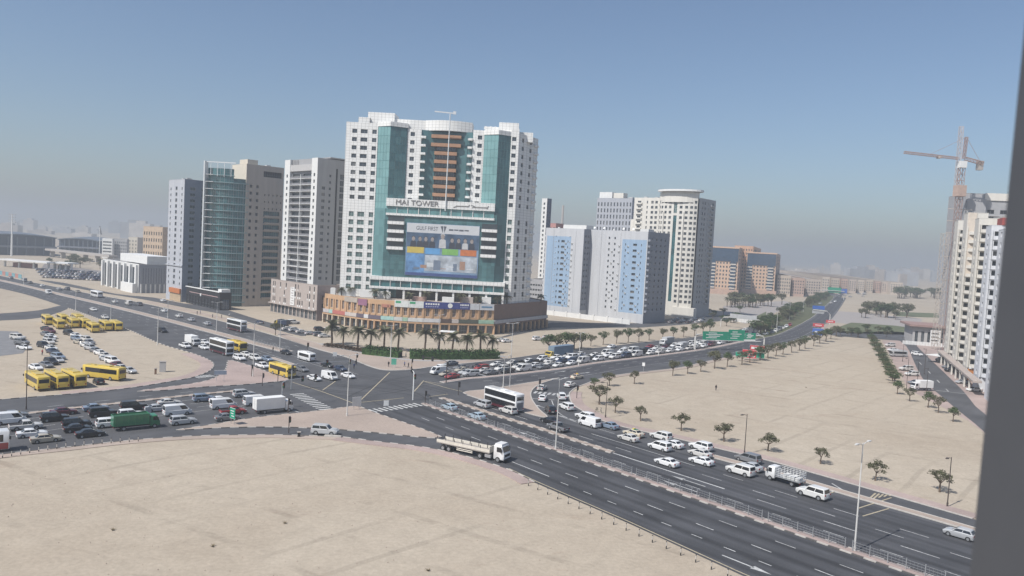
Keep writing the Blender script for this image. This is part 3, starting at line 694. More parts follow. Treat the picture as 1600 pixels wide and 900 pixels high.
# stepped roofs
bx(t, 'roof_step', TW, U(.065), U(.13), 1.5, 12, ztA-.5, zz(184, 565)); bx(t, 'roof_step', TW, U(.115), U(.27), 3, 14, ztA-.5, zz(176, 590))
bx(t, 'roof_step', TW, U(.27), U(.45), 4, 14, ztA-4, zz(187, 640)); bx(t, 'roof_step', TW, U(.80), U(.9), 5, 14, ztA-6, zz(198, 770))
bx(t, 'roof_step', TW, U(.88), U(.995), 3, 14, ztA-4, zz(193, 800))
# curved crown over the centre
ze = zz(190, 690); zb = zz(206, 690); q = MB(); n = 14; pts = []
for i in range(n+1):
    a = i/n; pts.append((U(.45+.275*a), 3.2-3.4*math.sin(math.pi*a)))
q.prism(pts+[(U(.725), 12), (U(.45), 12)], zb, ze); q.obj('crown_wall', TW, t)
# teal centre, concave, with brown balconies
zc = zb; n = 8; pc = [(U(.43+.31*i/n), 1.4+1.8*math.sin(math.pi*i/n)) for i in range(n+1)]
q = MB()
for i in range(n): q.quad((*pc[i], zsgn-3), (*pc[i+1], zsgn-3), (*pc[i+1], zc+.1), (*pc[i], zc+.1))
q.obj('curtain_wall', TEALD, t)
for i in range(1, n): q = MB(); q.bar((pc[i][0], pc[i][1]-.04, zsgn), (pc[i][0], pc[i][1]-.04, zc), .1, .1); q.obj('mullion', TEAL, t)
xb0, xb1 = U(.515), U(.645)
for i in range(9):
    z = zz(214+12.9*i, 690)
    wide = 1.6 if i < 2 else 0
    if i >= 1:
        bx(t, 'dark_backing', BLACK, xb0+.2, xb1-.2, 2.1, 3.0, z-fzu[0]*0-2.6, z-.3); inst('window', winmesh(xb1-xb0-1.6, 1.9, 'pane'), t, (xb0+.8, 2.0, z-2.5), 0)  # solid black block stands in for the shade inside each balcony
    bx(t, 'balcony', ORB, xb0-wide, xb1+wide, .7, 2.6, z-.9, z+.55)
# teal prisms
def prismbay(f0, fa, f1, ya, z0, z1):
    x0, xa, x1 = U(f0), U(fa), U(f1)
    q = MB(); q.quad((x0, .2, z0), (xa, ya, z0), (xa, ya, z1), (x0, .2, z1)); o = q.obj('curtain_wall', LTEAL, t)
    q = MB(); q.quad((xa, ya, z0), (x1, .4, z0), (x1, .4, z1), (xa, ya, z1)); q.obj('curtain_wall', TEALD, t)  # paler and deeper teal paint the lit and shaded bay faces
    nfl = int((z1-z0)/3.56)
    q = MB()
    for k in range(nfl):
        z = z0+(k+.5)*3.56; q.bar((x0, .17, z), (xa, ya-.03, z), .05, .09); q.bar((xa, ya-.03, z), (x1, .37, z), .05, .09)
    for k in range(1, 4):
        for (p, r) in (((x0, .2), (xa, ya)), ((xa, ya), (x1, .4))):
            x, y = p[0]+(r[0]-p[0])*k/4, p[1]+(r[1]-p[1])*k/4; q.bar((x, y-.03, z0), (x, y-.03, z1), .06, .06)
    q.obj('mullion_grid', mat('dull teal mullion', (.075, .20, .205), .4), t)['kind'] = 'stuff'
    q = MB(); q.prism([(x0-.2, .1), (xa, ya-.4), (x1+.2, .2), (x1, 6), (x0, 6)], z1, z1+1.9); q.obj('bay_cap', TW, t)
LTEAL = mat('lit teal curtain wall', (.165, .31, .31), .2, var=.08, scale=.12, spec=.6)
cellvary(LTEAL, 1.9, 3.56, .10); cellvary(TEAL, 1.9, 3.56, .12); cellvary(TEALD, 1.9, 3.56, .22)
prismbay(.185, .265, .355, -3.2, zp, zz(200, 605)); prismbay(.80, .885, .955, -3.2, zp, zz(214, 780))
# lower glazed volume with billboard
yl = -3.6; zl1 = zz(331, 690); zl0 = zz(441, 690)
q = MB(); q.box(U(.255), U(.90), yl, 1, zl0, zl1); q.obj('curtain_wall', TEALD, t)
q = MB(); q.quad((U(.185), .1, zl0), (U(.255), yl, zl0), (U(.255), yl, zl1), (U(.185), .1, zl1)); q.obj('curtain_wall', TEAL, t)
q = MB(); q.quad((U(.90), yl, zl0), (U(.955), .1, zl0), (U(.955), .1, zl1), (U(.90), yl, zl1)); q.obj('curtain_wall', TEALD, t)
q = MB()
for k in range(1, 9): q.box(U(.255), U(.90), yl-.05, yl-.002, zl0+(zl1-zl0)*k/9-.04, zl0+(zl1-zl0)*k/9+.04)
for k in range(1, 16): q.box(U(.255+.645*k/16)-.03, U(.255+.645*k/16)+.03, yl-.055, yl-.003, zl0, zl1)
q.obj('mullion_grid', mat('dark teal mullion', (.05, .12, .13), .4), t)['kind'] = 'stuff'
# sign band
zs0, zs1 = zz(327, 690), zz(315, 690); xs0, xs1 = U(.262), U(.885)
bx(t, 'sign_band', TW, xs0, xs1, yl-.9, -.2, zs0, zs1); bx(t, 'band', TW, xs0, xs1, yl-.6, yl-.05, zz(341, 690), zz(337.5, 690))
for k in range(1, 10): bx(t, 'post', TW, xs0+(xs1-xs0)*k/10-.12, xs0+(xs1-xs0)*k/10+.12, yl-.5, yl-.1, zz(337.5, 690), zs0)
bx(t, 'band_glass', LGLASS, xs0+.2, xs1-.2, yl-.2, yl-.06, zz(337.5, 690), zs0)
LET = mat('sign letters', (.22, .21, .20), .5)
letters(t, 'MAI TOWER', (xs0+(xs1-xs0)*.085, yl-1.02, zs0+.85), 0, 3.0, LET, .12, sx=1.12)
q = MB(); xa = xs0+(xs1-xs0)*.62; xL = (xs1-xs0)*.32; zm = (zs0+zs1)/2-.3            # the flowing script on the other half
q.bar((xa, yl-1, zm-.6), (xa+xL*.1, yl-1, zm), .12, .3); q.bar((xa+xL*.08, yl-1, zm), (xa+xL*.45, yl-1, zm+.12), .12, .32); q.bar((xa+xL*.43, yl-1, zm), (xa+xL*.45, yl-1, zm+1.0), .12, .3)
q.bar((xa+xL*.5, yl-1, zm+.7), (xa+xL*.6, yl-1, zm+.4), .12, .25); q.bar((xa+xL*.53, yl-1, zm-.3), (xa+xL*.62, yl-1, zm+.2), .12, .25); q.bar((xa+xL*.6, yl-1, zm-.1), (xa+xL*.98, yl-1, zm), .12, .32); q.bar((xa+xL*.97, yl-1, zm-.5), (xa+xL, yl-1, zm+.8), .12, .3)
q.obj('script_lettering', LET, t)
# white louvre balconies beside the billboard
for (f0, f1, y0px) in ((.275, .37, 347.5), (.815, .905, 360)):
    for k in range(4):
        z = zz(y0px+13*k, 620 if f0 < .5 else 763)
        bx(t, 'balcony', TW, U(f0), U(f1)-.0, yl-1.2, yl-.06, z-1.0, z+.35); bx(t, 'dark_backing', WGLASS, U(f0)+.1, U(f1)-.1, yl-.12, yl-.061, z+.4, z+2.6)
# lower band with boxes
zA, zB = zz(441, 690), zz(437, 690)
bx(t, 'band', TW, U(.185), U(.965), yl-1.2, .6, zA-.2, zB+.3); bx(t, 'band', TW, U(.185), U(.965), yl-1.2, .6, zz(455, 690), zz(451.5, 690))
bx(t, 'band_glass', TGLASS, U(.19), U(.96), yl-.6, .3, zz(451.5, 690), zA-.2)
for k in range(14): bx(t, 'post', TW, U(.185+.775*k/13), U(.185+.775*k/13)+.22, yl-1.0, yl-.62, zz(451.5, 690), zA-.2)
bx(t, 'dark_backing', mat('painted colonnade shade', (.10, .09, .085), .8), U(.19), U(.95), -.5, .5, zp-.5, zz(455, 690))  # dark solid block paints the shade behind the columns
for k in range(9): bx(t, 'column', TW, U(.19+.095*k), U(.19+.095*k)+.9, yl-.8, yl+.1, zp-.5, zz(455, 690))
for k in range(3): bx(t, 'terrace_wall', HW, U(.04+.1*k), U(.115+.1*k), yl-3, yl-2.6, zp-.3, zp+2.6)
# shaded side
wS = 18; aS = R(62); n = 4
hs = grid([(wS*.22, 2.0), (wS*.62, 2.0)], fzu, 1.75)+grid([(wS*.22, 2.2), (wS*.62, 2.0)], [z-.2 for z in fzl], 2.1, 'win')
wall(t, TW, 0, 0.05, aS, wS, zp-2, ztA-1.0, hs, .35)
wall(t, TW, math.cos(aS)*wS, math.sin(aS)*wS+.05, R(180), 20, zp-2, ztA-1)
bx(t, 'roof_step', TW, -4, 6, 6, 14, ztA-4, ztA+.2)
for z in fzu+fzl: q = MB(); q.bar((math.cos(aS)*wS*.8+.25, math.sin(aS)*wS*.8-.2, z+.1), (math.cos(aS)*wS*.98+.25, math.sin(aS)*wS*.98-.2, z+.1), .9, .9); q.obj('balcony', TW, t)
# mast
xm = U(.603); zt = zz(182, 703)
q = MB(); q.tube([(xm, yl-1.3, zs0-1), (xm+.1, yl-1.3, zt)], [.28, .2], 8); q.bar((xm-6.5, yl-1.3, zt+.3), (xm+2, yl-1.3, zt-.1), .35, .45); q.box(xm+1.4, xm+2.6, yl-1.7, yl-.9, zt-.5, zt+.7); q.obj('mast', mat('mast white', (.6, .62, .62), .5), t)
for k in range(7): q = MB(); x = U(.80+.028*k); q.tube([(x, 8, ztA-.8), (x, 8, ztA+1.2)], .12, 6); q.tube([(x, 7.4, ztA+1.4), (x, 7.7, ztA+1.4)], [.9, .2], 10); q.obj('satellite_dish', WHITE, t)
# roof slab and hidden mass
q = MB(); q.prism([(U(.02), 3.6), (-.5, 3.6), (-.5, 17.5), (U(.02), 17.5)], zp-2, ztA-3); q.obj('core', TW, t)
# billboard
zb0, zb1 = zz(432, 690), zz(351, 690); xB0, xB1 = U(.385), U(.805); yb = yl-.35
bb = thing('billboard', (0, 0, 0), 0, 'huge blue and white billboard with a row of portraits on the teal tower', 'billboard')
mw = Matrix.Translation((C.x, C.y, 0)) @ Matrix.Rotation(T, 4, 'Z') @ Matrix.Translation((xB0, yb, zb0)); bb.matrix_world = mw; LABELS[-1] = LABELS[-1][:3]+(690, None)
wB, hB = xB1-xB0, zb1-zb0
def bbq(name, x0, x1, z0, z1, m, d): return MB().box(x0*wB, x1*wB, -d, -d+.04, z0*hB, z1*hB).obj(name, m, bb)
MB().box(0, wB, 0, .3, 0, hB).obj('board', mat('billboard sky blue', (.20, .30, .42), .5, var=.35, scale=.12), bb)
bbq('header_panel', .005, .995, .82, .995, mat('billboard header', (.56, .57, .58), .5, var=.04), .05)
bbq('photo_band', .005, .995, .54, .815, mat('billboard navy', (.07, .11, .17), .5, var=.4, scale=.2), .05)
for k, (c, x0, x1, z0) in enumerate((((.55, .43, .10), .02, .25, .43), ((.12, .32, .58), .27, .47, .42), ((.20, .42, .12), .50, .72, .42), ((.52, .17, .06), .75, .97, .42))):
    bbq('colour_panel', x0, x1, z0, z0+.115, mat('billboard colour %d' % k, c, .5), .06)
bbq('picture_panel', .27, .985, .10, .40, mat('billboard pale', (.42, .46, .50), .5, var=.45, scale=.25), .05)
bbq('picture_panel', .01, .26, .06, .42, mat('billboard mid blue', (.13, .26, .46), .5, var=.5, scale=.25), .05); bbq('footer_strip', .005, .995, .005, .06, mat('billboard deep blue', (.06, .09, .22), .5), .07)
DKG = mat('billboard ink', (.10, .11, .13), .6)
random.seed(5)
for k in range(9): x0 = .12+.09*(k % 9); bbq('picture_block', x0, x0+uni(.05, .1), .12+.03*(k % 3), .16+.05*(k % 4), mat('bb ink %d' % (k % 3), [(.16, .2, .26), (.35, .22, .16), (.55, .58, .6)][k % 3], .6), .075)
HEAD = mat('portrait face', (.30, .26, .24), .7, var=.2); SUIT = mat('portrait suit', (.045, .05, .065), .7); ROBE = mat('portrait white', (.5, .5, .5), .7)
for k, fx in enumerate((.10, .19, .27, .36, .50, .63, .72, .81, .90)):
    q = MB(); r = .028*wB if k != 4 else .033*wB; cx = fx*wB; cz = hB*(.70 if k != 4 else .76)
    q.ngon([(cx+r*.8*math.cos(a), -.08, cz+r*1.1*math.sin(a)) for a in [2*math.pi*i/12 for i in range(12)]], 0)
    q.ngon([(cx-r*1.5, -.075, hB*.545), (cx+r*1.5, -.075, hB*.545), (cx+r*1.3, -.075, cz-r*1.3), (cx, -.075, cz-r*.7), (cx-r*1.3, -.075, cz-r*1.3)], 1)
    q.ngon([(cx+r*.95*math.cos(a), -.074, cz+r*.45+r*.9*math.sin(a)) for a in [math.pi*i/8 for i in range(9)]], 2)
    q.obj('portrait', [HEAD, ROBE if k in (4, 7) else SUIT, ROBE if k == 4 else SUIT], bb)
letters(bb, 'GULF FIRST', (.13*wB, -.09, .872*hB), 0, 2.4, DKG, .01, sx=.78)
q = MB(); cx = .505*wB; cz = .905*hB
q.ngon([(cx-1.3, -.09, cz+1.2), (cx-.3, -.09, cz-1.6), (cx-.15, -.09, cz+1.4)]); q.ngon([(cx+.15, -.09, cz+1.4), (cx+.3, -.09, cz-1.6), (cx+1.3, -.09, cz+1.2)]); q.obj('emblem', DKG, bb)
for k in range(4): bbq('script_line', .58+.07*k, .64+.07*k, .885+.006*(k % 2), .915, DKG, .09)

# --- orange mall podium
ORG = mat('orange stone', (.49, .315, .185), .8, var=.10, scale=.35, stretch=(1, 1, .4)); BRN = mat('brown stone', (.20, .135, .11), .8, var=.08); CREAM = mat('cream stone', (.60, .50, .38), .8)
front = smooth(GP((506,503),(540,509),(576,514),(615,517.5),(660,520),(715,521.5),(770,522.5)), 2)
Ce = front[-1]; rr = G(853, 511.5)
cen = (front[0]+Ce)/2
t = thing('shopping_mall', (cen.x, cen.y, 0), 0, 'orange stone mall with curved front, arcade and shop signs at the crossing', 'mall')
lo = lambda p: (p[0]-cen.x, p[1]-cen.y)
SG = {}
def sgm(c):
    if c not in SG: SG[c] = mat('shop sign %d' % len(SG), c, .55, var=.12, scale=.8)
    return SG[c]
band = [(.45,.42,.42),(.42,.14,.12),(.50,.45,.42),(.12,.10,.13),(.12,.10,.13),(.32,.50,.46),(.50,.52,.50),(.55,.56,.55),(.57,.57,.57),(.10,.07,.06),(.08,.09,.07),(.30,.45,.34)]
ni = len(front)-1
for i in range(ni):
    p, q2 = lo(front[i]), lo(front[i+1]); d = math.hypot(q2[0]-p[0], q2[1]-p[1]); a = math.atan2(q2[1]-p[1], q2[0]-p[0]); n = max(2, round(d/3.6)); cw = d/n
    hs = [(k*cw+.35, (k+1)*cw-.35, .1, 3.6, 'win') for k in range(n)]+[(k*cw+cw*.3, k*cw+cw*.3+1.5, 6.9, 10.6, 'slit') for k in range(n)]
    wall(t, ORG, p[0], p[1], a, d, 0, zp, hs, .45)
    ca, sa = math.cos(a), math.sin(a)
    def fb(name, m, u0, u1, d0, d1, z0, z1):
        q = MB(); q.box(u0, u1, -d1, -d0, z0, z1); o = q.obj(name, m, t); o.location = (p[0], p[1], 0); o.rotation_euler = (0, 0, a); return o
    fb('sign_panel', sgm(band[i % 12]), 0, d*.62 if i % 3 == 0 else d, .05, .7, 4.5, 6.0)
    if i % 3 == 0: fb('sign_panel', sgm(band[(i+5) % 12]), d*.63, d, .05, .7, 4.5, 6.0)
    fb('ledge', ORG, 0, d, .02, .9, 3.75, 4.3)
    for k in range(n): fb('column', CREAM if i < 4 else ORG, k*cw-.28, k*cw+.28, .03, .8, 0, 3.74); fb('pilaster', ORG, k*cw-.3, k*cw+.3, .01, .3, 6.3, zp-1.9)
    if i == 3: fb('sign_panel', sgm((.27, .13, .20)), .3, d*.8, .05, .35, 9.6, 12.2); 
    if i == 2: fb('sign_panel', sgm((.40, .35, .30)), -1, d, .05, .4, 10.4, 12.4)
    if i == 5: fb('sign_panel', sgm((.40, .18, .13)), 0, d*.7, .05, .3, 9.6, 10.9)
    if i in (6, 7): fb('sign_panel', sgm((.60, .62, .60)), 0, d, .05, .5, 10.2, 12.9); fb('sign_mark', sgm((.04, .30, .14)), d*.08, d*.45, .51, .56, 11.8, 12.6)
    if i in (8, 9, 10):
        if i == 10: fb('sign_panel', sgm((.55, .56, .58)), d*.55, d, .05, .5, 10.2, 12.7); d = d*.53
        fb('sign_panel', sgm((.045, .055, .20)), 0, d, .05, .5, 10.2, 12.9)
        if i != 9:
            for k in range(6): fb('sign_stroke', WHITE, d*(.1+.14*k), d*(.2+.14*k), .51, .55, 11.7, 12.35)
            for k in range(6): fb('sign_stroke', sgm((.4, .42, .55)), d*(.12+.13*k), d*(.2+.13*k), .51, .55, 10.8, 11.15)
        else:
            q = MB(); q.tube([(d*.5, -.5, 11.6), (d*.5, -.58, 11.6)], 1.0, 16); o = q.obj('round_emblem', WHITE, t); o.location = (p[0], p[1], 0); o.rotation_euler = (0, 0, a)
    if i == 11: fb('sign_panel', sgm((.55, .56, .58)), .2, d-.2, .05, .5, 10.2, 12.7); fb('sign_stroke', sgm((.10, .22, .36)), d*.15, d*.85, .51, .56, 11.2, 11.8)
p, q2 = lo(Ce), lo(rr); d = math.hypot(q2[0]-p[0], q2[1]-p[1]); a = math.atan2(q2[1]-p[1], q2[0]-p[0]); n = 12; cw = d/n
wall(t, BRN, p[0]+.01, p[1], a, d, 0, zp, [(k*cw+.4, (k+1)*cw-.4, .1, 3.6, 'win') for k in range(n)], .45)
for k in range(n+1): q = MB(); q.box(k*cw-.28, k*cw+.28, -.8, -.03, 0, 3.74); o = q.obj('column', ORG, t); o.location = (p[0], p[1], 0); o.rotation_euler = (0, 0, a)
q = MB(); q.box(0, d, -.7, -.05, 4.5, 5.9); o = q.obj('sign_panel', sgm((.40, .40, .42)), t); o.location = (p[0], p[1], 0); o.rotation_euler = (0, 0, a)
back = [lo(rr), (lo(rr)[0]-25, lo(rr)[1]+60), (lo(front[0])[0]-5, lo(front[0])[1]+60)]
q = MB(); q.ngon([(*lo(f), zp-.5) for f in front]+[(b0[0], b0[1], zp-.5) for b0 in back]); q.obj('roof_terrace', mat('terrace tiles', (.40, .34, .29), .85), t)
f0 = lo(front[0]); q = MB(); q.quad((back[2][0], back[2][1], 0), (*f0, 0), (*f0, zp), (back[2][0], back[2][1], zp)); q.obj('wall', BRN, t)
q = MB(); q.quad((*back[0], 0), (*back[1], 0), (*back[1], zp), (*back[0], zp)); q.obj('wall', BRN, t)
for k, (xx, ypx, YY, s) in enumerate(((520, 452, 333, 2), (533, 456, 330, 2), (655, 467, 325, 6), (700, 467, 325, 5), (730, 469, 326, 5), (760, 468, 328, 4))):
    c = AT(xx, ypx, YY); bx(t, 'terrace_kiosk', [HW, HW, mat('terrace pink', (.45, .3, .25), .8), HW, PODG, HW][k], c.x-cen.x-s/2, c.x-cen.x+s/2, c.y-cen.y, c.y-cen.y+2, zp-.4, zp+[2.6, 2.6, 1.3, 1.8, 2.2, 2.4][k])
MALL_C = cen

# --- blue and grey apartment block
KG = mat('pale grey render', (.51, .52, .535), .8, var=.08, scale=.5, stretch=(1, 1, .07)); KB = mat('sky blue render', (.29, .40, .53), .8, var=.08, scale=.5, stretch=(1, 1, .07)); KD = mat('shaded side render', (.24, .255, .29), .8, var=.06)  # slate tone paints shade onto the sides turned from the sun
TK = R(-38); C = G(1004, 506); wl = reach(C, TK+math.pi, 857); wr = reach(C, TK+R(90), 1038); h = ztop(C.x, C.y, 362)
t = thing('apartment_block', C, TK, 'pale grey and sky blue apartment block behind a white wall', 'apartment block')
fz = floors(6.5, h-1.5, 13); fh = fz[1]-fz[0]
lb = wl*.42                                                                            # left block stands forward
def kface(x0, W, cols, by0, by1, bz1, y):
    hs = [g for c, w in cols for g in grid([(c*W, w)], fz, 1.15)]
    b0, b1 = by0*W, by1*W
    inb = [g for g in hs if g[0] > b0 and g[1] < b1]; rest = [g for g in hs if g not in inb]
    low = [g for g in inb if g[3] < bz1-.1]; hi = [g for g in inb if g[2] > bz1+.1]
    wall(t, KB, x0+b0, y, 0, b1-b0, 5, bz1, [(g[0]-b0, g[1]-b0, *g[2:]) for g in low]); wall(t, KG, x0+b0, y, 0, b1-b0, bz1, h, [(g[0]-b0, g[1]-b0, *g[2:]) for g in hi])
    wall(t, KG, x0+b0, y, 0, b1-b0, 0, 5)
    if b0 > .1: wall(t, KG, x0, y, 0, b0, 0, h, [g for g in rest if g[1] < b0])
    if b1 < W-.1: wall(t, KG, x0+b1, y, 0, W-b1, 0, h, [(g[0]-b1, g[1]-b1, *g[2:]) for g in rest if g[0] > b1])
kface(-wl, lb, [(.36, .7), (.47, 2.2), (.60, .5)], .04, .68, h-4.5, -7)
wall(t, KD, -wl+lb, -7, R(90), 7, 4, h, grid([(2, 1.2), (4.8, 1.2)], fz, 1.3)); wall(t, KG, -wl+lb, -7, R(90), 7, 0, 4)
wall(t, KG, -wl, wr, R(270), wr+7, 0, h)
W2 = wl-lb
kface(-wl+lb, W2, [(.34, .9), (.44, .9), (.63, .5), (.79, 2.3), (.9, .5)], .57, .985, h-4.5, 0)
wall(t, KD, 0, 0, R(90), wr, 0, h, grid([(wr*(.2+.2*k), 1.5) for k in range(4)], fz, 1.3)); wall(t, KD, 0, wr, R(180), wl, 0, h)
for z in fz: bx(t, 'balcony', KD, .02, 1.3, .3, 3.0, z-.5, z+.6)
for z in fz: bx(t, 'balcony', KG, -wl-1.0, -wl-.02, -6.6, -3, z-.5, z+.6)
q = MB(); q.ngon([(-wl, -7, h-.8), (-wl+lb, -7, h-.8), (-wl+lb, 0, h-.8), (0, 0, h-.8), (0, wr, h-.8), (-wl, wr, h-.8)]); q.obj('roof', ROOFM, t)
bx(t, 'roof_hut', WHITE, -wl+lb*.35, -wl+lb*.95, -3, 4, h-.8, h+2.2); bx(t, 'roof_hut', HW, -6, -1, 2, 8, h-.8, h+1.4); rooftop(t, -wl+lb, -8, 2, wr-4, h-.8, 4)
ACM = MB().box(0, .9, -.45, -.02, 0, .65).box(.12, .55, -.47, -.451, .1, .55, 1).mesh('air_conditioner', [HW, BLACK])
for z in fz:
    for u, y, x0_ in ((.52, -7, -wl), (.68, -7, -wl)):
        if WR.random() < .55: inst('air_conditioner', ACM, t, (x0_+lb*u+WR.uniform(0, .4), y, z-.75))
    for u in (.38, .5, .66, .85):
        if WR.random() < .5: inst('air_conditioner', ACM, t, (-wl+lb+W2*u+WR.uniform(-.3, .3), 0, z-.8))
q = MB()
for u in (.22, .80): q.tube([(-wl+lb*u, -7.1, 1), (-wl+lb*u, -7.1, h-1)], .07, 5)
q.tube([(-wl+lb+W2*.2, -.1, 1), (-wl+lb+W2*.2, -.1, h-1)], .07, 5); q.tube([(-wl+lb+W2*.54, -.1, 1), (-wl+lb+W2*.54, -.1, h-1)], .07, 5); q.obj('drain_pipe', KG, t)
for k in range(9): x_ = -wl+2+k*wl*.1; q = MB(); q.tube([(x_, 3, h-.8), (x_, 3, h+.9)], .7 if k % 3 == 0 else .1, 8); (q.tube([(x_, 2.3, h+1.2), (x_, 2.6, h+1.1)], [.7, .15], 10) if k % 3 else None); q.obj('water_tank' if k % 3 == 0 else 'satellite_dish', WHITE, t)
for z in fz:                                                                       # air conditioner sleeves
    for u in (.30, .70): bx(t, 'sill', KG, -wl+lb*u*.9, -wl+lb*u*.9+.6, -7.25, -7.02, z+.1, z+.5)
q = MB(); t2 = thing('compound_wall', C, TK, 'long white compound wall in front of the blue and grey block', 'wall')
bx(t2, 'wall_panel', WHITE, -wl-6, -1, -12, -11.7, 0, 2.6)
for k in range(8): bx(t2, 'pier', WHITE, -wl-6+k*(wl+4)/7.5, -wl-5.2+k*(wl+4)/7.5, -12.25, -11.4, 0, 3.1)

# --- cream tower with the round top
CRM = mat('cream tower render', (.68, .65, .585), .75, var=.07, scale=.5, stretch=(1, 1, .08)); CRS = mat('shaded cream tower render', (.40, .40, .40), .8, var=.05)  # grey copy of the cream paints the tower's shaded side
TM = R(-38); C = G(1079, 497); h = ztop(C.x, C.y, 306); 
t = thing('apartment_tower', C, TM, 'cream apartment tower crowned by a round white ring behind the blue block', 'tower')
wl = reach(C, TM+math.pi, 977); wr = reach(C, TM+R(90), 1105)
fz = floors(8, h-2, 20); fh = fz[1]-fz[0]
xm0, xm1 = -wl*.40, 0
W = wl*.46
wall(t, CRM, -wl, 3, 0, W, 0, h-1, grid([(W*.18, 2.4), (W*.45, .8), (W*.62, 1.7), (W*.76, 1.7), (W*.92, 2)], [z+.6 for z in fz], 1.6))
for z in fz[-9:]: bx(t, 'balcony', CRM, -wl+W*.08, -wl+W*.28, 2.0, 2.98, z+.1, z+1.0); bx(t, 'balcony', CRM, -wl+W*.85, -wl+W*.99, 1.8, 2.98, z+.1, z+1.0)
n = 9; rad = wl*.60/2; cx, cyy = -wl*.30, 3.2; arc = [(cx+rad*math.cos(R(200)+R(140)*i/n), cyy+rad*.42*math.sin(R(200)+R(140)*i/n)) for i in range(n+1)]
hr = ztop(C.x, C.y, 301)
for i in range(n):
    p, q2 = arc[i], arc[i+1]; d = math.hypot(q2[0]-p[0], q2[1]-p[1]); a = math.atan2(q2[1]-p[1], q2[0]-p[0])
    hs = grid([(d/2, min(1.7, d*.7))], [z+.6 for z in fz], 1.6) if i not in (4,) else [(d*.2, d*.8, 9, h-12, 'teal'), (d*.2, d*.8, h-10.5, h-3, 'green')]
    wall(t, CRM, p[0], p[1], a, d, 0, hr, hs)
    if i in (2, 6): q = MB(); q.bar((p[0], p[1]-.2, 6), (p[0], p[1]-.2, h-10), .8, .9); q.obj('pilaster', CRM, t)
q = MB(); ring = [(cx+(rad+1.2)*math.cos(2*math.pi*i/24), cyy+(rad+1.2)*.62*math.sin(2*math.pi*i/24)) for i in range(24)]; q.prism(ring, hr+.6, hr+1.7, 0, 0, True); q.obj('ring_roof', WHITE, t)
q = MB(); q.prism([(cx+rad*.9*math.cos(2*math.pi*i/20), cyy+rad*.5*math.sin(2*math.pi*i/20)) for i in range(20)], h-4, hr+.6); q.obj('drum', CRM, t)
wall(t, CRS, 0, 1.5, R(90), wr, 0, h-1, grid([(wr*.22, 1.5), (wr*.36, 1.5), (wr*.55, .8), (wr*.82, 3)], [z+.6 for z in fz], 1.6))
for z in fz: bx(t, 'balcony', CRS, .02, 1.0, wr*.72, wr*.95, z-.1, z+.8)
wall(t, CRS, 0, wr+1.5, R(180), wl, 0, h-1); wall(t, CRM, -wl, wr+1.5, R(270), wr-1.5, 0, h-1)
q = MB(); q.quad((-wl, 3, h-1.5), (0, 3, h-1.5), (0, wr+1.5, h-1.5), (-wl, wr+1.5, h-1.5)); q.obj('roof', ROOFM, t)
bx(t, 'entrance_block', CRM, -wl*.25, 3, -3, 1, 0, 6); rooftop(t, -wl+2, -wl*.5, 6, wr-2, h-1.5, 4); bx(t, 'stair_step', CRM, -wl-3, -wl-.02, 5, 14, 0, h*.80)

# --- further buildings behind
def slab(name, label, px, ang, xl, xr, ytop, m, cols, nf, ms=None, style='win', wfrac=.55, rcols=0, hmin=3, cat='building', zb=3.0, depth=.3, hfrac=.5):
    C, wl, wr, h = corner(px, ang, xl, xr, ytop)
    wr = max(wr, 3); t = thing(name, C, ang, label, cat)
    fz = floors(zb, h-1.2, nf); fh = fz[1]-fz[0]
    block(t, -wl, 0, 0, wr, 0, h, m, grid([(wl*(k+.5)/cols, wl/cols*wfrac) for k in range(cols)], fz, fh*hfrac, style), grid([(wr*(k+.5)/rcols, wr/rcols*wfrac) for k in range(rcols)], fz, fh*hfrac, style) if rcols else (), depth=depth, msideR=ms)
    return t, C, wl, wr, h
BG = mat('blue grey render', (.38, .395, .43), .8, var=.05)
t, C, wl, wr, h = slab('apartment_tower', 'blue grey tower with close window grid behind the blue block', (978, 476), R(-38), 924, 996, 310, BG, 11, 16, mat('shaded blue grey side', (.32, .335, .37), .8), wfrac=.42, cat='tower', hfrac=.62)  # side colour is the same render with shade mixed in
bx(t, 'roof_hut', WHITE, -wl+1, -wl*.6, 1, 8, h, h+4.5); bx(t, 'roof_hut', CRM, -wl*.58, -wl*.3, 2, 8, h, h+4); rooftop(t, -wl*.3, -2, 2, wr-3, h-.9, 5)
slab('apartment_tower', 'slim navy and white tower just behind the landmark tower', (846, 474), R(-50), 838, 853, 310, HW, 1, 22, mat('navy balcony side', (.10, .12, .18), .6), wfrac=.3, rcols=2, cat='tower')
slab('apartment_tower', 'dusty pink tower behind the slim navy tower', (862, 470), R(-50), 851, 874, 349, mat('dusty pink render', (.42, .22, .20), .8, var=.05), 2, 16, None, wfrac=.5, rcols=2, cat='tower')
slab('car_park_building', 'low grey car park with dark openings behind the mall', (846, 486), R(-30), 826, 866, 437, mat('car park grey', (.36, .36, .37), .8), 5, 5, None, 'dark', .7, 2, hfrac=.4)
PK = mat('salmon stone', (.57, .395, .28), .8, var=.05); PKD = mat('salmon brown stone', (.46, .32, .25), .8)
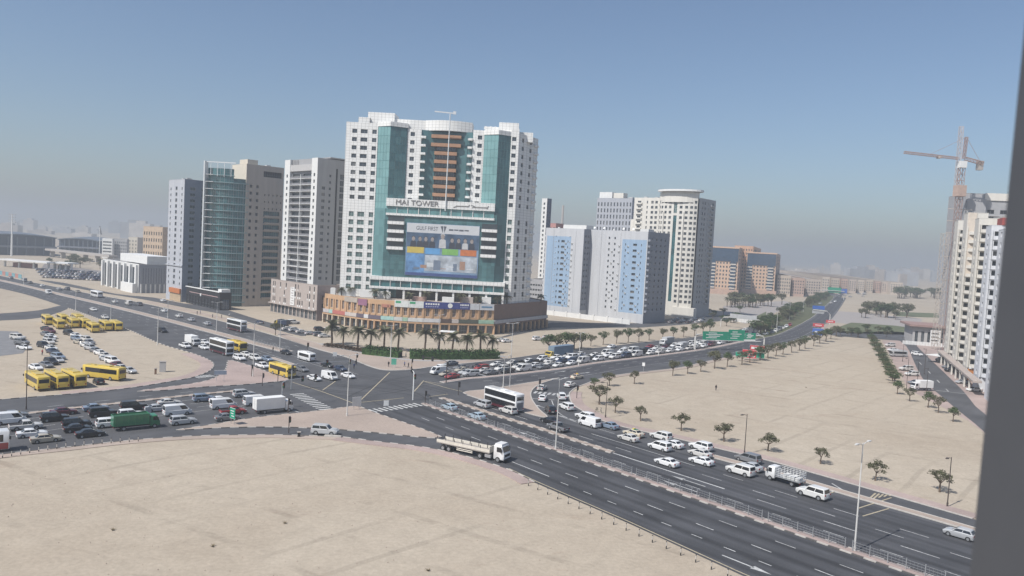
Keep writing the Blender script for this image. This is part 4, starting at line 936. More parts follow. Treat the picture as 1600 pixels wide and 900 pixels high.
for k, (px, xl, xr, yt, lab) in enumerate((((1150, 461), 1106, 1160, 387, 'salmon office block with blue glass top beside the cream tower'), ((1209, 462), 1163, 1216, 396, 'salmon office block with blue glass top and white corner bays'))):
    t, C, wl, wr, h = slab('office_block', lab, px, R(-20), xl, xr, yt, PK, 9, 11, PKD, wfrac=.45, rcols=3, cat='office block')
    bx(t, 'glass_top', BGLASS, -wl*.98, -.3, -.6, -.05, h*.70, h-1.2); bx(t, 'roof_band', PK, -wl-.5, .5, -.9, 0, h-1.1, h+.3)
    for f in ((.02, .2), (.74, .92)): 
        bx(t, 'corner_bay', BGLASS, -wl*(1-f[0]), -wl*(1-f[1]), -.9, -.05, 4, h*.70)
        for z in floors(6, h*.7, 8): bx(t, 'balcony', mat('pale stone', (.55, .5, .44), .8), -wl*(1-f[0])-.2, -wl*(1-f[1])+.2, -1.3, -.92, z, z+1.3)
    bx(t, 'base_block', PKD, -wl-3, 2, -3, -.95, 0, 5)
slab('office_block', 'tall salmon stair block standing between the two blue-topped offices', (1172, 459), R(-20), 1143, 1185, 385, mat('bright salmon stone', (.56, .34, .22), .8), 7, 12, None, wfrac=.4, rcols=2, cat='office block')
# long row of low flats
random.seed(9)
xs = 1213
for k in range(12):
    wpx = [24, 22, 26, 14, 16, 13, 14, 13, 14, 12, 13, 22][k]; top = [431, 435, 437, 433, 435, 436, 437, 438, 438, 440, 441, 442][k]; by = [463, 464, 464, 459, 459, 459, 458, 458, 458, 458, 459, 461][k]
    c0 = [(.50, .42, .34), (.46, .33, .27), (.50, .42, .36), (.56, .48, .40)][k % 4]
    slab('apartment_block', '%s flats in the far row' % ['sand coloured', 'pinkish brown', 'beige', 'pale cream'][k % 4], (xs+wpx-3, by), R(-12), xs, xs+wpx, top, mat('row render %d' % (k % 4), c0, .8), max(3, wpx//4), 5, None, wfrac=.5, rcols=1, cat='apartment block')
    xs += wpx*.98
# low white institute at the left
C, wl, wr, h = corner((216, 458), T45, 160, 259, 413)
t = thing('institute_building', C, T45, 'low white modern institute with vertical fins and a grey mesh side', 'building')
block(t, -wl, 0, 0, max(wr, 20), 0, h, HW, [(wl*(.06+.155*k), wl*(.15+.155*k), .5, h-2, 'win') for k in range(6)], [(2, wr-2, 5.5, h-2, 'dark')], msideR=mat('grey mesh panel', (.30, .31, .34), .7, var=.1, scale=2))
for k in range(7): bx(t, 'fin', WHITE, -wl+wl*(.02+.155*k), -wl+wl*(.055+.155*k), -1.3, -.02, 0, h-.5)
MESH = mat('grey mesh panel', (.3, .31, .34), .7)
for k in range(10): bx(t, 'mesh_panel', MESH, .15, .35, 1+wr*k/10.5, 1+wr*(k+.85)/10.5, 5.2, h-1.5)
for k in range(6): bx(t, 'column', HW, .05, .7, 1+wr*k/6, 1.7+wr*k/6, 0, 5)
bx(t, 'upper_block', WHITE, -wl*.75, -2, 5, 18, h, h+4.5); bx(t, 'porch', WHITE, -wl*.32, -.4, -3, -1.35, 0, 5.2)
slab('apartment_block', 'beige block with even window rows beside the grey tower', (252, 437), R(-12), 222, 268, 355, mat('warm beige', (.52, .40, .29), .8), 8, 7, None, wfrac=.42, cat='apartment block')
slab('apartment_block', 'pale striped office behind the white institute', (175, 404), R(-12), 159, 178, 373, HW, 1, 5, None, wfrac=.85, cat='office', hfrac=.45)
slab('apartment_block', 'grey gridded office behind the white institute', (198, 405), R(-12), 178, 200, 374, HG, 6, 5, None, wfrac=.5, cat='office')
slab('apartment_block', 'peach coloured block behind the white institute', (214, 405), R(-12), 200, 226, 371, BEIL, 3, 5, BEI, wfrac=.3, cat='apartment block')
# sports stadium, far
ST = mat('stadium navy', (.07, .09, .13), .6, var=.15, scale=.02); STR = mat('stadium roof', (.13, .155, .19), .5)
for (x0, x1, yb, yt, lab) in ((-40, 86, 398, 357, 'dark navy stadium stand with curved pale roof and floodlight mast in front'), (92, 156, 396, 364, 'smaller dark blue stadium hall with a gently curved roof')):
    a0, a1 = G(x0, yb-1), G(x1, yb+2); t = thing('stadium_stand', (a0+a1)/2, math.atan2(a1.y-a0.y, a1.x-a0.x), lab, 'stadium'); L2 = (a1-a0).length/2
    hh = ztop(*((a0+a1)/2), (yt+6)); n = 14
    q = MB()
    for i in range(n):
        f0, f1 = -1+2*i/n, -1+2*(i+1)/n; z0, z1 = hh*(1-.10*f0*f0), hh*(1-.10*f1*f1)
        q.quad((f0*L2, 0, 0), (f1*L2, 0, 0), (f1*L2, 0, z1-2), (f0*L2, 0, z0-2)); q.quad((f0*L2, -5, z0-1.5), (f1*L2, -5, z1-1.5), (f1*L2, 55, z1), (f0*L2, 55, z0), 1); q.quad((f0*L2, -5, z0-2.6), (f1*L2, -5, z1-2.6), (f1*L2, -5, z1-1.5), (f0*L2, -5, z0-1.5), 1)
    q.quad((-L2, 55, 0), (-L2, 0, 0), (-L2, 0, hh*.90-2), (-L2, 55, hh*.90)); q.quad((L2, 0, 0), (L2, 55, 0), (L2, 55, hh*.90), (L2, 0, hh*.90-2))
    q.obj('stand', [ST, STR], t)
    for i in range(9): q = MB(); x = L2*(-.9+.225*i); q.bar((x, -3, 0), (x, -4, hh*.8), 1, 1); q.obj('column', STR, t)
    bx(t, 'concourse', mat('stadium grey', (.2, .22, .26), .7), -L2, L2, -6, -.1, hh*.34, hh*.42)
g0 = G(18, 400); hm = ztop(g0.x, g0.y, 334)
t = thing('floodlight_mast', g0, 0, 'tall white floodlight mast in front of the stadium', 'floodlight'); MB().tube([(0, 0, 0), (0, 0, hm)], [1, .5], 8).obj('pole', WHITE, t)
for k in range(4): bx(t, 'lamp_frame', GALV, -3.5, 3.5, -.5, .5, hm-9+k*2.6, hm-8.2+k*2.6)
g0 = G(155, 409); hm = ztop(g0.x, g0.y, 352)
t = thing('flag_pole', g0, 0, 'tall flag pole with a drooping flag near the white institute', 'flag pole'); MB().tube([(0, 0, 0), (0, 0, hm-2)], [.5, .3], 8).obj('pole', WHITE, t)
q = MB(); 
for i in range(5): q.quad((.3+i*.3, .2*(i % 2), hm-i*1.6-1), (.3+i*.3+.3, .2*((i+1) % 2), hm-i*1.6-2.8), (-.8+i*.3+.3, .2*((i+1) % 2), hm-i*1.6-2.6), (-.8+i*.3, .2*(i % 2), hm-i*1.6-.6))
q.obj('flag', mat('flag cloth', (.12, .12, .13), .8), t)
# flyover and canopies at far left
a0, a1 = G(70, 401), G(170, 413); t = thing('flyover', (a0+a1)/2, math.atan2(a1.y-a0.y, a1.x-a0.x), 'thin grey flyover running past the stadium', 'bridge'); L2 = (a1-a0).length/2
bx(t, 'deck', CONC, -L2, L2, 0, 8, 6.5, 8.5)
for k in range(6): bx(t, 'pier', CONC, -L2*.9+k*L2*.36, -L2*.9+k*L2*.36+2, 2, 6, 0, 6.5)
for (x0, x1, y0, y1, lab) in ((2, 80, 411, 420, 'long white flat canopy roof at the far left'), (82, 112, 416, 421, 'small white canopy roof beside the far car lot')):
    a0, a1 = G(x0, y0+5), G(x1, y1+2); t = thing('canopy', (a0+a1)/2, math.atan2(a1.y-a0.y, a1.x-a0.x), lab, 'canopy'); L2 = (a1-a0).length/2
    bx(t, 'canopy_roof', WHITE, -L2, L2, -4, 7, 5, 6)
    for k in range(4): bx(t, 'column', WHITE, -L2*.9+k*L2*.58, -L2*.9+k*L2*.58+1.2, 0, 1.2, 0, 5)
    bx(t, 'kiosk', mat('brick red', (.25, .12, .1), .8) if x0 < 10 else HG, -L2*.6, L2*.2, 1.5, 6, 0, 3.6)
g0 = G(10, 431); t = thing('site_hoarding', g0, R(-40), 'teal and red hoarding boards at the far left roadside', 'hoarding'); 
for k in range(7): bx(t, 'hoarding_board', mat('hoarding %d' % (k % 2), [(.16, .34, .38), (.42, .2, .17)][k % 2], .7), -14+k*6, -8.2+k*6, 0, .2, 0, 2.6)
# hazy skyline
random.seed(21)
for k in range(34):
    if k < 20: x = uni(0, 262); Yd = uni(1700, 3200); hh = uni(18, 44) if 160 < x < 240 or k % 5 == 0 else uni(8, 26)
    else: x = uni(1190, 1480); Yd = uni(1500, 2600); hh = uni(12, 34)
    p = AT(x, 400, Yd); wb = uni(25, 60)
    t = thing('distant_building', (p.x, p.y, 0), uni(-.3, .3), 'hazy pale building on the %s skyline' % ('left' if k < 20 else 'right'), 'building', 'hazy skyline buildings')
    dm = mat('far render %d' % (k % 3), [(.40, .36, .33), (.5, .46, .42), (.33, .34, .36)][k % 3], .8, var=.2, scale=.05)
    bx(t, 'wall_block', dm, -wb/2, wb/2, 0, 20, 0, hh); bx(t, 'roof_block', dm, -wb*.2, wb*.25, 3, 15, hh, hh*1.12+2)
p = AT(874, 425, 1100); t = thing('radio_mast', (p.x, p.y, 0), 0, 'thin hazy mast beyond the dusty pink tower', 'mast'); MB().tube([(0, 0, 0), (0, 0, ztop(p.x, p.y, 321))], [2, 1.6], 8).obj('pole', CONC, t)
for (x, yt) in ((1278, 420), (1286, 418)):
    p = AT(x, 425, 2300); t = thing('distant_tower', (p.x, p.y, 0), 0, 'thin hazy tower far behind the row of flats', 'tower', 'hazy thin towers'); bx(t, 'wall_block', CONC, -4, 4, 0, 8, 0, ztop(p.x, p.y, yt)); bx(t, 'roof_block', CONC, -2, 2, 2, 6, ztop(p.x, p.y, yt), ztop(p.x, p.y, yt-3))

# --- right-hand side
QC = mat('cream balcony render', (.62, .595, .54), .8, var=.08, scale=.5, stretch=(1, 1, .1)); QP = mat('peach render', (.58, .51, .43), .8); QW = mat('pale blue white render', (.60, .615, .64), .8, var=.07, scale=.5, stretch=(1, 1, .1)); QR = mat('brick red panel', (.32, .07, .06), .7)
Cn = G(1572, 624); Cf = G(1502, 568); ang = math.atan2(Cn.y-Cf.y, Cn.x-Cf.x); Wd = (Cn-Cf).length
h = ztop(Cf.x, Cf.y, 347)
t = thing('apartment_tower', Cf, ang, 'cream and pale blue apartment tower with stacked balconies beside the window jamb', 'tower')
nf = 16; fz = floors(5, h-3, nf); fh = fz[1]-fz[0]
block(t, 0, Wd*1.3, 0, 24, 0, h-1, QC, [(3+6*k, 5.2+6*k, z+.3, z+1.9, 'win') for k in range(int(Wd*1.3/6)-1) for z in fz[:-1]], (), (), par=.4)
bays = [(0, 9, -6.5, h, QC), (Wd*.26, Wd*.26+9, -6.5, h+1.6, QC), (Wd*.52, Wd*.52+8, -6, h-1.5, QC), (Wd*.78, Wd*.78+9, -6, h-5, QW), (Wd*1.02, Wd*1.02+9, -6, h-7, QW)]
for j, (x0, x1, y0, hh, m) in enumerate(bays):
    block(t, x0, x1, y0, -.02, 0, hh, m, grid([((x1-x0)*.5, 2.0)], fz[:-1], 1.5), [(1.0, -y0-1.4, z+.15, z+fh-.75, 'win') for z in fz if z+fh < hh], (), par=.3, depth=.7)
    for k, z in enumerate(fz):
        if z+fh > hh: continue
        q = MB(); n = 6; pts = [(x1+.02+1.5*math.sin(math.pi*i/n)**.6, y0+.6+(-y0-1.5)*i/n) for i in range(n+1)]; q.prism(pts, z-.3, z+.85, 0, 0, True); q.obj('balcony', m, t)
        bx(t, 'balcony_post', m, x1+.02, x1+.5, y0+.1, y0+.5, z-.3, z+fh-.35)
        if j == 2 and k in (3, 4, 7, 8, 12) or j == 3 and k in (2, 5, 6, 10): bx(t, 'red_panel', QR, x1+.02, x1+.12, -1.3, -.3, z-.2, z+fh*.75)
bx(t, 'peach_wall', QP, bays[1][1]+.02, bays[1][1]+.3, -6.3, -3.6, h*.62, h+1.7); bx(t, 'red_gable', QR, bays[3][0]+1, bays[3][1]+.3, -3.3, -.1, h-4.85, h-2.5)
bx(t, 'shop_front', mat('orange shop', (.50, .2, .06), .7), bays[2][1]+.02, bays[2][1]+.4, -5.5, -1.5, 0, 4.2); bx(t, 'shop_sign', WHITE, bays[2][1]+.02, bays[2][1]+.8, -5.2, -2, 4.3, 5.0)
bx(t, 'arcade_band', PODG, 0, Wd, -9, -6.53, 4.0, 4.6)
for k in range(9): bx(t, 'column', QC, Wd*(.02+.11*k), Wd*(.02+.11*k)+.5, -8.8, -8.3, 0, 4.0)
# unfinished grey tower behind
UG = mat('bare grey render', (.36, .36, .365), .85, var=.08)
Cq = G(1489, 545); h2 = ztop(Cq.x, Cq.y, 302)
t = thing('unfinished_tower', Cq, R(-12), 'bare grey unfinished tower with empty window openings behind the crane', 'tower'); Wq = 42; fz = floors(4, h2-6, 20)
hs = [(c, c+3.0, z, z+1.9, 'dark') for c in (9.5, 15, 20.5, 26, 31.5, 37) for z in fz]+[(2.5, 4.5, z, z+1.9, 'dark') for z in fz[::3]]
block(t, 0, Wq, 0, 24, 0, h2, UG, hs, (), (), par=.5); bx(t, 'parapet_band', CRM, 8, Wq+.5, -.5, -.06, h2-3, h2+.4); bx(t, 'stair_core', UG, .5, 8.4, -1.2, -.05, 0, h2-2.5)
for z in fz: bx(t, 'floor_band', HGL, 8.6, Wq, -.35, -.03, z-1.1, z-.75)
# tower crane
gc = G(1478, 548); hc = ztop(gc.x, gc.y, 252); CRN = mat('crane red', (.34, .235, .205), .8); CRY = mat('crane pale', (.50, .45, .40), .6)
t = thing('tower_crane', gc, 0, 'red tower crane with a long thin jib beside the unfinished tower', 'crane'); 
def lattice(p0, p1, wd, n, m, nm):
    q = MB(); p0, p1 = Vector(p0), Vector(p1); d = (p1-p0).normalized(); up = Vector((0, 0, 1)) if abs(d.z) < .9 else Vector((0, 1, 0)); a = d.cross(up).normalized()*wd/2; c = a.cross(d).normalized()*wd/2
    cs = (a+c, a-c, -a-c, -a+c)
    for k in range(4):
        q.bar(p0+cs[k], p1+cs[k], .16, .16)
        for i in range(n): s0, s1 = p0+(p1-p0)*(i/n), p0+(p1-p0)*((i+1)/n); q.bar(s0+cs[k], s1+cs[(k+1) % 4], .13, .13); q.bar(s1+cs[k], s1+cs[(k+1) % 4], .13, .13)
    return q.obj(nm, m, t)
lattice((0, 0, 0), (0, 0, hc), 2.2, 30, CRN, 'mast'); 
dj = gc.length*.0
sj = gc.y/1200
jl = (1406-1490)*sj; lattice((-2, 0, hc+1.2), (jl, 4, hc+3.2), 1.0, 22, CRN, 'jib'); lattice((1, 0, hc+1.3), (9.5*sj*3.2, -1, hc-.6), 1.4, 6, CRN, 'counter_jib')
bx(t, 'counterweight', CONC, 24*sj, 31*sj, -1.2, 1.2, hc-3.6, hc+.6); bx(t, 'cab', WHITE, -1.5, 1.5, -1.6, 1.6, hc-3, hc)
lattice((.6, 0, hc+1), (1.0, 0, hc+11), 1.0, 5, CRN, 'apex'); q = MB(); q.bar((1, 0, hc+11), (jl*.55, 2, hc+2.8), .12, .12); q.bar((1, 0, hc+11), (26*sj, -1, hc), .12, .12); q.obj('tie_bar', CRN, t)
bx(t, 'trolley', CRY, jl*.42, jl*.42+1.6, .8, 3, hc+1.0, hc+2.0); lattice((-3.2, 3, 0), (-3.2, 3, hc*.62), 2.6, 20, CRY, 'hoist_mast'); bx(t, 'climbing_collar', mat('crane peach', (.46, .34, .28), .7), -2, 2, -2, 2, hc-16, hc-11)
for k in range(12): bx(t, 'hoist_tie', CRY, -3.2, 8, 2.6, 2.9, 5+k*5.5, 5.3+k*5.5)
gc2 = AT(1491, 330, 420); t = thing('tower_crane', (gc2.x, gc2.y, 0), 0, 'thin faded crane mast rising behind the red crane', 'crane'); lattice((0, 0, 0), (0, 0, ztop(gc2.x, gc2.y, 198)), 1.7, 40, mat('crane faded', (.55, .48, .45), .7), 'mast')
# pavilion by the right street
Cv = G(1484, 541); wl = reach(Cv, R(165), 1425); t = thing('pavilion', Cv, R(-15), 'pale pavilion with brown flat roof and white fence by the right street', 'pavilion')
block(t, -wl, 0, 0, 18, 0, 8.5, HGL, [(1+k*wl/6, wl/6*(k+.85), .3, 6.3, 'win') for k in range(6)], par=.3); bx(t, 'roof_slab', mat('brown roof', (.30, .20, .18), .8), -wl-2, 2, -2, 20, 8.63, 9.6); bx(t, 'billboard_panel', WHITE, -wl*.55, -wl*.28, -1.2, -.9, .6, 7.4)
for k in range(3): bx(t, 'sign_stroke', BLACK, -wl*.52, -wl*.33, -1.25, -1.21, 2+k*1.7, 2.6+k*1.7)
for k in range(18): bx(t, 'fence_panel', WHITE, -wl-6+k*(wl+6)/18, -wl-6+(k+.92)*(wl+6)/18, -8, -7.8, 0, 1.8)
# bridge railing wall behind the trees
a0, a1 = G(1142, 502), G(1184, 506); t = thing('parapet_wall', (a0+a1)/2, math.atan2(a1.y-a0.y, a1.x-a0.x), 'pale ribbed parapet wall near the blue direction signs', 'wall'); L2 = (a1-a0).length/2; 
for k in range(10): bx(t, 'wall_panel', HW, -L2+k*L2/5, -L2+(k+.93)*L2/5, 0, .5, 0, 3)

# --- window jamb of the building the photo is taken from
XJ = .27
e1 = ray(1597, 80); e2 = ray(1515, 900)
p1 = Vector((XJ, e1.y*XJ/e1.x, CAM_H+e1.z*XJ/e1.x)); p2 = Vector((XJ, e2.y*XJ/e2.x, CAM_H+e2.z*XJ/e2.x)); dv = (p1-p2)/(p1.z-p2.z)
top, bot = p1+dv*.6, p2-dv*.6
t = thing('open_window_frame', (XJ, p2.y-.3, 37.0), 0, 'dark grey window jamb of the viewpoint along the right edge', 'window frame')
ox, oy, oz = t.location
JM = mat('grey aluminium jamb', (.068, .072, .081), .55, .0, var=.04, scale=20)
q = MB(); L4 = [(0, -1.4-oy*0, bot.z-oz), (0, bot.y-oy, bot.z-oz), (0, top.y-oy, top.z-oz), (0, -1.4, top.z-oz)]
q.ngon(list(reversed(L4))); q.ngon([(.5, a[1], a[2]) for a in L4])
for i in range(4): a, c = L4[i], L4[(i+1) % 4]; q.quad(a, c, (.5, c[1], c[2]), (.5, a[1], a[2]))
q.obj('jamb', JM, t)
q = MB(); q.bar((.004, top.y-oy-.02, top.z-oz), (.004, bot.y-oy-.02, bot.z-oz), .006, .006); q.obj('gasket', BLACK, t)
# ---------------------------------------------------------------- vehicles
PAINT = {}
WV = random.Random(5)
def paint(n):
    c = {'white': (.74, .74, .73), 'silver': (.42, .43, .44), 'grey': (.17, .175, .185), 'black': (.018, .018, .02), 'dark blue': (.03, .045, .085), 'blue grey': (.20, .25, .32), 'red': (.30, .03, .035), 'maroon': (.10, .02, .03),
         'beige': (.42, .38, .31), 'yellow': (.62, .45, .07), 'green': (.02, .17, .075), 'cream': (.62, .55, .43), 'bright yellow': (.72, .58, .12), 'light blue': (.36, .45, .52), 'pearl': (.66, .655, .63), 'dusty white': (.58, .565, .535)}[n]
    return PAINT.setdefault(n, mat('paint '+n, c, .32, 0.0, var=.05, scale=.8, spec=.5, coat=.5))
HLAMP = mat('headlamp glass', (.55, .57, .58), .15, spec=.8, var=0); TLAMP = mat('tail lamp red', (.32, .015, .015), .25, var=0)
RIM = mat('wheel rim', (.34, .35, .36), .4, .5, var=0); CHAS = mat('chassis black', (.03, .03, .032), .7)
WHM = {}
def wheel_mb(r, wd):
    q = MB(); n = 16
    for s in (-1, 1):
        pass
    q.tube([(0, -wd/2, 0), (0, -wd/2+.03, 0), (0, wd/2-.03, 0), (0, wd/2, 0)], [r*.93, r, r, r*.93], n, 0)
    q.tube([(0, -wd/2-.012, 0), (0, wd/2+.012, 0)], r*.6, 10, 1)
    return q
def loft(q, st, m=0, ch=.1):
    n0 = len(q.v); k = 8
    for x, zb, zt, hw in st:
        c = min(ch, (zt-zb)*.35)
        ring = [(-hw*.93, zb), (-hw, zb+c), (-hw, zt-c), (-hw*.9, zt), (hw*.9, zt), (hw, zt-c), (hw, zb+c), (hw*.93, zb)]
        q.v += [(x, y, z) for y, z in ring]
    for i in range(len(st)-1):
        for j in range(k):
            a = n0+i*k; q.f.append((a+j, a+(j+1) % k, a+k+(j+1) % k, a+k+j)); q.m.append(m)
    q.f.append(tuple(n0+j for j in reversed(range(k)))); q.m.append(m)
    q.f.append(tuple(n0+(len(st)-1)*k+j for j in range(k))); q.m.append(m)
CARS = {  # L, W, H, lower stations (x from rear, zb, zt, hw), cabin (xb0, xb1, xt0, xt1, zb, zt, hwb, hwt), wheel r, axle x
 'sedan': (4.75, 1.82, 1.46, [(0,.36,.78,.74),(.1,.26,1.0,.85),(.9,.2,1.04,.9),(1.6,.19,1.0,.91),(3.2,.19,.97,.91),(4.1,.2,.86,.89),(4.6,.27,.72,.82),(4.75,.38,.6,.7)], (.62,3.5,1.3,2.6,.96,1.46,.86,.62), .33, (.95,3.7)),
 'suv': (4.85, 1.92, 1.78, [(0,.42,.95,.82),(.08,.32,1.14,.92),(.9,.27,1.16,.96),(3.3,.27,1.12,.96),(4.2,.28,1.04,.94),(4.7,.34,.9,.88),(4.85,.45,.75,.78)], (.1,3.55,.35,2.75,1.1,1.78,.9,.7), .38, (.95,3.85)),
 'large suv': (5.1, 2.0, 1.94, [(0,.45,1.05,.88),(.08,.34,1.24,.97),(.9,.3,1.26,1.0),(3.4,.3,1.22,1.0),(4.5,.32,1.18,.98),(4.95,.38,1.02,.92),(5.1,.5,.85,.84)], (.08,3.7,.28,3.0,1.2,1.94,.95,.78), .41, (1.05,4.1)),
 'hatchback': (4.1, 1.75, 1.5, [(0,.38,.85,.74),(.08,.28,1.02,.85),(.8,.2,1.04,.87),(2.8,.2,.98,.88),(3.6,.22,.88,.85),(4.0,.3,.74,.78),(4.1,.4,.62,.68)], (.15,3.1,.55,2.3,.97,1.5,.83,.63), .32, (.75,3.3)),
 'minivan': (4.9, 1.9, 1.8, [(0,.4,1.0,.82),(.08,.3,1.12,.92),(1,.24,1.14,.95),(3.6,.24,1.06,.95),(4.4,.27,.92,.92),(4.8,.34,.78,.84),(4.9,.45,.65,.74)], (.1,4.0,.3,2.95,1.08,1.8,.9,.72), .35, (.95,3.9)),
 'pickup': (5.2, 1.85, 1.75, [(0,.5,1.02,.86),(.05,.42,1.08,.91),(2.0,.36,1.08,.92),(4.3,.32,1.06,.92),(4.9,.34,.98,.88),(5.2,.45,.8,.78)], (1.9,4.0,2.1,3.3,1.05,1.75,.86,.7), .38, (1.15,4.2)),
 'van': (5.3, 1.95, 2.2, [(0,.4,1.15,.88),(.06,.3,1.2,.96),(1,.26,1.22,.975),(4.3,.26,1.2,.975),(5.0,.3,1.05,.93),(5.3,.42,.8,.82)], (.06,5.0,.14,4.0,1.18,2.2,.96,.84), .36, (1.1,4.3)),
}
PARTC = {}
def car_mesh(kind):
    if kind in PARTC: return PARTC[kind]
    L, Wd, H, st, cb, r, ax = CARS[kind]; o = -L/2
    q = MB(); loft(q, [(x+o, a, c, d) for x, a, c, d in st])
    xb0, xb1, xt0, xt1, zb, zt, hb, ht = cb; B = [(xb0+o, -hb, zb-.06), (xb1+o, -hb*.93, zb-.06), (xb1+o, hb*.93, zb-.06), (xb0+o, hb, zb-.06)]; zl = zt-.07
    Tm = [(xt0+o, -ht-.05, zl), (xt1+o, -ht-.02, zl), (xt1+o, ht+.02, zl), (xt0+o, ht+.05, zl)]; Tt = [(xt0+o+.18, -ht+.06, zt), (xt1+o-.22, -ht+.08, zt), (xt1+o-.22, ht-.08, zt), (xt0+o+.18, ht-.06, zt)]
    n = len(q.v); q.v += B+Tm+Tt
    for s in (0, 4):
        for j in range(4): a, c = n+s+j, n+s+(j+1) % 4; q.f.append((a, c, c+4, a+4)); q.m.append(0)
    q.f.append((n+8, n+9, n+10, n+11)); q.m.append(0)
    for x in ax:                                                      # dark wheel arches
        for s in (-1, 1): q.tube([(x+o, s*(Wd/2-.25), r*.98), (x+o, s*(Wd/2+.004), r*.98)], r*1.13, 14, 1)
    q.box(o+.3, L/2-.3, -Wd*.42, Wd*.42, .16, .32, 1)
    for s in (-1, 1): q.box(xb1+o-.55, xb1+o-.35, s*(hb+.02)-.09, s*(hb+.02)+.09, zb+.02, zb+.16, 0)   # mirrors
    q.box(-L/2-.03, -L/2+.1, -.28, .28, .62, .74, 2)
    if kind == 'pickup': q.box(o+.12, 1.9+o, -.76, .76, 1.07, 1.09, 1)
    body = q
    def pane(a, b2, c, d, mg=(.08, .1), off=.012):
        a, b2, c, d = map(Vector, (a, b2, c, d)); nn = (b2-a).cross(d-a).normalized()*off
        f = lambda u, v: (a*(1-u)+b2*u)*(1-v)+(d*(1-u)+c*u)*v+nn
        return [f(mg[0], mg[1]), f(1-mg[0], mg[1]), f(1-mg[0], 1-mg[1]*.7), f(mg[0], 1-mg[1]*.7)]
    parts = []
    q = MB(); q.ngon(pane(B[1], B[2], Tm[2], Tm[1], (.07, .1))); parts.append(('windscreen', q, CGLASS))
    q = MB(); q.ngon(pane(B[3], B[0], Tm[0], Tm[3], (.08, .12))); parts.append(('rear_window', q, CGLASS))
    for s in (0, 1):
        q = MB(); e = (B[0], B[1], Tm[1], Tm[0]) if s == 0 else (B[2], B[3], Tm[3], Tm[2])
        a, b2, c, d = pane(*e, (.06, .16)); 
        if kind == 'van' : a, b2, c, d = [x for x in (a, b2, c, d)]; f = .30; q.ngon([a+(b2-a)*(1-f), b2, c, d+(c-d)*(1-f)] if s == 0 else [a, a+(b2-a)*f, d+(c-d)*f, d])
        else:
            m1 = lambda u: (a+(b2-a)*u, d+(c-d)*u); p0, p1 = m1(.48), m1(.52); q.ngon([a, p0[0], p0[1], d]); q.ngon([p1[0], b2, c, p1[1]])
        parts.append(('side_window', q, CGLASS))
    zf = st[-2][2]; hf = st[-2][3]; xr = st[1]
    for s in (-1, 1):
        q = MB(); q.box(L/2-.34, L/2-.04, min(s*hf*.62, s*hf*.97), max(s*hf*.62, s*hf*.97), zf-.2, zf-.03); parts.append(('headlight', q, HLAMP))
        q = MB(); q.box(-L/2-.015, -L/2+.18, min(s*.5*Wd*.62, s*.5*Wd*.93), max(s*.5*Wd*.62, s*.5*Wd*.93), xr[2]-.3, xr[2]-.08); parts.append(('tail_light', q, TLAMP))
    pm = [(nm, mb.mesh(nm, [mt]), (0, 0, 0)) for nm, mb, mt in parts]
    wm = wheel_mb(r, .24); wmesh = wm.mesh('wheel', [RUBBER, RIM], R(40)); ws = [(x+o, s*(Wd/2-.115), r) for x in ax for s in (-1, 1)]
    pm += [('wheel', wmesh, w0) for w0 in ws]
    far = MB(); far.add(body)
    for nm, mb, mt in parts: far.add(mb, (0, 0, 0), {0: {CGLASS.name: 3, HLAMP.name: 4, TLAMP.name: 5}[mt.name]})
    for w0 in ws: far.add(wm, w0, {0: 6, 1: 7})
    bm = body.mesh('body', [paint('white'), CHAS, WHITE], R(32)); fm = far.mesh('car', [paint('white'), CHAS, WHITE, CGLASS, HLAMP, TLAMP, RUBBER, RIM], R(32))
    PARTC[kind] = (bm, pm, fm); return PARTC[kind]
BODYCAT = {'sedan': 'car', 'suv': 'car', 'large suv': 'car', 'hatchback': 'car', 'minivan': 'car', 'pickup': 'pickup', 'van': 'van'}
NAME = {'sedan': 'sedan_car', 'suv': 'suv_car', 'large suv': 'suv_car', 'hatchback': 'hatchback_car', 'minivan': 'minivan_car', 'pickup': 'pickup_truck', 'van': 'van'}
def car(pos, ang, kind, colr, ctx, group, far=False, label=None, roof=None):
    bm, pm, fm = car_mesh(kind); pc = WV.choice(['white', 'white', 'pearl', 'dusty white']) if colr == 'white' else colr; lab = label or '%s %s %s' % (colr, kind, ctx); ang += uni(-.02, .02)
    if far:
        o = inst(NAME[kind], fm, None, (pos.x, pos.y, .05), ang, {0: paint(pc)}); tag(o, lab, BODYCAT[kind], group, PX(pos.x, pos.y)[0]); return o
    t = thing(NAME[kind], (pos.x, pos.y, .05), ang, lab, BODYCAT[kind], group)
    inst('body', bm, t, over={0: paint(pc)})
    for nm, me, lc in pm: inst(nm, me, t, lc)
    if roof:
        L, Wd, H, st, cb, r, ax = CARS[kind]; q = MB(); q.box(cb[2]-L/2+.1, cb[3]-L/2-.1, -cb[7]+.1, cb[7]-.1, cb[5]-.005, cb[5]+.012); q.obj('roof_panel', paint(roof), t); q = MB(); q.box(.1-.35, .1+.05, -.3, .3, cb[5]+.013, cb[5]+.2); q.obj('roof_sign', paint('bright yellow'), t)
    return t
def P(x, y, z=.75): return G(x, y, z)
ANG_R = A_ANG; ANG_D = A_ANG+math.pi
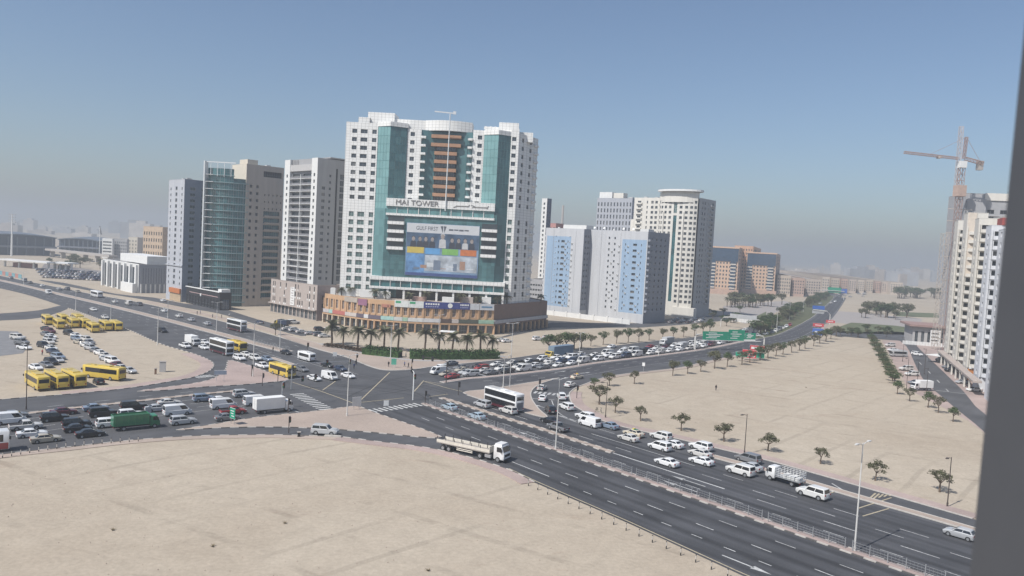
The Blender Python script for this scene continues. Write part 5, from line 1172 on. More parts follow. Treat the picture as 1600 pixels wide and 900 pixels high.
# far carriageway of the near road, towards the crossing
g = 'cars on the near road right of the fence'; cx = 'on the near road right of the fence'
for x, y, k, c, rf in ((1270,770,'large suv','white',0),(1157,735,'large suv','white',0),(1172,728,'sedan','silver',0),(1096,719,'sedan','white',0),(1094,707,'sedan','white',0),(1095,697,'suv','white',0),(1042,721,'sedan','white',0),(1031,697,'minivan','white',0),(1051,693,'sedan','white',0),(1033,681,'suv','white',0),(982,683,'sedan','white',0),(990,676,'sedan','cream','green'),(914,650,'suv','white',0),(952,664,'sedan','blue grey',0),(859,656,'sedan','black',0),(794,641,'suv','white',0),(754,631,'minivan','silver',0),(1500,832,'hatchback','silver',0)):
    car(P(x, y), ANG_R, k, c, cx, g, label='cream taxi with green roof on the near road' if rf else None, roof=rf or None)
car(P(1169,716), ANG_R, 'minivan', 'grey', 'alone in the narrow service lane by the sand', g); car(P(921,659, 1), ANG_R, 'van', 'white', 'on the near road beside the slip lane', g); car(P(872,667), ANG_R, 'pickup', 'grey', 'on the near road beside the narrow divider', g)
for x, y in ((745,649),(702,635)): car(P(x, y), ANG_R, 'sedan', 'light blue', 'in the turning lanes behind the fence', g)
g = 'cars in the slip lane'; cx = 'in the curved slip lane'
for x, y, k, c, a in ((860,640,'suv','black',100),(885,635,'suv','white',115),(848,621,'sedan','white',82),(877,619,'suv','white',95),(847,605,'sedan','white',72),(891,600,'sedan','white',62)): car(P(x, y), R(a), k, c, cx, g)
car(P(902,588), B_ANG, 'sedan', 'cream', '', g, label='cream taxi with red roof leaving the slip lane', roof='red')
# queue at the left
BL = math.atan2(G(400,640).y-G(100,668).y, G(400,640).x-G(100,668).x)
g = 'vehicles queueing at the left of the crossing'; cx = 'in the left queue towards the crossing'
for x, y, k, c in ((22,647,'sedan','grey'),(100,642,'sedan','maroon'),(86,652,'suv','black'),(15,656,'van','white'),(40,665,'pickup','white'),(50,676,'sedan','white'),(72,684,'sedan','beige'),(120,661,'suv','black'),(122,668,'sedan','black'),(141,676,'sedan','black'),(161,645,'large suv','black'),(150,636,'sedan','blue grey'),(172,661,'suv','white'),(205,647,'suv','white'),(209,635,'large suv','black'),(246,637,'sedan','silver'),(265,628,'sedan','white'),(286,657,'suv','silver'),(319,622,'suv','blue grey'),(345,624,'sedan','white'),(355,651,'sedan','grey'),(364,642,'pickup','red'),(381,615,'suv','silver')): car(P(x, y), BL, k, c, cx, g)
for x, y in ((277,641),(349,631),(400,626)): car(P(x, y, 1), BL, 'van', 'white', cx, g)
car(P(508,673), math.atan2(G(560,681).y-G(480,675).y, G(560,681).x-G(480,675).x), 'large suv', 'silver', 'alone on the curved turning lane by the sand', g)
# upper-left road
UL = math.atan2(G(450,550).y-G(340,521).y, G(450,550).x-G(340,521).x)
g = 'vehicles on the road from the upper left'; cx = 'nearing the crossing from the upper left'
for x, y, k, c in ((289,540,'pickup','white'),(319,534,'sedan','white'),(319,542,'sedan','white'),(374,559,'suv','white'),(384,553,'sedan','white'),(399,559,'suv','white'),(417,560,'sedan','blue grey'),(410,571,'pickup','white'),(447,550,'sedan','black'),(472,576,'sedan','grey'),(512,570,'sedan','black'),(532,575,'sedan','dark blue'),(491,590,'sedan','white'),(544,586,'sedan','white'),(254,516,'suv','black')): car(P(x, y), UL, k, c, cx, g)
car(P(515,587, 1), UL, 'van', 'white', 'entering the crossing between two white sedans', g)
g = 'small cars on the road beyond the bus lot'; cx = 'on the wide road beyond the bus lot'
for x, y, k, c, s in ((164,495,'sedan','white',1),(146,483,'sedan','white',1),(76,457,'van','white',1),(180,471,'sedan','white',-1),(201,474,'van','white',-1),(217,475,'suv','grey',-1),(255,469,'sedan','white',-1),(257,485,'sedan','white',-1),(280,493,'sedan','white',-1),(299,499,'sedan','silver',-1),(324,505,'sedan','silver',-1),(405,503,'sedan','dark blue',-1),(17,434,'suv','silver',-1),(38,438,'van','silver',-1),(47,441,'sedan','grey',-1),(66,446,'sedan','white',-1),(92,451,'sedan','silver',-1),(105,451,'suv','grey',-1),(121,455,'sedan','beige',-1)): car(P(x, y), UL+(0 if s > 0 else math.pi), k, c, cx, g, True)
# right queue
random.seed(17)
g = 'cars queueing on the road from the upper right'
rows = {1: 'first', 2: 'second', 3: 'third', 4: 'fourth', 5: 'fifth'}
def along(pts, s):
    for i in range(len(pts)-1):
        d = (pts[i+1]-pts[i]).length
        if s <= d: return pts[i]+(pts[i+1]-pts[i])*(s/d), pts[i+1]-pts[i]
        s -= d
    return None, None
for lane in range(1, 5):
    ln = offset(medBs, -(.9+3.55*lane-1.6)); s = [0, 7, 8.5, 9, 13][lane]; end = [0, 300, 225, 205, 125][lane]
    while s < end:
        p, tt = along(ln, s)
        if p is None: break
        gap = uni(6.4, 7.6) if s < 150 else uni(8, 15)
        k = random.choices(['sedan', 'suv', 'large suv', 'hatchback', 'minivan', 'van'], [42, 24, 12, 8, 6, 8])[0]; c = random.choices(['white', 'silver', 'grey', 'black', 'dark blue', 'red', 'maroon', 'beige'], [58, 12, 9, 7, 5, 2, 3, 4])[0]
        if lane == 1 and s < 9: k, c = 'sedan', 'red'
        if not (lane == 4 and 85 < s < 118): car(p, math.atan2(-tt.y, -tt.x), k, c, 'queueing in the %s lane from the median' % rows[lane], g, s > 110)
        s += gap+(2 if k in ('van', 'minivan') else 0)
for x, y, k, c in ((1164,516,'suv','white'),(1180,511,'sedan','black'),(1186,502,'sedan','white'),(1250,478,'sedan','white'),(1258,474,'sedan','white'),(1282,474,'sedan','silver'),(1299,473,'sedan','white'),(1305,471,'suv','white'),(956,541,'sedan','white'),(975,547,'suv','white')): car(P(x, y), B_ANG+math.pi, k, c, 'far up the right road', 'cars far up the right road', True)
random.seed(23)
for k in range(16): x = uni(1300, 1352); car(P(x, 462-(x-1300)*.05+uni(-2, 3)), R(uni(0, 20)), 'sedan', random.choice(['white', 'silver', 'grey']), 'tiny at the far junction', 'tiny cars at the far junction', True)
# turning white car and dark car by the corner
car(P(705,567), math.pi+B_ANG, 'sedan', 'grey', 'turning at the corner by the hedge', 'vehicles on the road from the upper left')
# bus lot
def lot(lst, ang, ctx, grp, sgn=1):
    for x, y, k, c in lst: car(P(x, y), ang+(math.pi if sgn < 0 else 0), k, c, ctx, grp)
LA = math.atan2(G(100,552).y-G(60,545).y, G(100,552).x-G(60,545).x)
lot([(28,527,'large suv','white'),(34,534,'suv','grey'),(38,542,'sedan','white')], LA+.1, 'parked on the grey apron at the left edge', 'cars on the grey apron')
lot([(72,513,'sedan','black'),(78,517,'suv','maroon'),(72,521,'sedan','grey'),(80,525,'sedan','white'),(78,529.5,'suv','silver'),(76,534,'suv','white'),(68,539,'suv','black'),(80,543,'sedan','white'),(82,548,'sedan','dark blue'),(88,552.5,'sedan','black'),(91,557,'suv','blue grey'),(90,561.5,'sedan','silver'),(80,565,'suv','black'),(72,569,'sedan','grey'),(56,573,'sedan','white')], LA-.12, 'parked in the first row of the sandy lot', 'parked cars in the first lot row')
lot([(108,520,'suv','black'),(119,523.5,'sedan','white'),(119,528,'hatchback','blue grey'),(136,530,'suv','white'),(124,533.5,'sedan','beige'),(139,534,'sedan','grey'),(135,538.5,'sedan','white'),(142,543,'suv','silver'),(150,547,'sedan','grey'),(157,550.5,'sedan','white'),(164,554.5,'sedan','white'),(166,559.5,'sedan','silver'),(176,564,'large suv','white'),(184,569,'sedan','maroon'),(190,574,'sedan','white'),(202,578,'sedan','silver')], LA-.12, 'parked in the second row of the sandy lot', 'parked cars in the second lot row')
car(P(154,595), LA+math.pi-.35, 'hatchback', 'black', 'beside the long yellow bus seen side-on', 'parked cars in the second lot row')
# mall front
lot([(450,513,'sedan','white'),(461,515,'suv','white'),(472,517.5,'sedan','white'),(486,520,'sedan','silver'),(499,522,'suv','grey'),(507,524,'sedan','white'),(459,503.5,'large suv','white'),(515,513,'sedan','white'),(527,514,'suv','silver'),(500,514,'suv','black')], R(40), 'parked by the taupe podium', 'cars parked by the taupe podium')
lot([(785,531,'sedan','white'),(792,532,'sedan','white'),(840,529,'suv','white'),(855,526,'sedan','silver')], R(40), 'by the brown mall side', 'cars parked by the brown mall side')
# right street
lot([(1391,539,'suv','white'),(1395,546,'sedan','white'),(1416,576,'large suv','white'),(1425,584,'suv','white'),(1430,597,'sedan','grey')], R(190), 'in the pink bays by the hedge row', 'cars in the pink bays')
lot([(1482,573,'suv','grey'),(1487,578,'large suv','black'),(1504,596,'sedan','silver'),(1522,608,'sedan','white'),(1472,562,'large suv','black')], R(190), 'parked beneath the balcony tower', 'cars below the balcony tower')
car(P(1433,553), R(-70), 'suv', 'white', 'driving down the right street', 'cars on the right street')
# far car lot
random.seed(31)
for k in range(64):
    r = k % 4; x = 62+(k//4)*6.3+uni(-1.5, 1.5)+r*3; y = 421+r*3.6+(x-60)*.055
    if x < 163: car(P(x, y), R(60)+uni(-.1, .1), random.choice(['sedan', 'suv']), random.choice(['white', 'silver', 'dark blue', 'dark blue', 'grey', 'blue grey']), 'in the crowded far car lot', 'cars in the far car lot', True)
random.seed(33)
for k in range(12): x = 1048+k*4.6+uni(-1, 1); car(P(x, 503-(k % 3)*2.6), R(50), 'sedan', random.choice(['white', 'grey', 'silver', 'black']), 'parked below the cream tower', 'cars below the cream tower', True)

# boxy vehicles -------------------------------------------------------------
def rbox(q, x0, x1, hw, z0, z1, m=0, r=.18):
    loft(q, [(x0, z0+.08, z1-r, hw-.1), (x0+r*.5, z0, z1-.04, hw), (x0+r, z0, z1, hw), (x1-r, z0, z1, hw), (x1-r*.5, z0, z1-.04, hw), (x1, z0+.08, z1-r, hw-.1)], m, r)
def wheels(t, r, wd, hw, xs):
    me = WHM.setdefault((r, wd), wheel_mb(r, wd).mesh('wheel', [RUBBER, RIM], R(40)))
    for x in xs:
        for s in (-1, 1): inst('wheel', me, t, (x, s*(hw-wd/2+.03), r))
def pbox(t, name, m, *b): return MB().box(*b).obj(name, m, t)
BUSM = {}
def bus(pos, ang, L, H, pnt, label, cat, group, kind='school', name='bus'):
    t = thing(name, (pos.x, pos.y, .05), ang, label, cat, group); hw = 1.25 if L > 7.5 else 1.05; key = (L, H, kind)
    if key not in BUSM:
        q = MB(); rbox(q, -L/2, L/2, hw, .38, H); BUSM[key] = q.mesh('body', [paint('white')], R(35))
    inst('body', BUSM[key], t, over={0: paint(pnt)})
    def band(z0, z1, x0, x1, n, nm='side_window'):
        for s in (-1, 1):
            for k in range(n):
                a = x0+(x1-x0)*k/n; pbox(t, nm, CGLASS, a+.04, a+(x1-x0)/n-.02, s*(hw+.008)-.01, s*(hw+.008)+.01, z0, z1)
    e = .012
    if kind == 'double':
        band(1.25, 2.0, -L/2+1.2, L/2-1.0, 5); band(2.95, 3.75, -L/2+.4, L/2-.3, 6)
        pbox(t, 'windscreen', CGLASS, L/2-.03, L/2+e, -hw+.2, hw-.2, 1.1, 2.2); pbox(t, 'windscreen', CGLASS, L/2-.03, L/2+e, -hw+.2, hw-.2, 2.8, 3.8); pbox(t, 'rear_window', CGLASS, -L/2-e, -L/2+.03, -hw+.25, hw-.25, 2.9, 3.75)
        pbox(t, 'rear_grille', mat('grille grey', (.22, .22, .23), .6), -L/2-e, -L/2+.03, -hw+.3, hw-.3, .7, 2.4)
        for s in (-1, 1): pbox(t, 'skirt_panel', paint('maroon'), -L/2+.4, L/2-.5, s*(hw+.006)-.008, s*(hw+.006)+.008, .45, .95); pbox(t, 'skirt_panel', paint('black'), -L/2+.35, L/2-.3, s*(hw+.004)-.006, s*(hw+.004)+.006, .96, 2.25); pbox(t, 'upper_panel', paint('black'), -L/2+.3, L/2-.25, s*(hw+.004)-.006, s*(hw+.004)+.006, 2.66, 4.0)
        pbox(t, 'roof_hatch', WHITE, -1, .6, -.6, .6, H, H+.12); pbox(t, 'roof_hatch', WHITE, -4, -2.8, -.5, .5, H, H+.1)
    else:
        band(H*.52, H*.82, -L/2+.7, L/2-1.0, 5 if L > 9 else 4)
        for s in (-1, 1): pbox(t, 'window_band', CHAS, -L/2+.62, L/2-.9, s*(hw+.003)-.006, s*(hw+.003)+.004, H*.50, H*.84)
        pbox(t, 'windscreen', CGLASS, L/2-.03, L/2+e, -hw+.15, hw-.15, H*.42, H*.86); pbox(t, 'rear_window', CGLASS, -L/2-e, -L/2+.03, -hw+.25, hw-.25, H*.56, H*.83)
        pbox(t, 'roof_unit', paint(pnt), -L*.2, L*.12, -.75, .75, H-.01, H+.2); pbox(t, 'roof_hatch', paint(pnt), L*.25, L*.33, -.4, .4, H-.01, H+.08)
        for s in (-1, 1): pbox(t, 'mirror', BLACK, L/2-.1, L/2+.15, s*(hw+.18)-.1, s*(hw+.18)+.1, H*.6, H*.75)
    pbox(t, 'bumper', CHAS, L/2-.1, L/2+.06, -hw+.1, hw-.1, .35, .62); pbox(t, 'bumper', CHAS, -L/2-.06, -L/2+.1, -hw+.1, hw-.1, .35, .6)
    for s in (-1, 1): pbox(t, 'headlight', HLAMP, L/2-.05, L/2+.02, s*(hw-.3)-.16, s*(hw-.3)+.16, .7, .9); pbox(t, 'tail_light', TLAMP, -L/2-.02, -L/2+.05, s*(hw-.25)-.12, s*(hw-.25)+.12, .8, 1.15)
    wheels(t, .48 if L > 7.5 else .38, .3, hw, (-L*.27, L*.33)); return t
gy = 'yellow buses parked on the sandy lot'
BA = math.atan2(G(145,520).y-G(125,508).y, G(145,520).x-G(125,508).x)
for x, y in ((74,500),(92,506),(98,498.5),(114,504.5),(121,498),(131,505),(145,511.5),(165,509),(181,509)): bus(P(x, y, 1.4), BA+math.pi, 10.2, 3.15, 'yellow', 'yellow school bus in the back row of the sandy lot', 'bus', gy, name='school_bus')
for x, y in ((58,596),(88,594),(115,592)): bus(P(x, y, 1.4), BA+math.pi+.12, 10.6, 3.2, 'yellow', 'yellow school bus in the front row of the sandy lot', 'bus', gy, name='school_bus')
bus(P(163,582.5, 1.5), math.atan2(G(140,590).y-G(190,596).y, G(140,590).x-G(190,596).x), 10.8, 3.2, 'yellow', 'long yellow school bus parked side-on beside a black hatchback', 'bus', gy, name='school_bus')
bus(P(441,579, 1.4), UL, 10, 3.1, 'yellow', 'yellow school bus waiting at the crossing beside the pink island', 'bus', 'buses on the roads', name='school_bus')
bus(P(370,541, 1.4), UL, 9, 3.1, 'yellow', 'yellow school bus half hidden beside a double-decker', 'bus', 'buses on the roads', name='school_bus')
bus(P(787,625, 2), ANG_R, 11.6, 4.35, 'white', 'white double-decker bus with black window bands beside the slip-lane island', 'bus', 'buses on the roads', 'double', 'double_decker_bus')
bus(P(346,542.5, 2), UL, 11.6, 4.35, 'white', 'white double-decker bus queueing next to a yellow bus', 'bus', 'buses on the roads', 'double', 'double_decker_bus')
bus(P(370,509, 2), UL+math.pi, 11.4, 4.35, 'white', 'white double-decker bus stopped at the far bus bay', 'bus', 'buses on the roads', 'double', 'double_decker_bus')
bus(P(479,557.5, 1.2), UL+math.pi, 7, 2.65, 'white', 'white minibus driving away from the crossing', 'minibus', 'buses on the roads', name='minibus')
bus(P(151,460, 1.4), UL+math.pi, 11, 3.2, 'white', 'white coach on the far side of the wide road', 'bus', 'buses on the roads', name='coach')
bus(P(1404,553, 1.2), R(185), 7, 2.7, 'silver', 'silver minibus in the pink bays', 'minibus', 'cars in the pink bays', name='minibus')
rb = bus(P(-50,695, 1.5), BL, 11, 3.4, 'white', 'red and white bus cut by the left edge of the picture', 'bus', 'buses on the roads', name='coach')
for s in (-1, 1): pbox(rb, 'skirt_panel', paint('red'), -5.3, 5.3, s*1.262-.008, s*1.262+.008, .45, 1.5)
pbox(rb, 'front_panel', paint('red'), 5.48, 5.52, -1.1, 1.1, .63, 1.3)
# trucks
def cab(t, x0, x1, hw, H, m, hood=0):
    q = MB(); loft(q, [(x0, .55, H-.05, hw-.05), (x0+.1, .5, H, hw), (x1-.55, .5, H, hw), (x1-.12, .5, H*.62, hw), (x1, .55, H*.55, hw-.08)], 0, .12); q.obj('cab', m, t, R(35))
    q = MB(); q.ngon([(x1-.53+.02, -hw+.18, H*.96), (x1-.11+.02, -hw+.12, H*.63), (x1-.11+.02, hw-.12, H*.63), (x1-.53+.02, hw-.18, H*.96)]); q.obj('windscreen', CGLASS, t)
    for s in (-1, 1): pbox(t, 'side_window', CGLASS, x0+(x1-x0)*.3, x1-.55, s*(hw+.006)-.008, s*(hw+.006)+.008, H*.62, H*.9); pbox(t, 'headlight', HLAMP, x1-.06, x1+.02, s*(hw-.28)-.15, s*(hw-.28)+.15, .8, 1.02); pbox(t, 'mirror', BLACK, x1-.5, x1-.35, s*(hw+.2)-.06, s*(hw+.2)+.06, H*.6, H*.85)
    pbox(t, 'bumper', CHAS, x1-.05, x1+.08, -hw+.05, hw-.05, .42, .72); pbox(t, 'grille', CHAS, x1-.02, x1+.03, -hw+.3, hw-.3, 1.05, H*.5)
def boxtruck(pos, ang, L, H, hw, label, group, boxm, kind='box', cabm='white'):
    t = thing('box_truck' if kind == 'box' else 'truck', (pos.x, pos.y, .05), ang, label, 'truck', group); cl = 1.75; x1 = L/2; Hc = min(2.45, H)
    cab(t, x1-cl, x1, hw, Hc, paint(cabm)); pbox(t, 'chassis', CHAS, -L/2+.2, x1-.4, -.45, .45, .5, .85)
    xb = x1-cl-.12
    if kind == 'box': 
        q = MB(); q.box(-L/2, xb, -hw-.05, hw+.05, .95, H); q.obj('cargo_box', boxm, t)
        for s in (-1, 1): pbox(t, 'rear_door', WHITE, -L/2-.03, -L/2-.002, min(s*.04, s*hw*.96), max(s*.04, s*hw*.96), 1.02, H-.08)
        for k in range(2): pbox(t, 'box_rail', GALV, -L/2, xb, -hw-.08+k*(2*hw+.1), -hw-.02+k*(2*hw+.1), .9, 1.0)
    elif kind == 'cage':
        pbox(t, 'bed', GALV, -L/2, xb, -hw, hw, .9, 1.05); q = MB()
        for s in (-1, 1):
            for k in range(9): x = -L/2+(xb+L/2)*k/8; q.bar((x, s*hw, 1.05), (x, s*hw, H), .05, .05)
            for z in (1.3, 1.6, 1.9, 2.2, H): q.bar((-L/2, s*hw, z), (xb, s*hw, z), .04, .05)
        for x in (-L/2, xb):
            for k in range(5): q.bar((x, -hw+k*hw/2, 1.05), (x, -hw+k*hw/2, H), .05, .05)
            for z in (1.5, 2, H): q.bar((x, -hw, z), (x, hw, z), .04, .05)
        q.obj('cage', WHITE, t)
        for k in range(4): pbox(t, 'load_sack', mat('white sack', (.6, .6, .58), .8), -L/2+.4+k*.75, -L/2+1.0+k*.75, -hw+.2, hw-.25, 1.06, 1.5+.12*(k % 2))
    elif kind == 'tipper':
        q = MB(); z0, z1 = .95, H; a = hw+.03; q.prism([(-L/2, -a), (xb, -a), (xb, a), (-L/2, a)], z0, z0+.2)
        for (b0) in ((-L/2, xb, -a, -a+.08), (-L/2, xb, a-.08, a), (-L/2, -L/2+.08, -a+.08, a-.08), (xb-.08, xb, -a+.08, a-.08)): q.box(*b0, z0+.2, z1)
        q.obj('tipper_body', boxm, t)
        for s in (-1, 1):
            for k in range(6): x = -L/2+.3+k*(xb+L/2-.5)/5; pbox(t, 'rib', boxm, x, x+.12, s*(a+.04)-.04, s*(a+.04)+.04, z0, z1)
        q = MB(); q.prism([(-L/2+.1, -a+.1), (xb-.1, -a+.1), (xb-.1, a-.1), (-L/2+.1, a-.1)], z1-.5, z1-.25); q.obj('load_cover', mat('dark green tarp', (.02, .10, .05), .8), t)
    for s in (-1, 1): pbox(t, 'tail_light', TLAMP, -L/2-.03, -L/2+.03, s*(hw-.2)-.14, s*(hw-.2)+.14, .72, .86)
    wheels(t, .42, .3, hw, (-L*.28, x1-.95)); return t
gt = 'trucks on the roads'
boxtruck(P(427,634, 1.4), BL, 8, 3.3, 1.15, 'white box truck waiting first in the left queue', gt, WHITE)
boxtruck(P(301,533, 1.4), UL, 7, 3.2, 1.1, 'white box truck behind the double-decker on the upper left road', gt, WHITE)
boxtruck(P(1440,603, 1.4), R(190), 6.5, 3.1, 1.05, 'white box truck parked in the pink bays', gt, WHITE)
boxtruck(P(1227,744, 1.2), ANG_R, 6.4, 2.5, 1.02, 'white cage truck loaded with sacks on the near road', gt, WHITE, 'cage')
boxtruck(P(212,660, 1.2), BL, 8, 2.9, 1.15, 'green tipper truck in the left queue', gt, paint('green'), 'tipper', 'green')
boxtruck(P(1042,534, 1.4), B_ANG+math.pi, 8, 3.3, 1.15, 'white truck far back in the right queue', gt, mat('grey box', (.4, .41, .42), .6))
boxtruck(P(1066,541, 1.4), B_ANG+math.pi, 7, 3.0, 1.1, 'grey covered truck far back beside the median', gt, mat('grey box', (.4, .41, .42), .6))
boxtruck(P(441,505, 1.3), R(150), 7, 2.8, 1.1, 'yellow truck with blue cover by the taupe podium', gt, paint('dark blue'), 'tipper', 'yellow')
t = boxtruck(P(874,549, 2), B_ANG+math.pi, 13, 4.0, 1.25, 'long blue-grey curtain lorry standing above the right queue', gt, mat('curtain blue grey', (.16, .22, .29), .7, var=.15), 'box', 'yellow')
# flatbed lorry
p0, p1 = G(688, 700), G(792, 723); pm_ = (p0+p1)/2; an = math.atan2((p1-p0).y, (p1-p0).x); L = (p1-p0).length
t = thing('flatbed_lorry', (pm_.x, pm_.y, .05), an, 'white articulated lorry with an empty flatbed trailer joining the near road', 'lorry', gt)
CRMP = mat('lorry cream', (.62, .58, .50), .6); q = MB(); x1 = L/2; cab(t, x1-2.1, x1, 1.22, 3.0, paint('white')); pbox(t, 'wind_screen_board', paint('white'), x1-2.0, x1-.6, -1.0, 1.0, 3.0, 3.25)
pbox(t, 'tractor_chassis', CHAS, x1-6.3, x1-.4, -.5, .5, .6, 1.0); pbox(t, 'fuel_tank', GALV, x1-3.9, x1-2.7, -1.2, -.6, .5, 1.05); pbox(t, 'fuel_tank', GALV, x1-3.9, x1-2.7, .6, 1.2, .5, 1.05)
xt = x1-2.9; pbox(t, 'trailer_deck', mat('deck steel', (.30, .275, .25), .8, var=.2, scale=2), -L/2, xt, -1.25, 1.25, 1.25, 1.42); pbox(t, 'headboard', CRMP, xt-.1, xt+.02, -1.25, 1.25, 1.42, 2.5)
for s in (-1, 1):
    for k in range(12): a = -L/2+(xt+L/2)*k/12; pbox(t, 'side_board', CRMP, a+.012, a+(xt+L/2)/12-.012, s*1.25-.03, s*1.25+.03, 1.43, 1.95)
    for k in range(7): a = -L/2+.1+(xt+L/2-.2)*k/6; pbox(t, 'stake', CHAS, a-.05, a+.05, s*1.2-.04, s*1.2+.04, 1.43, 2.45)
    pbox(t, 'side_guard', CRMP, -L/2+4.4, xt-3.6, s*1.2-.03, s*1.2+.03, .65, .8); pbox(t, 'side_guard', CRMP, -L/2+4.4, xt-3.6, s*1.2-.03, s*1.2+.03, .95, 1.08)
pbox(t, 'trailer_beam', CHAS, -L/2+.4, xt-.6, -.45, .45, .85, 1.24); wheels(t, .5, .45, 1.25, (-L/2+1.4, -L/2+2.7, x1-4.9, x1-1.2))
# ---------------------------------------------------------------- vegetation
LEAFD = mat('dusty leaf', (.085, .085, .045), .8, var=.45, scale=1.2); LEAFG = mat('green leaf', (.055, .085, .028), .8, var=.45, scale=1.0); LEAFP = mat('palm leaf', (.115, .115, .065), .75, var=.35, scale=1.5); HEDG = mat('hedge leaf', (.045, .095, .022), .8, var=.45, scale=2)
LEAFO = mat('olive leaf', (.10, .10, .05), .85, var=.4, scale=1.0)
BARK = mat('bark', (.13, .095, .07), .9, var=.3, scale=4)
def crown_mesh(name, m, n, clumps, size, seed):
    random.seed(seed); q = MB(); i = 0
    for c, r in clumps:
        for _ in range(int(n*r**2)):
            d = Vector((random.gauss(0, 1), random.gauss(0, 1), random.gauss(0, 1))).normalized()*r*(rnd()**.45); d.z *= .8
            p = Vector(c)+d; a = Vector((random.gauss(0, 1), random.gauss(0, 1), random.gauss(0, .7))).normalized(); b2 = a.cross(Vector((random.gauss(0, 1), random.gauss(0, 1), random.gauss(0, 1)))).normalized(); s = size*uni(.6, 1.3)
            q.quad(p-a*s-b2*s*.15, p-b2*s*.55, p+a*s+b2*s*.15, p+b2*s*.55)
    return q.mesh(name, [m])
def trunk_mesh(ht, r, limbs, seed):
    random.seed(seed); q = MB(); q.tube([(0, 0, -.1), (.05, .03, ht*.5), (.02, 0, ht)], [r*1.25, r, r*.8], 7)
    for e in limbs: e = Vector(e); mid = Vector((0, 0, ht))*.5+e*.5+Vector((0, 0, -.15)); q.tube([(0.02, 0, ht*.92), mid, e], [r*.65, r*.42, r*.15], 5)
    return q.mesh('trunk', [BARK])
TREES = []
for sd, m in ((1, LEAFD), (2, LEAFD), (3, LEAFO), (4, LEAFG)):
    random.seed(sd); cl = []
    for k in range(9): a = 2*math.pi*k/8+uni(-.3, .3); rr_ = uni(.7, 1.45) if k < 8 else 0; cl.append(((rr_*math.cos(a), rr_*math.sin(a), uni(2.3, 3.6) if k < 8 else 3.7), uni(.5, .85)))
    TREES.append((crown_mesh('crown', m, 150, cl, .17, sd+10), trunk_mesh(1.75, .11, [c[0] for c in cl[:6]], sd)))
def tree(pos, ht, v, label, group, flat=1.0, wide=1.0):
    t = thing('street_tree', (pos.x, pos.y, 0), uni(0, 6.28), label, 'tree', group); cm, tm = TREES[v]; s = ht/4.3
    t.scale = (s*wide, s*wide, s*flat); t.rotation_euler = (uni(-.07, .07), uni(-.07, .07), t.rotation_euler.z); inst('trunk', tm, t); inst('crown', cm, t); return t
def tree_px(base, topy, v, label, group, **k):
    p = G(*base); tree(p, max(1.5, ztop(p.x, p.y, topy)), v, label, group, **k)
random.seed(41)
for i, (bx_, by_, ty) in enumerate(((1001,658,633),(1064,673,645),(1131,690,660),(1200,705,676),(1282,725,698),(1367,751,718),(1468,769,733),(961,645,618),(936,632,600))): tree_px((bx_, by_), ty, i % 2, 'small dusty tree on the sand beside the near road', 'small trees along the near road', wide=uni(1.15, 1.45))
for i, (bx_, by_, ty) in enumerate(((952,603,581),(929,607,590),(991,600,578),(1051,587,562),(1074,584,563),(1095,581,561),(1116,576,546),(1136,573,549),(1159,570,548),(1171,567,546),(1187,563,540),(1200,560,537),(1212,557,534),(1223,554,534),(1237,551,531),(1249,548,528),(1258,545,524),(1271,541,521),(1281,537,516),(1290,534,513),(1298,530,511),(1306,526,508))): tree_px((bx_, by_), ty, [2, 3, 0][i % 3], 'olive green tree on the sand edge of the right road', 'trees along the right road', wide=uni(.95, 1.35))
for i, (bx_, by_, ty) in enumerate(((1402,616,594),(1421,627,605),(1450,637,611),(1466,645,618),(1489,659,635))): tree_px((bx_, by_), ty, [3, 0][i % 2], 'small green tree by the pink bays', 'trees by the pink bays', wide=1.1)
for i in range(17): f = i/16; tree_px((1361+f*36, 534+f*62+4*f*f), 522+f*60-2, [3, 2][i % 2], 'low bush in the hedge row by the pink bays', 'hedge row bushes', wide=1.5, flat=.9)
for i, (x, y, ty) in enumerate(((858,551,522),(870,549,521),(884,547,518),(897,546,519),(908,545,519),(923,541,522),(942,539,517),(963,537,514),(981,536,512),(998,535,512),(1014,532,513),(1035,530,512),(1052,529,510),(1068,527,509),(1085,525,505),(1098,523,502),(1109,521,500))): tree_px((x, y), ty, [3, 2][i % 2], 'leafy roadside tree above the right queue', 'trees above the right queue', wide=1.3 if i < 5 else 1.0)
random.seed(43)
for k in range(80):
    f = rnd(); base = (1186+f*104+uni(-10, 10)*(1-f*.5), 526-f*58-uni(0, 14)*(1-abs(f-.4))); p = G(*base); tree(p, uni(4.5, 8), random.choice([2, 3, 3]), 'dense green shrub on the planted median', 'median planting', wide=1.35)
for k in range(24): x = uni(1345, 1428); p = G(x, uni(487, 497)+(x-1345)*.05); tree(p, uni(6, 11), random.choice([2, 3, 2]), 'tall olive tree in the grove right of the far road', 'grove trees', wide=1.2)
for k in range(22): x = uni(1140, 1235); p = G(x, uni(474, 481)); tree(p, uni(6, 11), random.choice([2, 3]), 'green tree below the salmon offices', 'trees below the salmon offices', wide=1.1)
for k in range(16): x = uni(1108, 1160); p = G(x, uni(488, 510)); tree(p, uni(3, 6), random.choice([2, 3]), 'shrub between cream tower and direction signs', 'shrubs by the direction signs', wide=1.4)
for k in range(20): x = uni(1310, 1400); p = G(x, uni(517, 528)); tree(p, uni(2.4, 4.5), random.choice([2, 3]), 'round shrub beyond the big right sand lot', 'shrubs beyond the sand lot', wide=1.4)
for k in range(26): x = uni(1372, 1482); p = G(x, uni(463, 467)); tree(p, uni(10, 15), random.choice([2, 3]), 'dark tree in the far belt at the horizon', 'far tree belt', wide=1.5)
for k in range(14): x = uni(75, 165); p = G(x, uni(409, 420)); tree(p, uni(4, 9), random.choice([2, 3]), 'hazy tree near the far car lot', 'trees near the far car lot', wide=1.3)
tree_px((430, 524), 503, 2, 'lone thin tree on the pavement by the upper road', None)
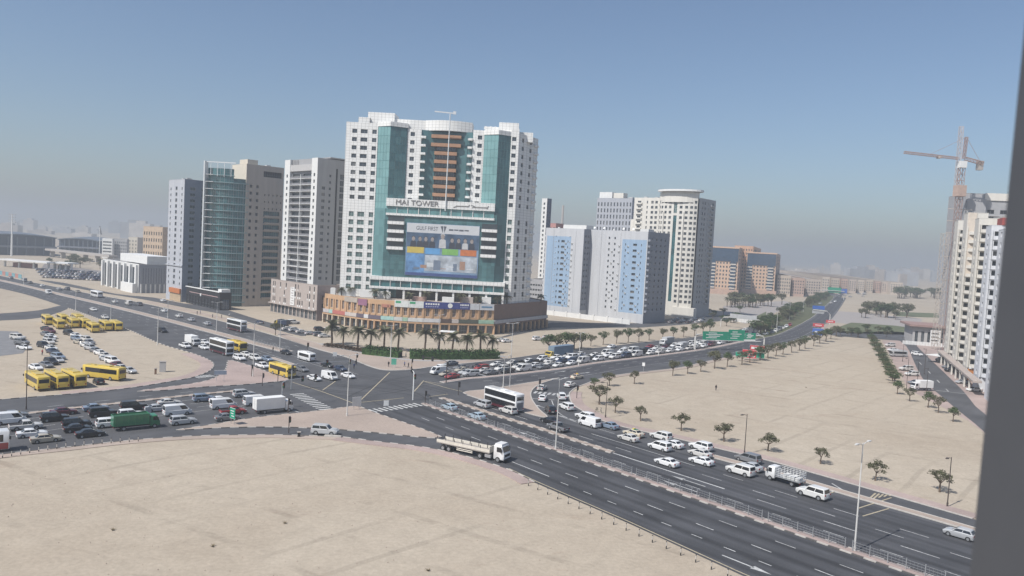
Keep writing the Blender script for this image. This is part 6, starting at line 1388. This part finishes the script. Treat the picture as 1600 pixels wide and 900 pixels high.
# dry tufts and stones on the sand
random.seed(61); q = MB(); q2 = MB()
for k in range(520):
    px_ = (uni(0, 900), uni(715, 900)) if k < 230 else (uni(960, 1520), uni(560, 790)) if k < 430 else (uni(0, 300), uni(500, 620))
    p = G(*px_); e = Vector((p.x, p.y, 0))
    ok = px_[1] > 720+max(0, (px_[0]-600)*.45) if k < 230 else (px_[1] < 690+(px_[0]-1060)*.27-20 and px_[1] > 585) if k < 430 else (px_[1] > 520+(px_[0]-200)*.38 and px_[1] < 600 and px_[0] > 200 and px_[0] < 300)
    if not ok: continue
    r = uni(.05, .16); n0 = len(q.v); q.v += [(p.x+r*uni(.7, 1.3)*math.cos(a), p.y+r*uni(.7, 1.3)*math.sin(a), 0) for a in (0, 1.3, 2.5, 3.8, 5.1)]+[(p.x, p.y, r*.8)]
    q.f += [(n0+i, n0+(i+1) % 5, n0+5) for i in range(5)]; q.m += [0]*5
    if k % 70 == 0:
        for i in range(26): a = uni(0, 6.28); l_ = uni(.2, .55); d_ = Vector((math.cos(a), math.sin(a), uni(.3, 1))).normalized()*l_; s_ = Vector((-math.sin(a), math.cos(a), 0))*.04; q2.quad(e-s_, e+s_, e+d_+s_*.3, e+d_-s_*.3)
struct(q.obj('stones', mat('stone', (.30, .25, .20), .9, var=.3, scale=3)), 'stuff'); struct(q2.obj('dry_grass', mat('dry tuft', (.16, .125, .07), .9, var=.3, scale=2)), 'stuff')
# palms
random.seed(47)
def frond_mesh(ln, seed):
    random.seed(seed); q = MB(); n = 13; pts = []
    for i in range(n+1): a = i/n; pts.append(Vector((ln*a*(1-.12*a), 0, ln*(.42*a-.95*a*a))))
    q.tube(pts, [.035*(1-.8*i/n) for i in range(n+1)], 4)
    for i in range(1, n+1):
        a = i/n; w_ = ln*.26*math.sin(math.pi*min(1, a*.85+.12)); p = pts[i]
        for s in (-1, 1): e = p+Vector((ln*.1, s*w_, -w_*.55)); q.quad(p-Vector((.06, 0, 0)), p+Vector((.07, 0, 0)), e+Vector((.03, 0, 0)), e-Vector((.02, 0, 0))); p2 = (p+pts[i-1])/2; e2 = p2+Vector((ln*.09, s*w_*.95, -w_*.4)); q.quad(p2-Vector((.06, 0, 0)), p2+Vector((.07, 0, 0)), e2+Vector((.03, 0, 0)), e2-Vector((.02, 0, 0)))
    return q
FR = [frond_mesh(3.6, 1), frond_mesh(3.2, 2)]; FRM = [f.mesh('frond', [LEAFP]) for f in FR]
def ptrunk(ht): q = MB(); n = 9; q.tube([(0.08*math.sin(i*.7), 0, ht*i/n-.1) for i in range(n+1)], [.30-.08*i/n+(.03 if i % 2 else 0) for i in range(n+1)], 8); return q
PT = {}
def palm(pos, z, ht, label, group, parts=True, s=1.0):
    t = thing('date_palm', (pos.x, pos.y, z), uni(0, 6.28), label, 'palm', group); t.scale = (s, s, s)
    k = round(ht*2)/2; inst('trunk', PT.setdefault(k, ptrunk(k).mesh('trunk', [BARK])), t)
    if parts:
        for i in range(24):
            o = inst('frond', FRM[i % 2], t, (0, 0, k-.15)); e = uni(-.55, .5) if i > 6 else uni(-1.15, -.55); o.rotation_euler = (uni(-.2, .2), e, i*2.399+uni(-.2, .2)); o.scale = (uni(.8, 1.1),)*3
    else:
        if 'crown' not in PT:
            q = MB()
            for i in range(18):
                rot = Matrix.Rotation(i*2.399, 3, 'Z') @ Matrix.Rotation(uni(-.8, .5), 3, 'Y'); f = FR[i % 2]; n = len(q.v); q.v += [tuple(rot @ Vector(v)) for v in f.v]; q.f += [tuple(j+n for j in ff) for ff in f.f]; q.m += f.m
            PT['crown'] = q.mesh('crown', [LEAFP])
        inst('crown', PT['crown'], t, (0, 0, k-.15))
    return t
for x, y in ((518,538),(536,541),(559,544),(579,544.5),(600,545),(622,548),(664,550),(686,549),(707,550),(729,552),(750,552),(769,552)): palm(G(x, y), 0, uni(4.6, 5.6), 'date palm in the planted strip before the mall', 'palms before the mall', True, uni(.92, 1.25))
for x, y, Yd in ((534,443,329),(549,446,329),(586,449,326),(603,452,325),(640,456,324),(666,458,324),(720,464,325),(747,466,326),(778,469,330),(792,470,334),(812,472,345),(845,470,352)): p = AT(x, y, Yd); palm(Vector((p.x, p.y)), zp-.5, uni(3.4, 4.6), 'palm on the roof terrace of the mall', 'palms on the mall terrace', False, .8)
for k in range(12): p = G(1136+k*4.0+uni(-1, 1), 480+uni(-1, 1)); palm(p, 0, 6.5, 'distant palm below the salmon offices', 'distant palms', False, 1.0)
# hedges
def hedge(px, wd, ht, m, label, dens=26):
    pts = smooth(GP(*px), 4); L = sum((pts[i+1]-pts[i]).length for i in range(len(pts)-1)); q = MB(); c0 = pts[len(pts)//2]
    for _ in range(int(L*dens)):
        p, tt = along(pts, uni(0, L*.999)); nn = Vector((-tt.y, tt.x)).normalized(); f = uni(-1, 1); z = ht*(1-.35*f*f)*(uni(0, 1)**.35)*uni(.85, 1.1); c = Vector((*(p+nn*f*wd/2-c0), z)); a = Vector((random.gauss(0, 1), random.gauss(0, 1), random.gauss(0, .6))).normalized(); b2 = a.cross(Vector((rnd(), rnd(), 1))).normalized(); s = uni(.2, .42)
        q.quad(c-a*s, c-b2*s*.6, c+a*s, c+b2*s*.6)
    if ht > 2: w2 = wd*.36; pl = [v-c0 for v in offset(pts, w2)+list(reversed(offset(pts, -w2)))]; q.prism(pl, 0, ht*.62)
    o = q.obj('hedge', m); o.location = (c0.x, c0.y, .1); tag(o, label, 'hedge', None, PX(c0.x, c0.y)[0]); return o
hedge([(570,553),(600,556.5),(625,559)], 5, 3.0, HEDG, 'green hedge left of the footpath before the mall', 90); hedge([(640,560),(680,561),(730,561),(777,560)], 5.2, 3.2, HEDG, 'long green hedge beneath the palms before the mall', 90)
hedge([(508,541),(530,544),(572,551)], 3.5, 1.0, mat('dry hedge leaf', (.10, .065, .04), .9, var=.4, scale=2), 'low brown planting under the first palms', 70)

# ---------------------------------------------------------------- street furniture
def lamp(base, top, m, label, group, arms=2, r=.13):
    p = G(*base); h = ztop(p.x, p.y, top); t = thing('street_lamp', (p.x, p.y, 0), A_ANG+R(90), label, 'street lamp', group)
    MB().tube([(0, 0, 0), (0, 0, h)], [r, r*.55], 8).obj('pole', m, t); MB().tube([(0, 0, 0), (0, 0, .7)], r*1.5, 8).obj('base', m, t)
    for s in ((-1, 1) if arms == 2 else (1,)):
        q = MB(); q.tube([(0, 0, h-.25), (s*.8, 0, h-.02), (s*1.5, 0, h+.03)], .05, 6); q.obj('arm', m, t); q = MB(); loft(q, [(s*1.3, h-.05, h+.1, .13), (s*1.6, h-.06, h+.12, .2), (s*2.2, h-.02, h+.08, .12)]); q.obj('lamp_head', m, t)
    return t
gl = 'pale street lamps'
for b0, tp in (((1335,862),692),((868,703),592),((796,606),505),((542,651),555),((395,589),505),((246,539),481),((173,500),465),((338,519),472),((437,546),500),((610,561),508),((684,549),492),((904,572),520),((1029,556),532),((1086,547),514),((1213,520),480),((1233,500),470),((1255,487),462),((118,485),456),((262,497),470),((37,446),425),((786,607),556)): lamp(b0, tp, LAMPG, 'pale slim street lamp', gl)
for b0, tp in (((41,640),538),((1163,710),647),((1480,792),714),((946,653),597),((1416,610),560),((1433,600),562),((1444,585),545),((1410,565),527),((1447,617),575)): lamp(b0, tp, DARKP, 'dark brown street lamp', 'dark street lamps', 1, .1)
def signal(base, h, label, arm=None, m=GALV, heads=1):
    p = G(*base); t = thing('traffic_signal', (p.x, p.y, .15), 0, label, 'traffic signal', 'traffic signals'); MB().tube([(0, 0, 0), (0, 0, h)], .09 if not arm else .14, 8).obj('pole', m, t)
    def head(x, y, z, a):
        q = MB(); q.box(-.18, .18, -.12, .12, -.5, .5); q.box(-.32, .32, .12, .15, -.65, .65); o = q.obj('signal_head', BLACK, t); o.location = (x, y, z); o.rotation_euler = (0, 0, a)
        for k, c in enumerate(((.25, .02, .02), (.28, .17, .02), (.02, .2, .09))):
            q = MB(); q.tube([(0, -.12, .32-k*.32), (0, -.16, .32-k*.32)], .11, 10); o2 = q.obj('lens', mat('lens %d' % k, c, .3, var=0), o)
    head(0.2, 0, h-.6, uni(0, 3))
    if arm:
        e = G(*arm)-p; q = MB(); q.tube([(0, 0, h), (e.x*.1, e.y*.1, h+.35), (e.x, e.y, h+.5)], [.1, .09, .06], 6); q.obj('arm', m, t); head(e.x, e.y, h+.3, math.atan2(e.y, e.x)); head(e.x*.6, e.y*.6, h+.3, math.atan2(e.y, e.x))
    return t
signal((455,609), 5.9, 'cantilever traffic signal in front of the yellow bus', (545,604)); signal((645,626), 6.2, 'white bent traffic signal mast at the fence end', (641,620), WHITE); signal((697,599), 5.6, 'dark traffic signal at the tip of the right median', (660,593), DARKP); signal((440,638), 5.5, 'traffic signal arm above the white box truck', (492,630))
for k, b0 in enumerate(((393,589),(410,604),(434,598),(664,633),(716,618),(842,612),(901,623),(450,647),(451,678),(557,570),(480,552),(643,578))): signal(b0, 3.2, 'short traffic signal post at the crossing', None, DARKP)
def board(base, h, wd, ht, m, label, ang, legs=2, cat='sign', frame=None, text=None, group=None):
    p = G(*base); t = thing('road_sign', (p.x, p.y, .1), ang, label, cat, group)
    for k in range(legs): x = (k-(legs-1)/2)*wd*.6; MB().tube([(x, .05, 0), (x, .05, h+ht*.8)], .05, 6).obj('post', GALV, t)
    MB().box(-wd/2, wd/2, -.06, 0, h, h+ht).obj('panel', m, t); q = MB(); q.box(-wd/2-.04, wd/2+.04, -.05, .02, h-.05, h); q.box(-wd/2-.04, wd/2+.04, -.05, .02, h+ht, h+ht+.05); q.obj('panel_edge', WHITE, t)
    for (x0, x1, z0, z1) in (text or ()): MB().box(x0*wd, x1*wd, -.075, -.061, h+z0*ht, h+z1*ht).obj('sign_stroke', WHITE, t)
    return t
SGN = mat('sign green', (.01, .27, .16), .5, var=.05); SBL = mat('sign blue', (.05, .13, .42), .5); SRD = mat('sign red', (.50, .05, .06), .5); BACK = mat('sign back', (.46, .47, .48), .5, .3)
board((363,664), 1.2, 1.9, 2.0, SGN, 'small green direction sign on the near island', R(-40), text=((-.35, .3, .7, .78), (-.3, .2, .45, .53), (-.2, .35, .2, .28)))
board((557,641), .9, 2.0, 1.9, BACK, 'grey back of a road sign near the crossing centre', R(30)); board((603,640), .8, 1.1, 1.1, WHITE, 'small white board by the zebra crossing', R(20), 1)
board((344,597), 1.8, 2.9, 1.0, mat('sign slate', (.20, .24, .30), .5), 'slate blue board on the left pink island', R(20)); board((615,575), .9, 1.5, 1.8, mat('booth green', (.10, .38, .27), .6), 'green board held up by the waiting pedestrians', R(10))
board((231,655), 1.0, 1.3, 1.3, BACK, 'small pale board back behind the green tipper', R(60), 1); board((523,561), .8, 1.2, 1.2, WHITE, 'small white board on the corner pavement', R(20), 1); board((1005,582), 2.0, .9, 1.0, WHITE, 'small white sign at the sand edge of the right road', R(-30), 1)
# overhead direction gantry
p0, p1 = G(1085, 546), G(1193, 548); d = p1-p0; L = d.length; t = thing('sign_gantry', (p0.x, p0.y, 0), math.atan2(d.y, d.x), 'overhead gantry with green direction signs across the right road', 'sign gantry'); h = ztop(p0.x, p0.y, 522)
MB().tube([(0, 0, 0), (0, 0, h-1.2), (.5, 0, h-.2), (2.2, 0, h)], [.3, .28, .25, .2], 8).obj('post', LAMPG, t); MB().tube([(L, 0, 0), (L, 0, h-1.4), (L-.6, 0, h-.3), (L-3, 0, h)], [.3, .28, .25, .2], 8).obj('post', LAMPG, t); MB().tube([(2, 0, h), (L-2.8, 0, h)], .2, 8).obj('beam', LAMPG, t); MB().box(1, L-2, -.9, .2, h-2.4, h-2.25).obj('walkway', LAMPG, t)
for (f0, f1, z0, z1) in ((.10, .46, -2.1, 1.3), (.465, .70, -2.3, 2.2), (.71, .86, -1.6, 1.0)):
    o = MB().box(L*f0, L*f1, -.45, -.25, h+z0, h+z1).obj('sign_panel', SGN, t)
    for k in range(4): zz_ = h+z0+(z1-z0)*(.2+.19*k); MB().box(L*f0+(f1-f0)*L*(.12+.1*(k % 2)), L*f0+(f1-f0)*L*(.55+.12*(k % 3)), -.47, -.451, zz_, zz_+.3).obj('sign_stroke', WHITE, o)
MB().box(L*.69, L*.86, -.45, -.25, h-2.2, h-1.65).obj('sign_panel', WHITE, t)
p0, p1 = G(1126, 510), G(1196, 518); d = p1-p0; L = d.length; t = thing('sign_gantry', (p0.x, p0.y, 0), math.atan2(d.y, d.x), 'pale arched gantry frame behind the green direction signs', 'sign gantry'); h = ztop(p0.x, p0.y, 494); MB().tube([(0, 0, 0), (0, 0, h-2), (1.5, 0, h-.4), (5, 0, h), (L-4, 0, h), (L-1, 0, h-.8), (L, 0, h-3), (L, 0, 0)], .25, 8).obj('frame', LAMPG, t); MB().box(5, L-5, -.4, -.1, h-.3, h+2.0).obj('sign_back', BACK, t)
board((1170,563), .8, 5.0, 3.0, SRD, 'red topped advert board among the roadside trees', R(-25), 2, 'advert', text=((-.4, .4, .15, .3), (-.35, .3, .45, .55)))
board((1182,561), 3.0, 5.2, 2.0, SRD, 'red and white banner above a green board at the roadside', R(-25), 2, 'advert', text=((-.42, .42, .3, .7),)); board((1183,562.5), .8, 5.0, 1.9, SGN, 'green advert board under the red banner', R(-25), 2, 'advert'); board((1158,564.5), 1.6, 4.2, 1.6, SGN, 'low green board left of the red banner', R(-25), 2, 'advert')
for (b0, z, lab, mm) in (((1277,532), 2.5, 'blue advert board under a red strip in the tree row', SBL), ((1277,530.5), 6.2, 'red strip board above the blue advert in the tree row', SRD), ((1297,510), 2.0, 'red advert board near the far bend', SRD)): board(b0, z, 5.0, 3.2 if mm is SBL else 1.6, mm, lab, R(-20), 2, 'advert', text=((-.3, .3, .4, .6),))
p = G(1296, 507); t = thing('sign_gantry', (p.x, p.y, 0), R(170), 'curved arm carrying two blue direction signs over the far bend', 'sign gantry'); MB().tube([(0, 0, 0), (0, 0, 6), (2, 0, 8), (10, 0, 8.4)], .25, 8).obj('post', LAMPG, t)
for k in range(2): o = MB().box(3.5, 10.5, -.3, -.1, 6.2+2.6*k, 8.4+2.6*k).obj('sign_panel', SBL if k else BACK, t)
p = G(1318, 468); t = thing('sign_gantry', (p.x, p.y, 0), R(170), 'wide green overhead sign far along the right road', 'sign gantry'); MB().tube([(0, 0, 0), (0, 0, 8.5), (24, 0, 8.5), (24, 0, 0)], .4, 6).obj('frame', LAMPG, t); MB().box(3, 16, -.6, -.4, 6.5, 12).obj('sign_panel', SGN, t); MB().box(-3, 2.6, -.6, -.4, 6.5, 11).obj('sign_panel', SBL, t)
# median fence
def fence(s0, s1, label):
    c = A((s0+s1)/2, .9); t = thing('pedestrian_fence', (c.x, c.y, .16), math.atan2(-uA.y, -uA.x), label, 'fence', 'median fence sections'); n = int((s1-s0)/2.0); L = s1-s0
    pm2 = fence.pm; 
    for k in range(n+1): inst('post', pm2, t, (-L/2+L*k/n, 0, 0))
    bm2 = fence.bm
    for k in range(n): inst('fence_panel', bm2, t, (-L/2+L*k/n, 0, 0), scale=(L/n/2.0, 1, 1))
fence.pm = MB().box(-.05, .05, -.05, .05, 0, 1.45).mesh('post', [GALV]); q = MB()
for z in (.2, .55, .9, 1.25): q.box(.05, 1.95, -.015, .015, z-.018, z+.018)
for k in range(1, 5): q.box(k*.4-.006, k*.4+.006, -.006, .006, .2, 1.25)
fence.bm = q.mesh('fence_panel', [GALV])
for k in range(9): fence(3+k*12.4, 3+k*12.4+11.4, 'grey metal railing section on the near median')
g0, g1 = G(452, 551), G(395, 536); d = (g1-g0); t = thing('pedestrian_fence', ((g0+g1)/2).to_3d(), math.atan2(d.y, d.x), 'grey metal railing on the upper left median', 'fence'); L = d.length; n = int(L/2)
for k in range(n): inst('post', fence.pm, t, (-L/2+L*k/n, 0, .16)); inst('fence_panel', fence.bm, t, (-L/2+L*k/n, 0, .16), scale=(L/n/2, 1, 1))
# marker posts
PM = MB(); PM.tube([(0, 0, 0), (0, 0, .4)], .07, 8, 1); PM.tube([(0, 0, .4), (0, 0, .9)], .07, 8, 0); PM.tube([(0, 0, .9), (0, 0, 1.0)], .07, 8, 1); PMm = PM.mesh('marker_post', [KERBW, BLACK])
for k in range(26): s_ = 59+k*2.4; p = A(s_, -(16.1+(s_-58.3)*.0575)-2.0); o = inst('marker_post', PMm, None, (p.x, p.y, 0)); tag(o, 'banded marker post beside the near sand lot', 'bollard', 'marker posts of the near lot', PX(p.x, p.y)[0])
for k in range(16): f = k/15; p = G(4+f*212, 716-f*25-4*math.sin(f*3)); o = inst('marker_post', PMm, None, (p.x, p.y, 0)); tag(o, 'banded marker post by the left turning lane', 'bollard', 'marker posts of the left lane', PX(p.x, p.y)[0])
# small cabinets and bits
def cabinet(base, w_, h_, m, label): p = G(*base); t = thing('utility_cabinet', (p.x, p.y, 0), R(20), label, 'cabinet'); pbox(t, 'cabinet_body', m, -w_/2, w_/2, -w_/3, w_/3, .1, h_); pbox(t, 'cabinet_roof', CONC, -w_/2-.1, w_/2+.1, -w_/3-.1, w_/3+.1, h_, h_+.12); pbox(t, 'plinth', CONC, -w_/2-.05, w_/2+.05, -w_/3-.05, w_/3+.05, 0, .1)
cabinet((254,581), 1.5, 2.7, HGL, 'pale utility kiosk alone on the sandy bus lot'); cabinet((467,683), .5, .9, BLACK, 'small black cabinet beside the silver car'); cabinet((243,585), .5, 1.5, mat('rust box', (.2, .12, .08), .8), 'rusty box next to the pale kiosk')
p = G(520,683.5); t = thing('concrete_barrier', (p.x, p.y, 0), math.atan2(G(540,685).y-G(500,683).y, G(540,685).x-G(500,683).x), 'pale concrete slab lying beside the turning lane', 'barrier'); pbox(t, 'slab', KERBW, -1.6, 1.6, -.3, .3, 0, .35); pbox(t, 'slab_cap', KERBW, -1.5, 1.5, -.2, .2, .35, .45)
p = G(945,650)
for k in range(2):
    p = G(932+k*7, 644+k*1); t = thing('bicycle', (p.x, p.y, .12), R(60+30*k), 'bicycle leaning upright near the dark lamp by the slip lane', 'bicycle', 'bicycles by the slip lane'); TB = .03
    for x in (-.55, .55): q = MB(); q.tube([(x+.34*math.cos(2*math.pi*i/14), 0, .36+.34*math.sin(2*math.pi*i/14)) for i in range(15)], TB, 5, 0, False); q.obj('wheel', RUBBER, t)
    q = MB(); q.tube([(-.55, 0, .36), (-.15, 0, .85), (.4, 0, .88), (.55, 0, .36)], TB, 5); q.tube([(-.15, 0, .85), (0, 0, .35), (.4, 0, .85)], TB, 5); q.obj('frame', paint('black'), t); pbox(t, 'saddle', BLACK, -.3, -.05, -.08, .08, .92, .98); pbox(t, 'handlebar', BLACK, .38, .44, -.28, .28, .98, 1.02)
# shelter roofs on the right street
p = G(1470, 566); t = thing('car_shelter', (p.x, p.y, 0), R(-60), 'white flat car shelter roof on the right street', 'shelter'); pbox(t, 'canopy_roof', WHITE, -3, 3, -6, 6, 2.8, 3.0)
for x in (-2.7, 2.7):
    for y in (-5, 5): pbox(t, 'post', GALV, x-.08, x+.08, y-.08, y+.08, 0, 2.8)
p = G(700, 533); t = thing('car_shelter', (p.x, p.y, 0), R(-5), 'small white awning among the palms before the mall', 'shelter'); pbox(t, 'canopy_roof', WHITE, -3.2, 3.2, -2, 2, 3.6, 3.85); 
for x in (-3, 3): pbox(t, 'post', WHITE, x-.1, x+.1, -1.6, -1.4, 0, 3.6); pbox(t, 'counter', HG, x*.8-.5, x*.8+.5, .5, 1.4, 0, 1.2)

# ---------------------------------------------------------------- people
def person_mesh(pose):
    V = [(0,0,.95),(0,.0,1.15),(0,0,1.38),(0,0,1.52),(0,.02,1.64),(0,.01,1.74)]; RR = [.15,.145,.16,.065,.095,.08]; E_ = [(0,1),(1,2),(2,3),(3,4),(4,5)]
    def chain(frm, pts, rs):
        last = frm
        for p_, r_ in zip(pts, rs): V.append(p_); RR.append(r_); E_.append((last, len(V)-1)); last = len(V)-1
    st = .16 if pose else .03
    for s in (-1, 1):
        chain(0, [(s*.1, 0, .88), (s*.11, s*st*.5, .5), (s*.11, s*st-.02, .1), (s*.12, s*st+.12, .04)], [.1, .07, .05, .045]); sw = -s*st
        chain(2, [(s*.19, 0, 1.40), (s*.24, sw*.4-.02, 1.13), (s*.23, sw*.8+.06, .90), (s*.22, sw*.8+.08, .82)], [.07, .05, .042, .04])
    me = bpy.data.meshes.new('tmp'); me.from_pydata(V, E_, []); o = bpy.data.objects.new('tmp', me); COL.objects.link(o); mod = o.modifiers.new('s', 'SKIN'); o.modifiers.new('u', 'SUBSURF').levels = 1
    for i, sv in enumerate(me.skin_vertices[0].data): sv.radius = (RR[i], RR[i]); sv.use_root = (i == 0)
    bpy.context.view_layer.update(); dg = bpy.context.evaluated_depsgraph_get(); out = bpy.data.meshes.new_from_object(o.evaluated_get(dg)); bpy.data.objects.remove(o)
    SKIN = mat('skin', (.20, .12, .08), .6); HAIR = mat('hair', (.02, .018, .016), .6)
    for m_ in (mat('cloth slot', (.1, .1, .1), .9), mat('trouser slot', (.03, .035, .05), .9), SKIN, HAIR): out.materials.append(m_)
    for f in out.polygons: z = f.center.z; x = abs(f.center.x); f.material_index = 3 if z > 1.70 or (z > 1.58 and f.center.y < -.03) else 2 if z > 1.5 or (x > .17 and z < .98 and z > .75) else 0 if z > .92 else 1; f.use_smooth = True
    return out
PMESH = [person_mesh(0), person_mesh(1)]
CL = {'white': (.55, .55, .53), 'black': (.02, .02, .022), 'blue': (.05, .08, .2), 'grey': (.2, .2, .2), 'green': (.06, .28, .2), 'tan': (.35, .27, .18), 'red': (.3, .05, .05)}
for x, y, c, po, ctx in ((607,574,'black',0,'waiting at the corner beside the green board'),(627,559,'black',1,'walking on the footpath by the hedge'),(634,559,'grey',1,'walking on the footpath by the hedge'),(632,574,'blue',1,'about to cross at the corner'),(638,576,'black',1,'about to cross at the corner'),(643,578,'tan',0,'standing at the kerb of the corner'),(556,571,'black',0,'standing on the kerb near the hatched crossing'),(553,577,'blue',0,'standing by the traffic signal at the corner'),(426.5,551,'black',0,'standing on the median railing end'),(1118.5,611,'black',1,'walking alone across the big sand lot'),(308,492,'black',0,'at the far bus bay'),(313,491,'blue',0,'at the far bus bay'),(332,497,'grey',0,'at the far bus bay'),(346,498,'black',1,'at the far bus bay'),(358,496,'white',0,'at the far bus bay'),(138,491,'grey',0,'riding near the back row of buses'),(718,555,'white',0,'beside the long hedge'),(66,556,'red',0,'standing between parked cars on the lot')):
    p = G(x, y); t = thing('person', (p.x, p.y, .13), uni(0, 6.28), 'person in %s top %s' % (c, ctx), 'person', 'pedestrians')
    inst('figure', PMESH[po], t, over={0: mat('cloth '+c, CL[c], .9)})

# ---------------------------------------------------------------- haze
hz = MB().box(-6500, 6500, -250, 7500, -1.5, 125).obj('haze', []); struct(hz, 'stuff')
hm = bpy.data.materials.new('haze'); hm.use_nodes = True; N = hm.node_tree.nodes; N.remove(N['Principled BSDF'])
pv = N.new('ShaderNodeVolumePrincipled'); pv.inputs['Color'].default_value = (.50, .55, .605, 1); pv.inputs['Density'].default_value = HAZE; pv.inputs['Anisotropy'].default_value = .1
hm.node_tree.links.new(pv.outputs[0], N['Material Output'].inputs['Volume']); hz.data.materials.append(hm)

# ---------------------------------------------------------------- labels that single each thing out
ONES = 'first second third fourth fifth sixth seventh eighth ninth tenth eleventh twelfth thirteenth fourteenth fifteenth sixteenth seventeenth eighteenth nineteenth'.split(); TENS = {2: 'twent', 3: 'thirt', 4: 'fort', 5: 'fift', 6: 'sixt', 7: 'sevent', 8: 'eight'}
def ordn(n):
    if n < 20: return ONES[n-1]
    t_, o_ = divmod(n, 10); return TENS[t_]+'ieth' if o_ == 0 else TENS[t_]+'y-'+ONES[o_-1]
byl = {}
for rec in LABELS: byl.setdefault(rec[1], []).append(rec)
for lab, recs in byl.items():
    recs.sort(key=lambda r: r[3] if r[3] is not None else 0)
    for i, r in enumerate(recs): r[0]['label'] = lab if len(recs) == 1 else '%s, %s from left of %d' % (lab, ordn(i+1), len(recs))
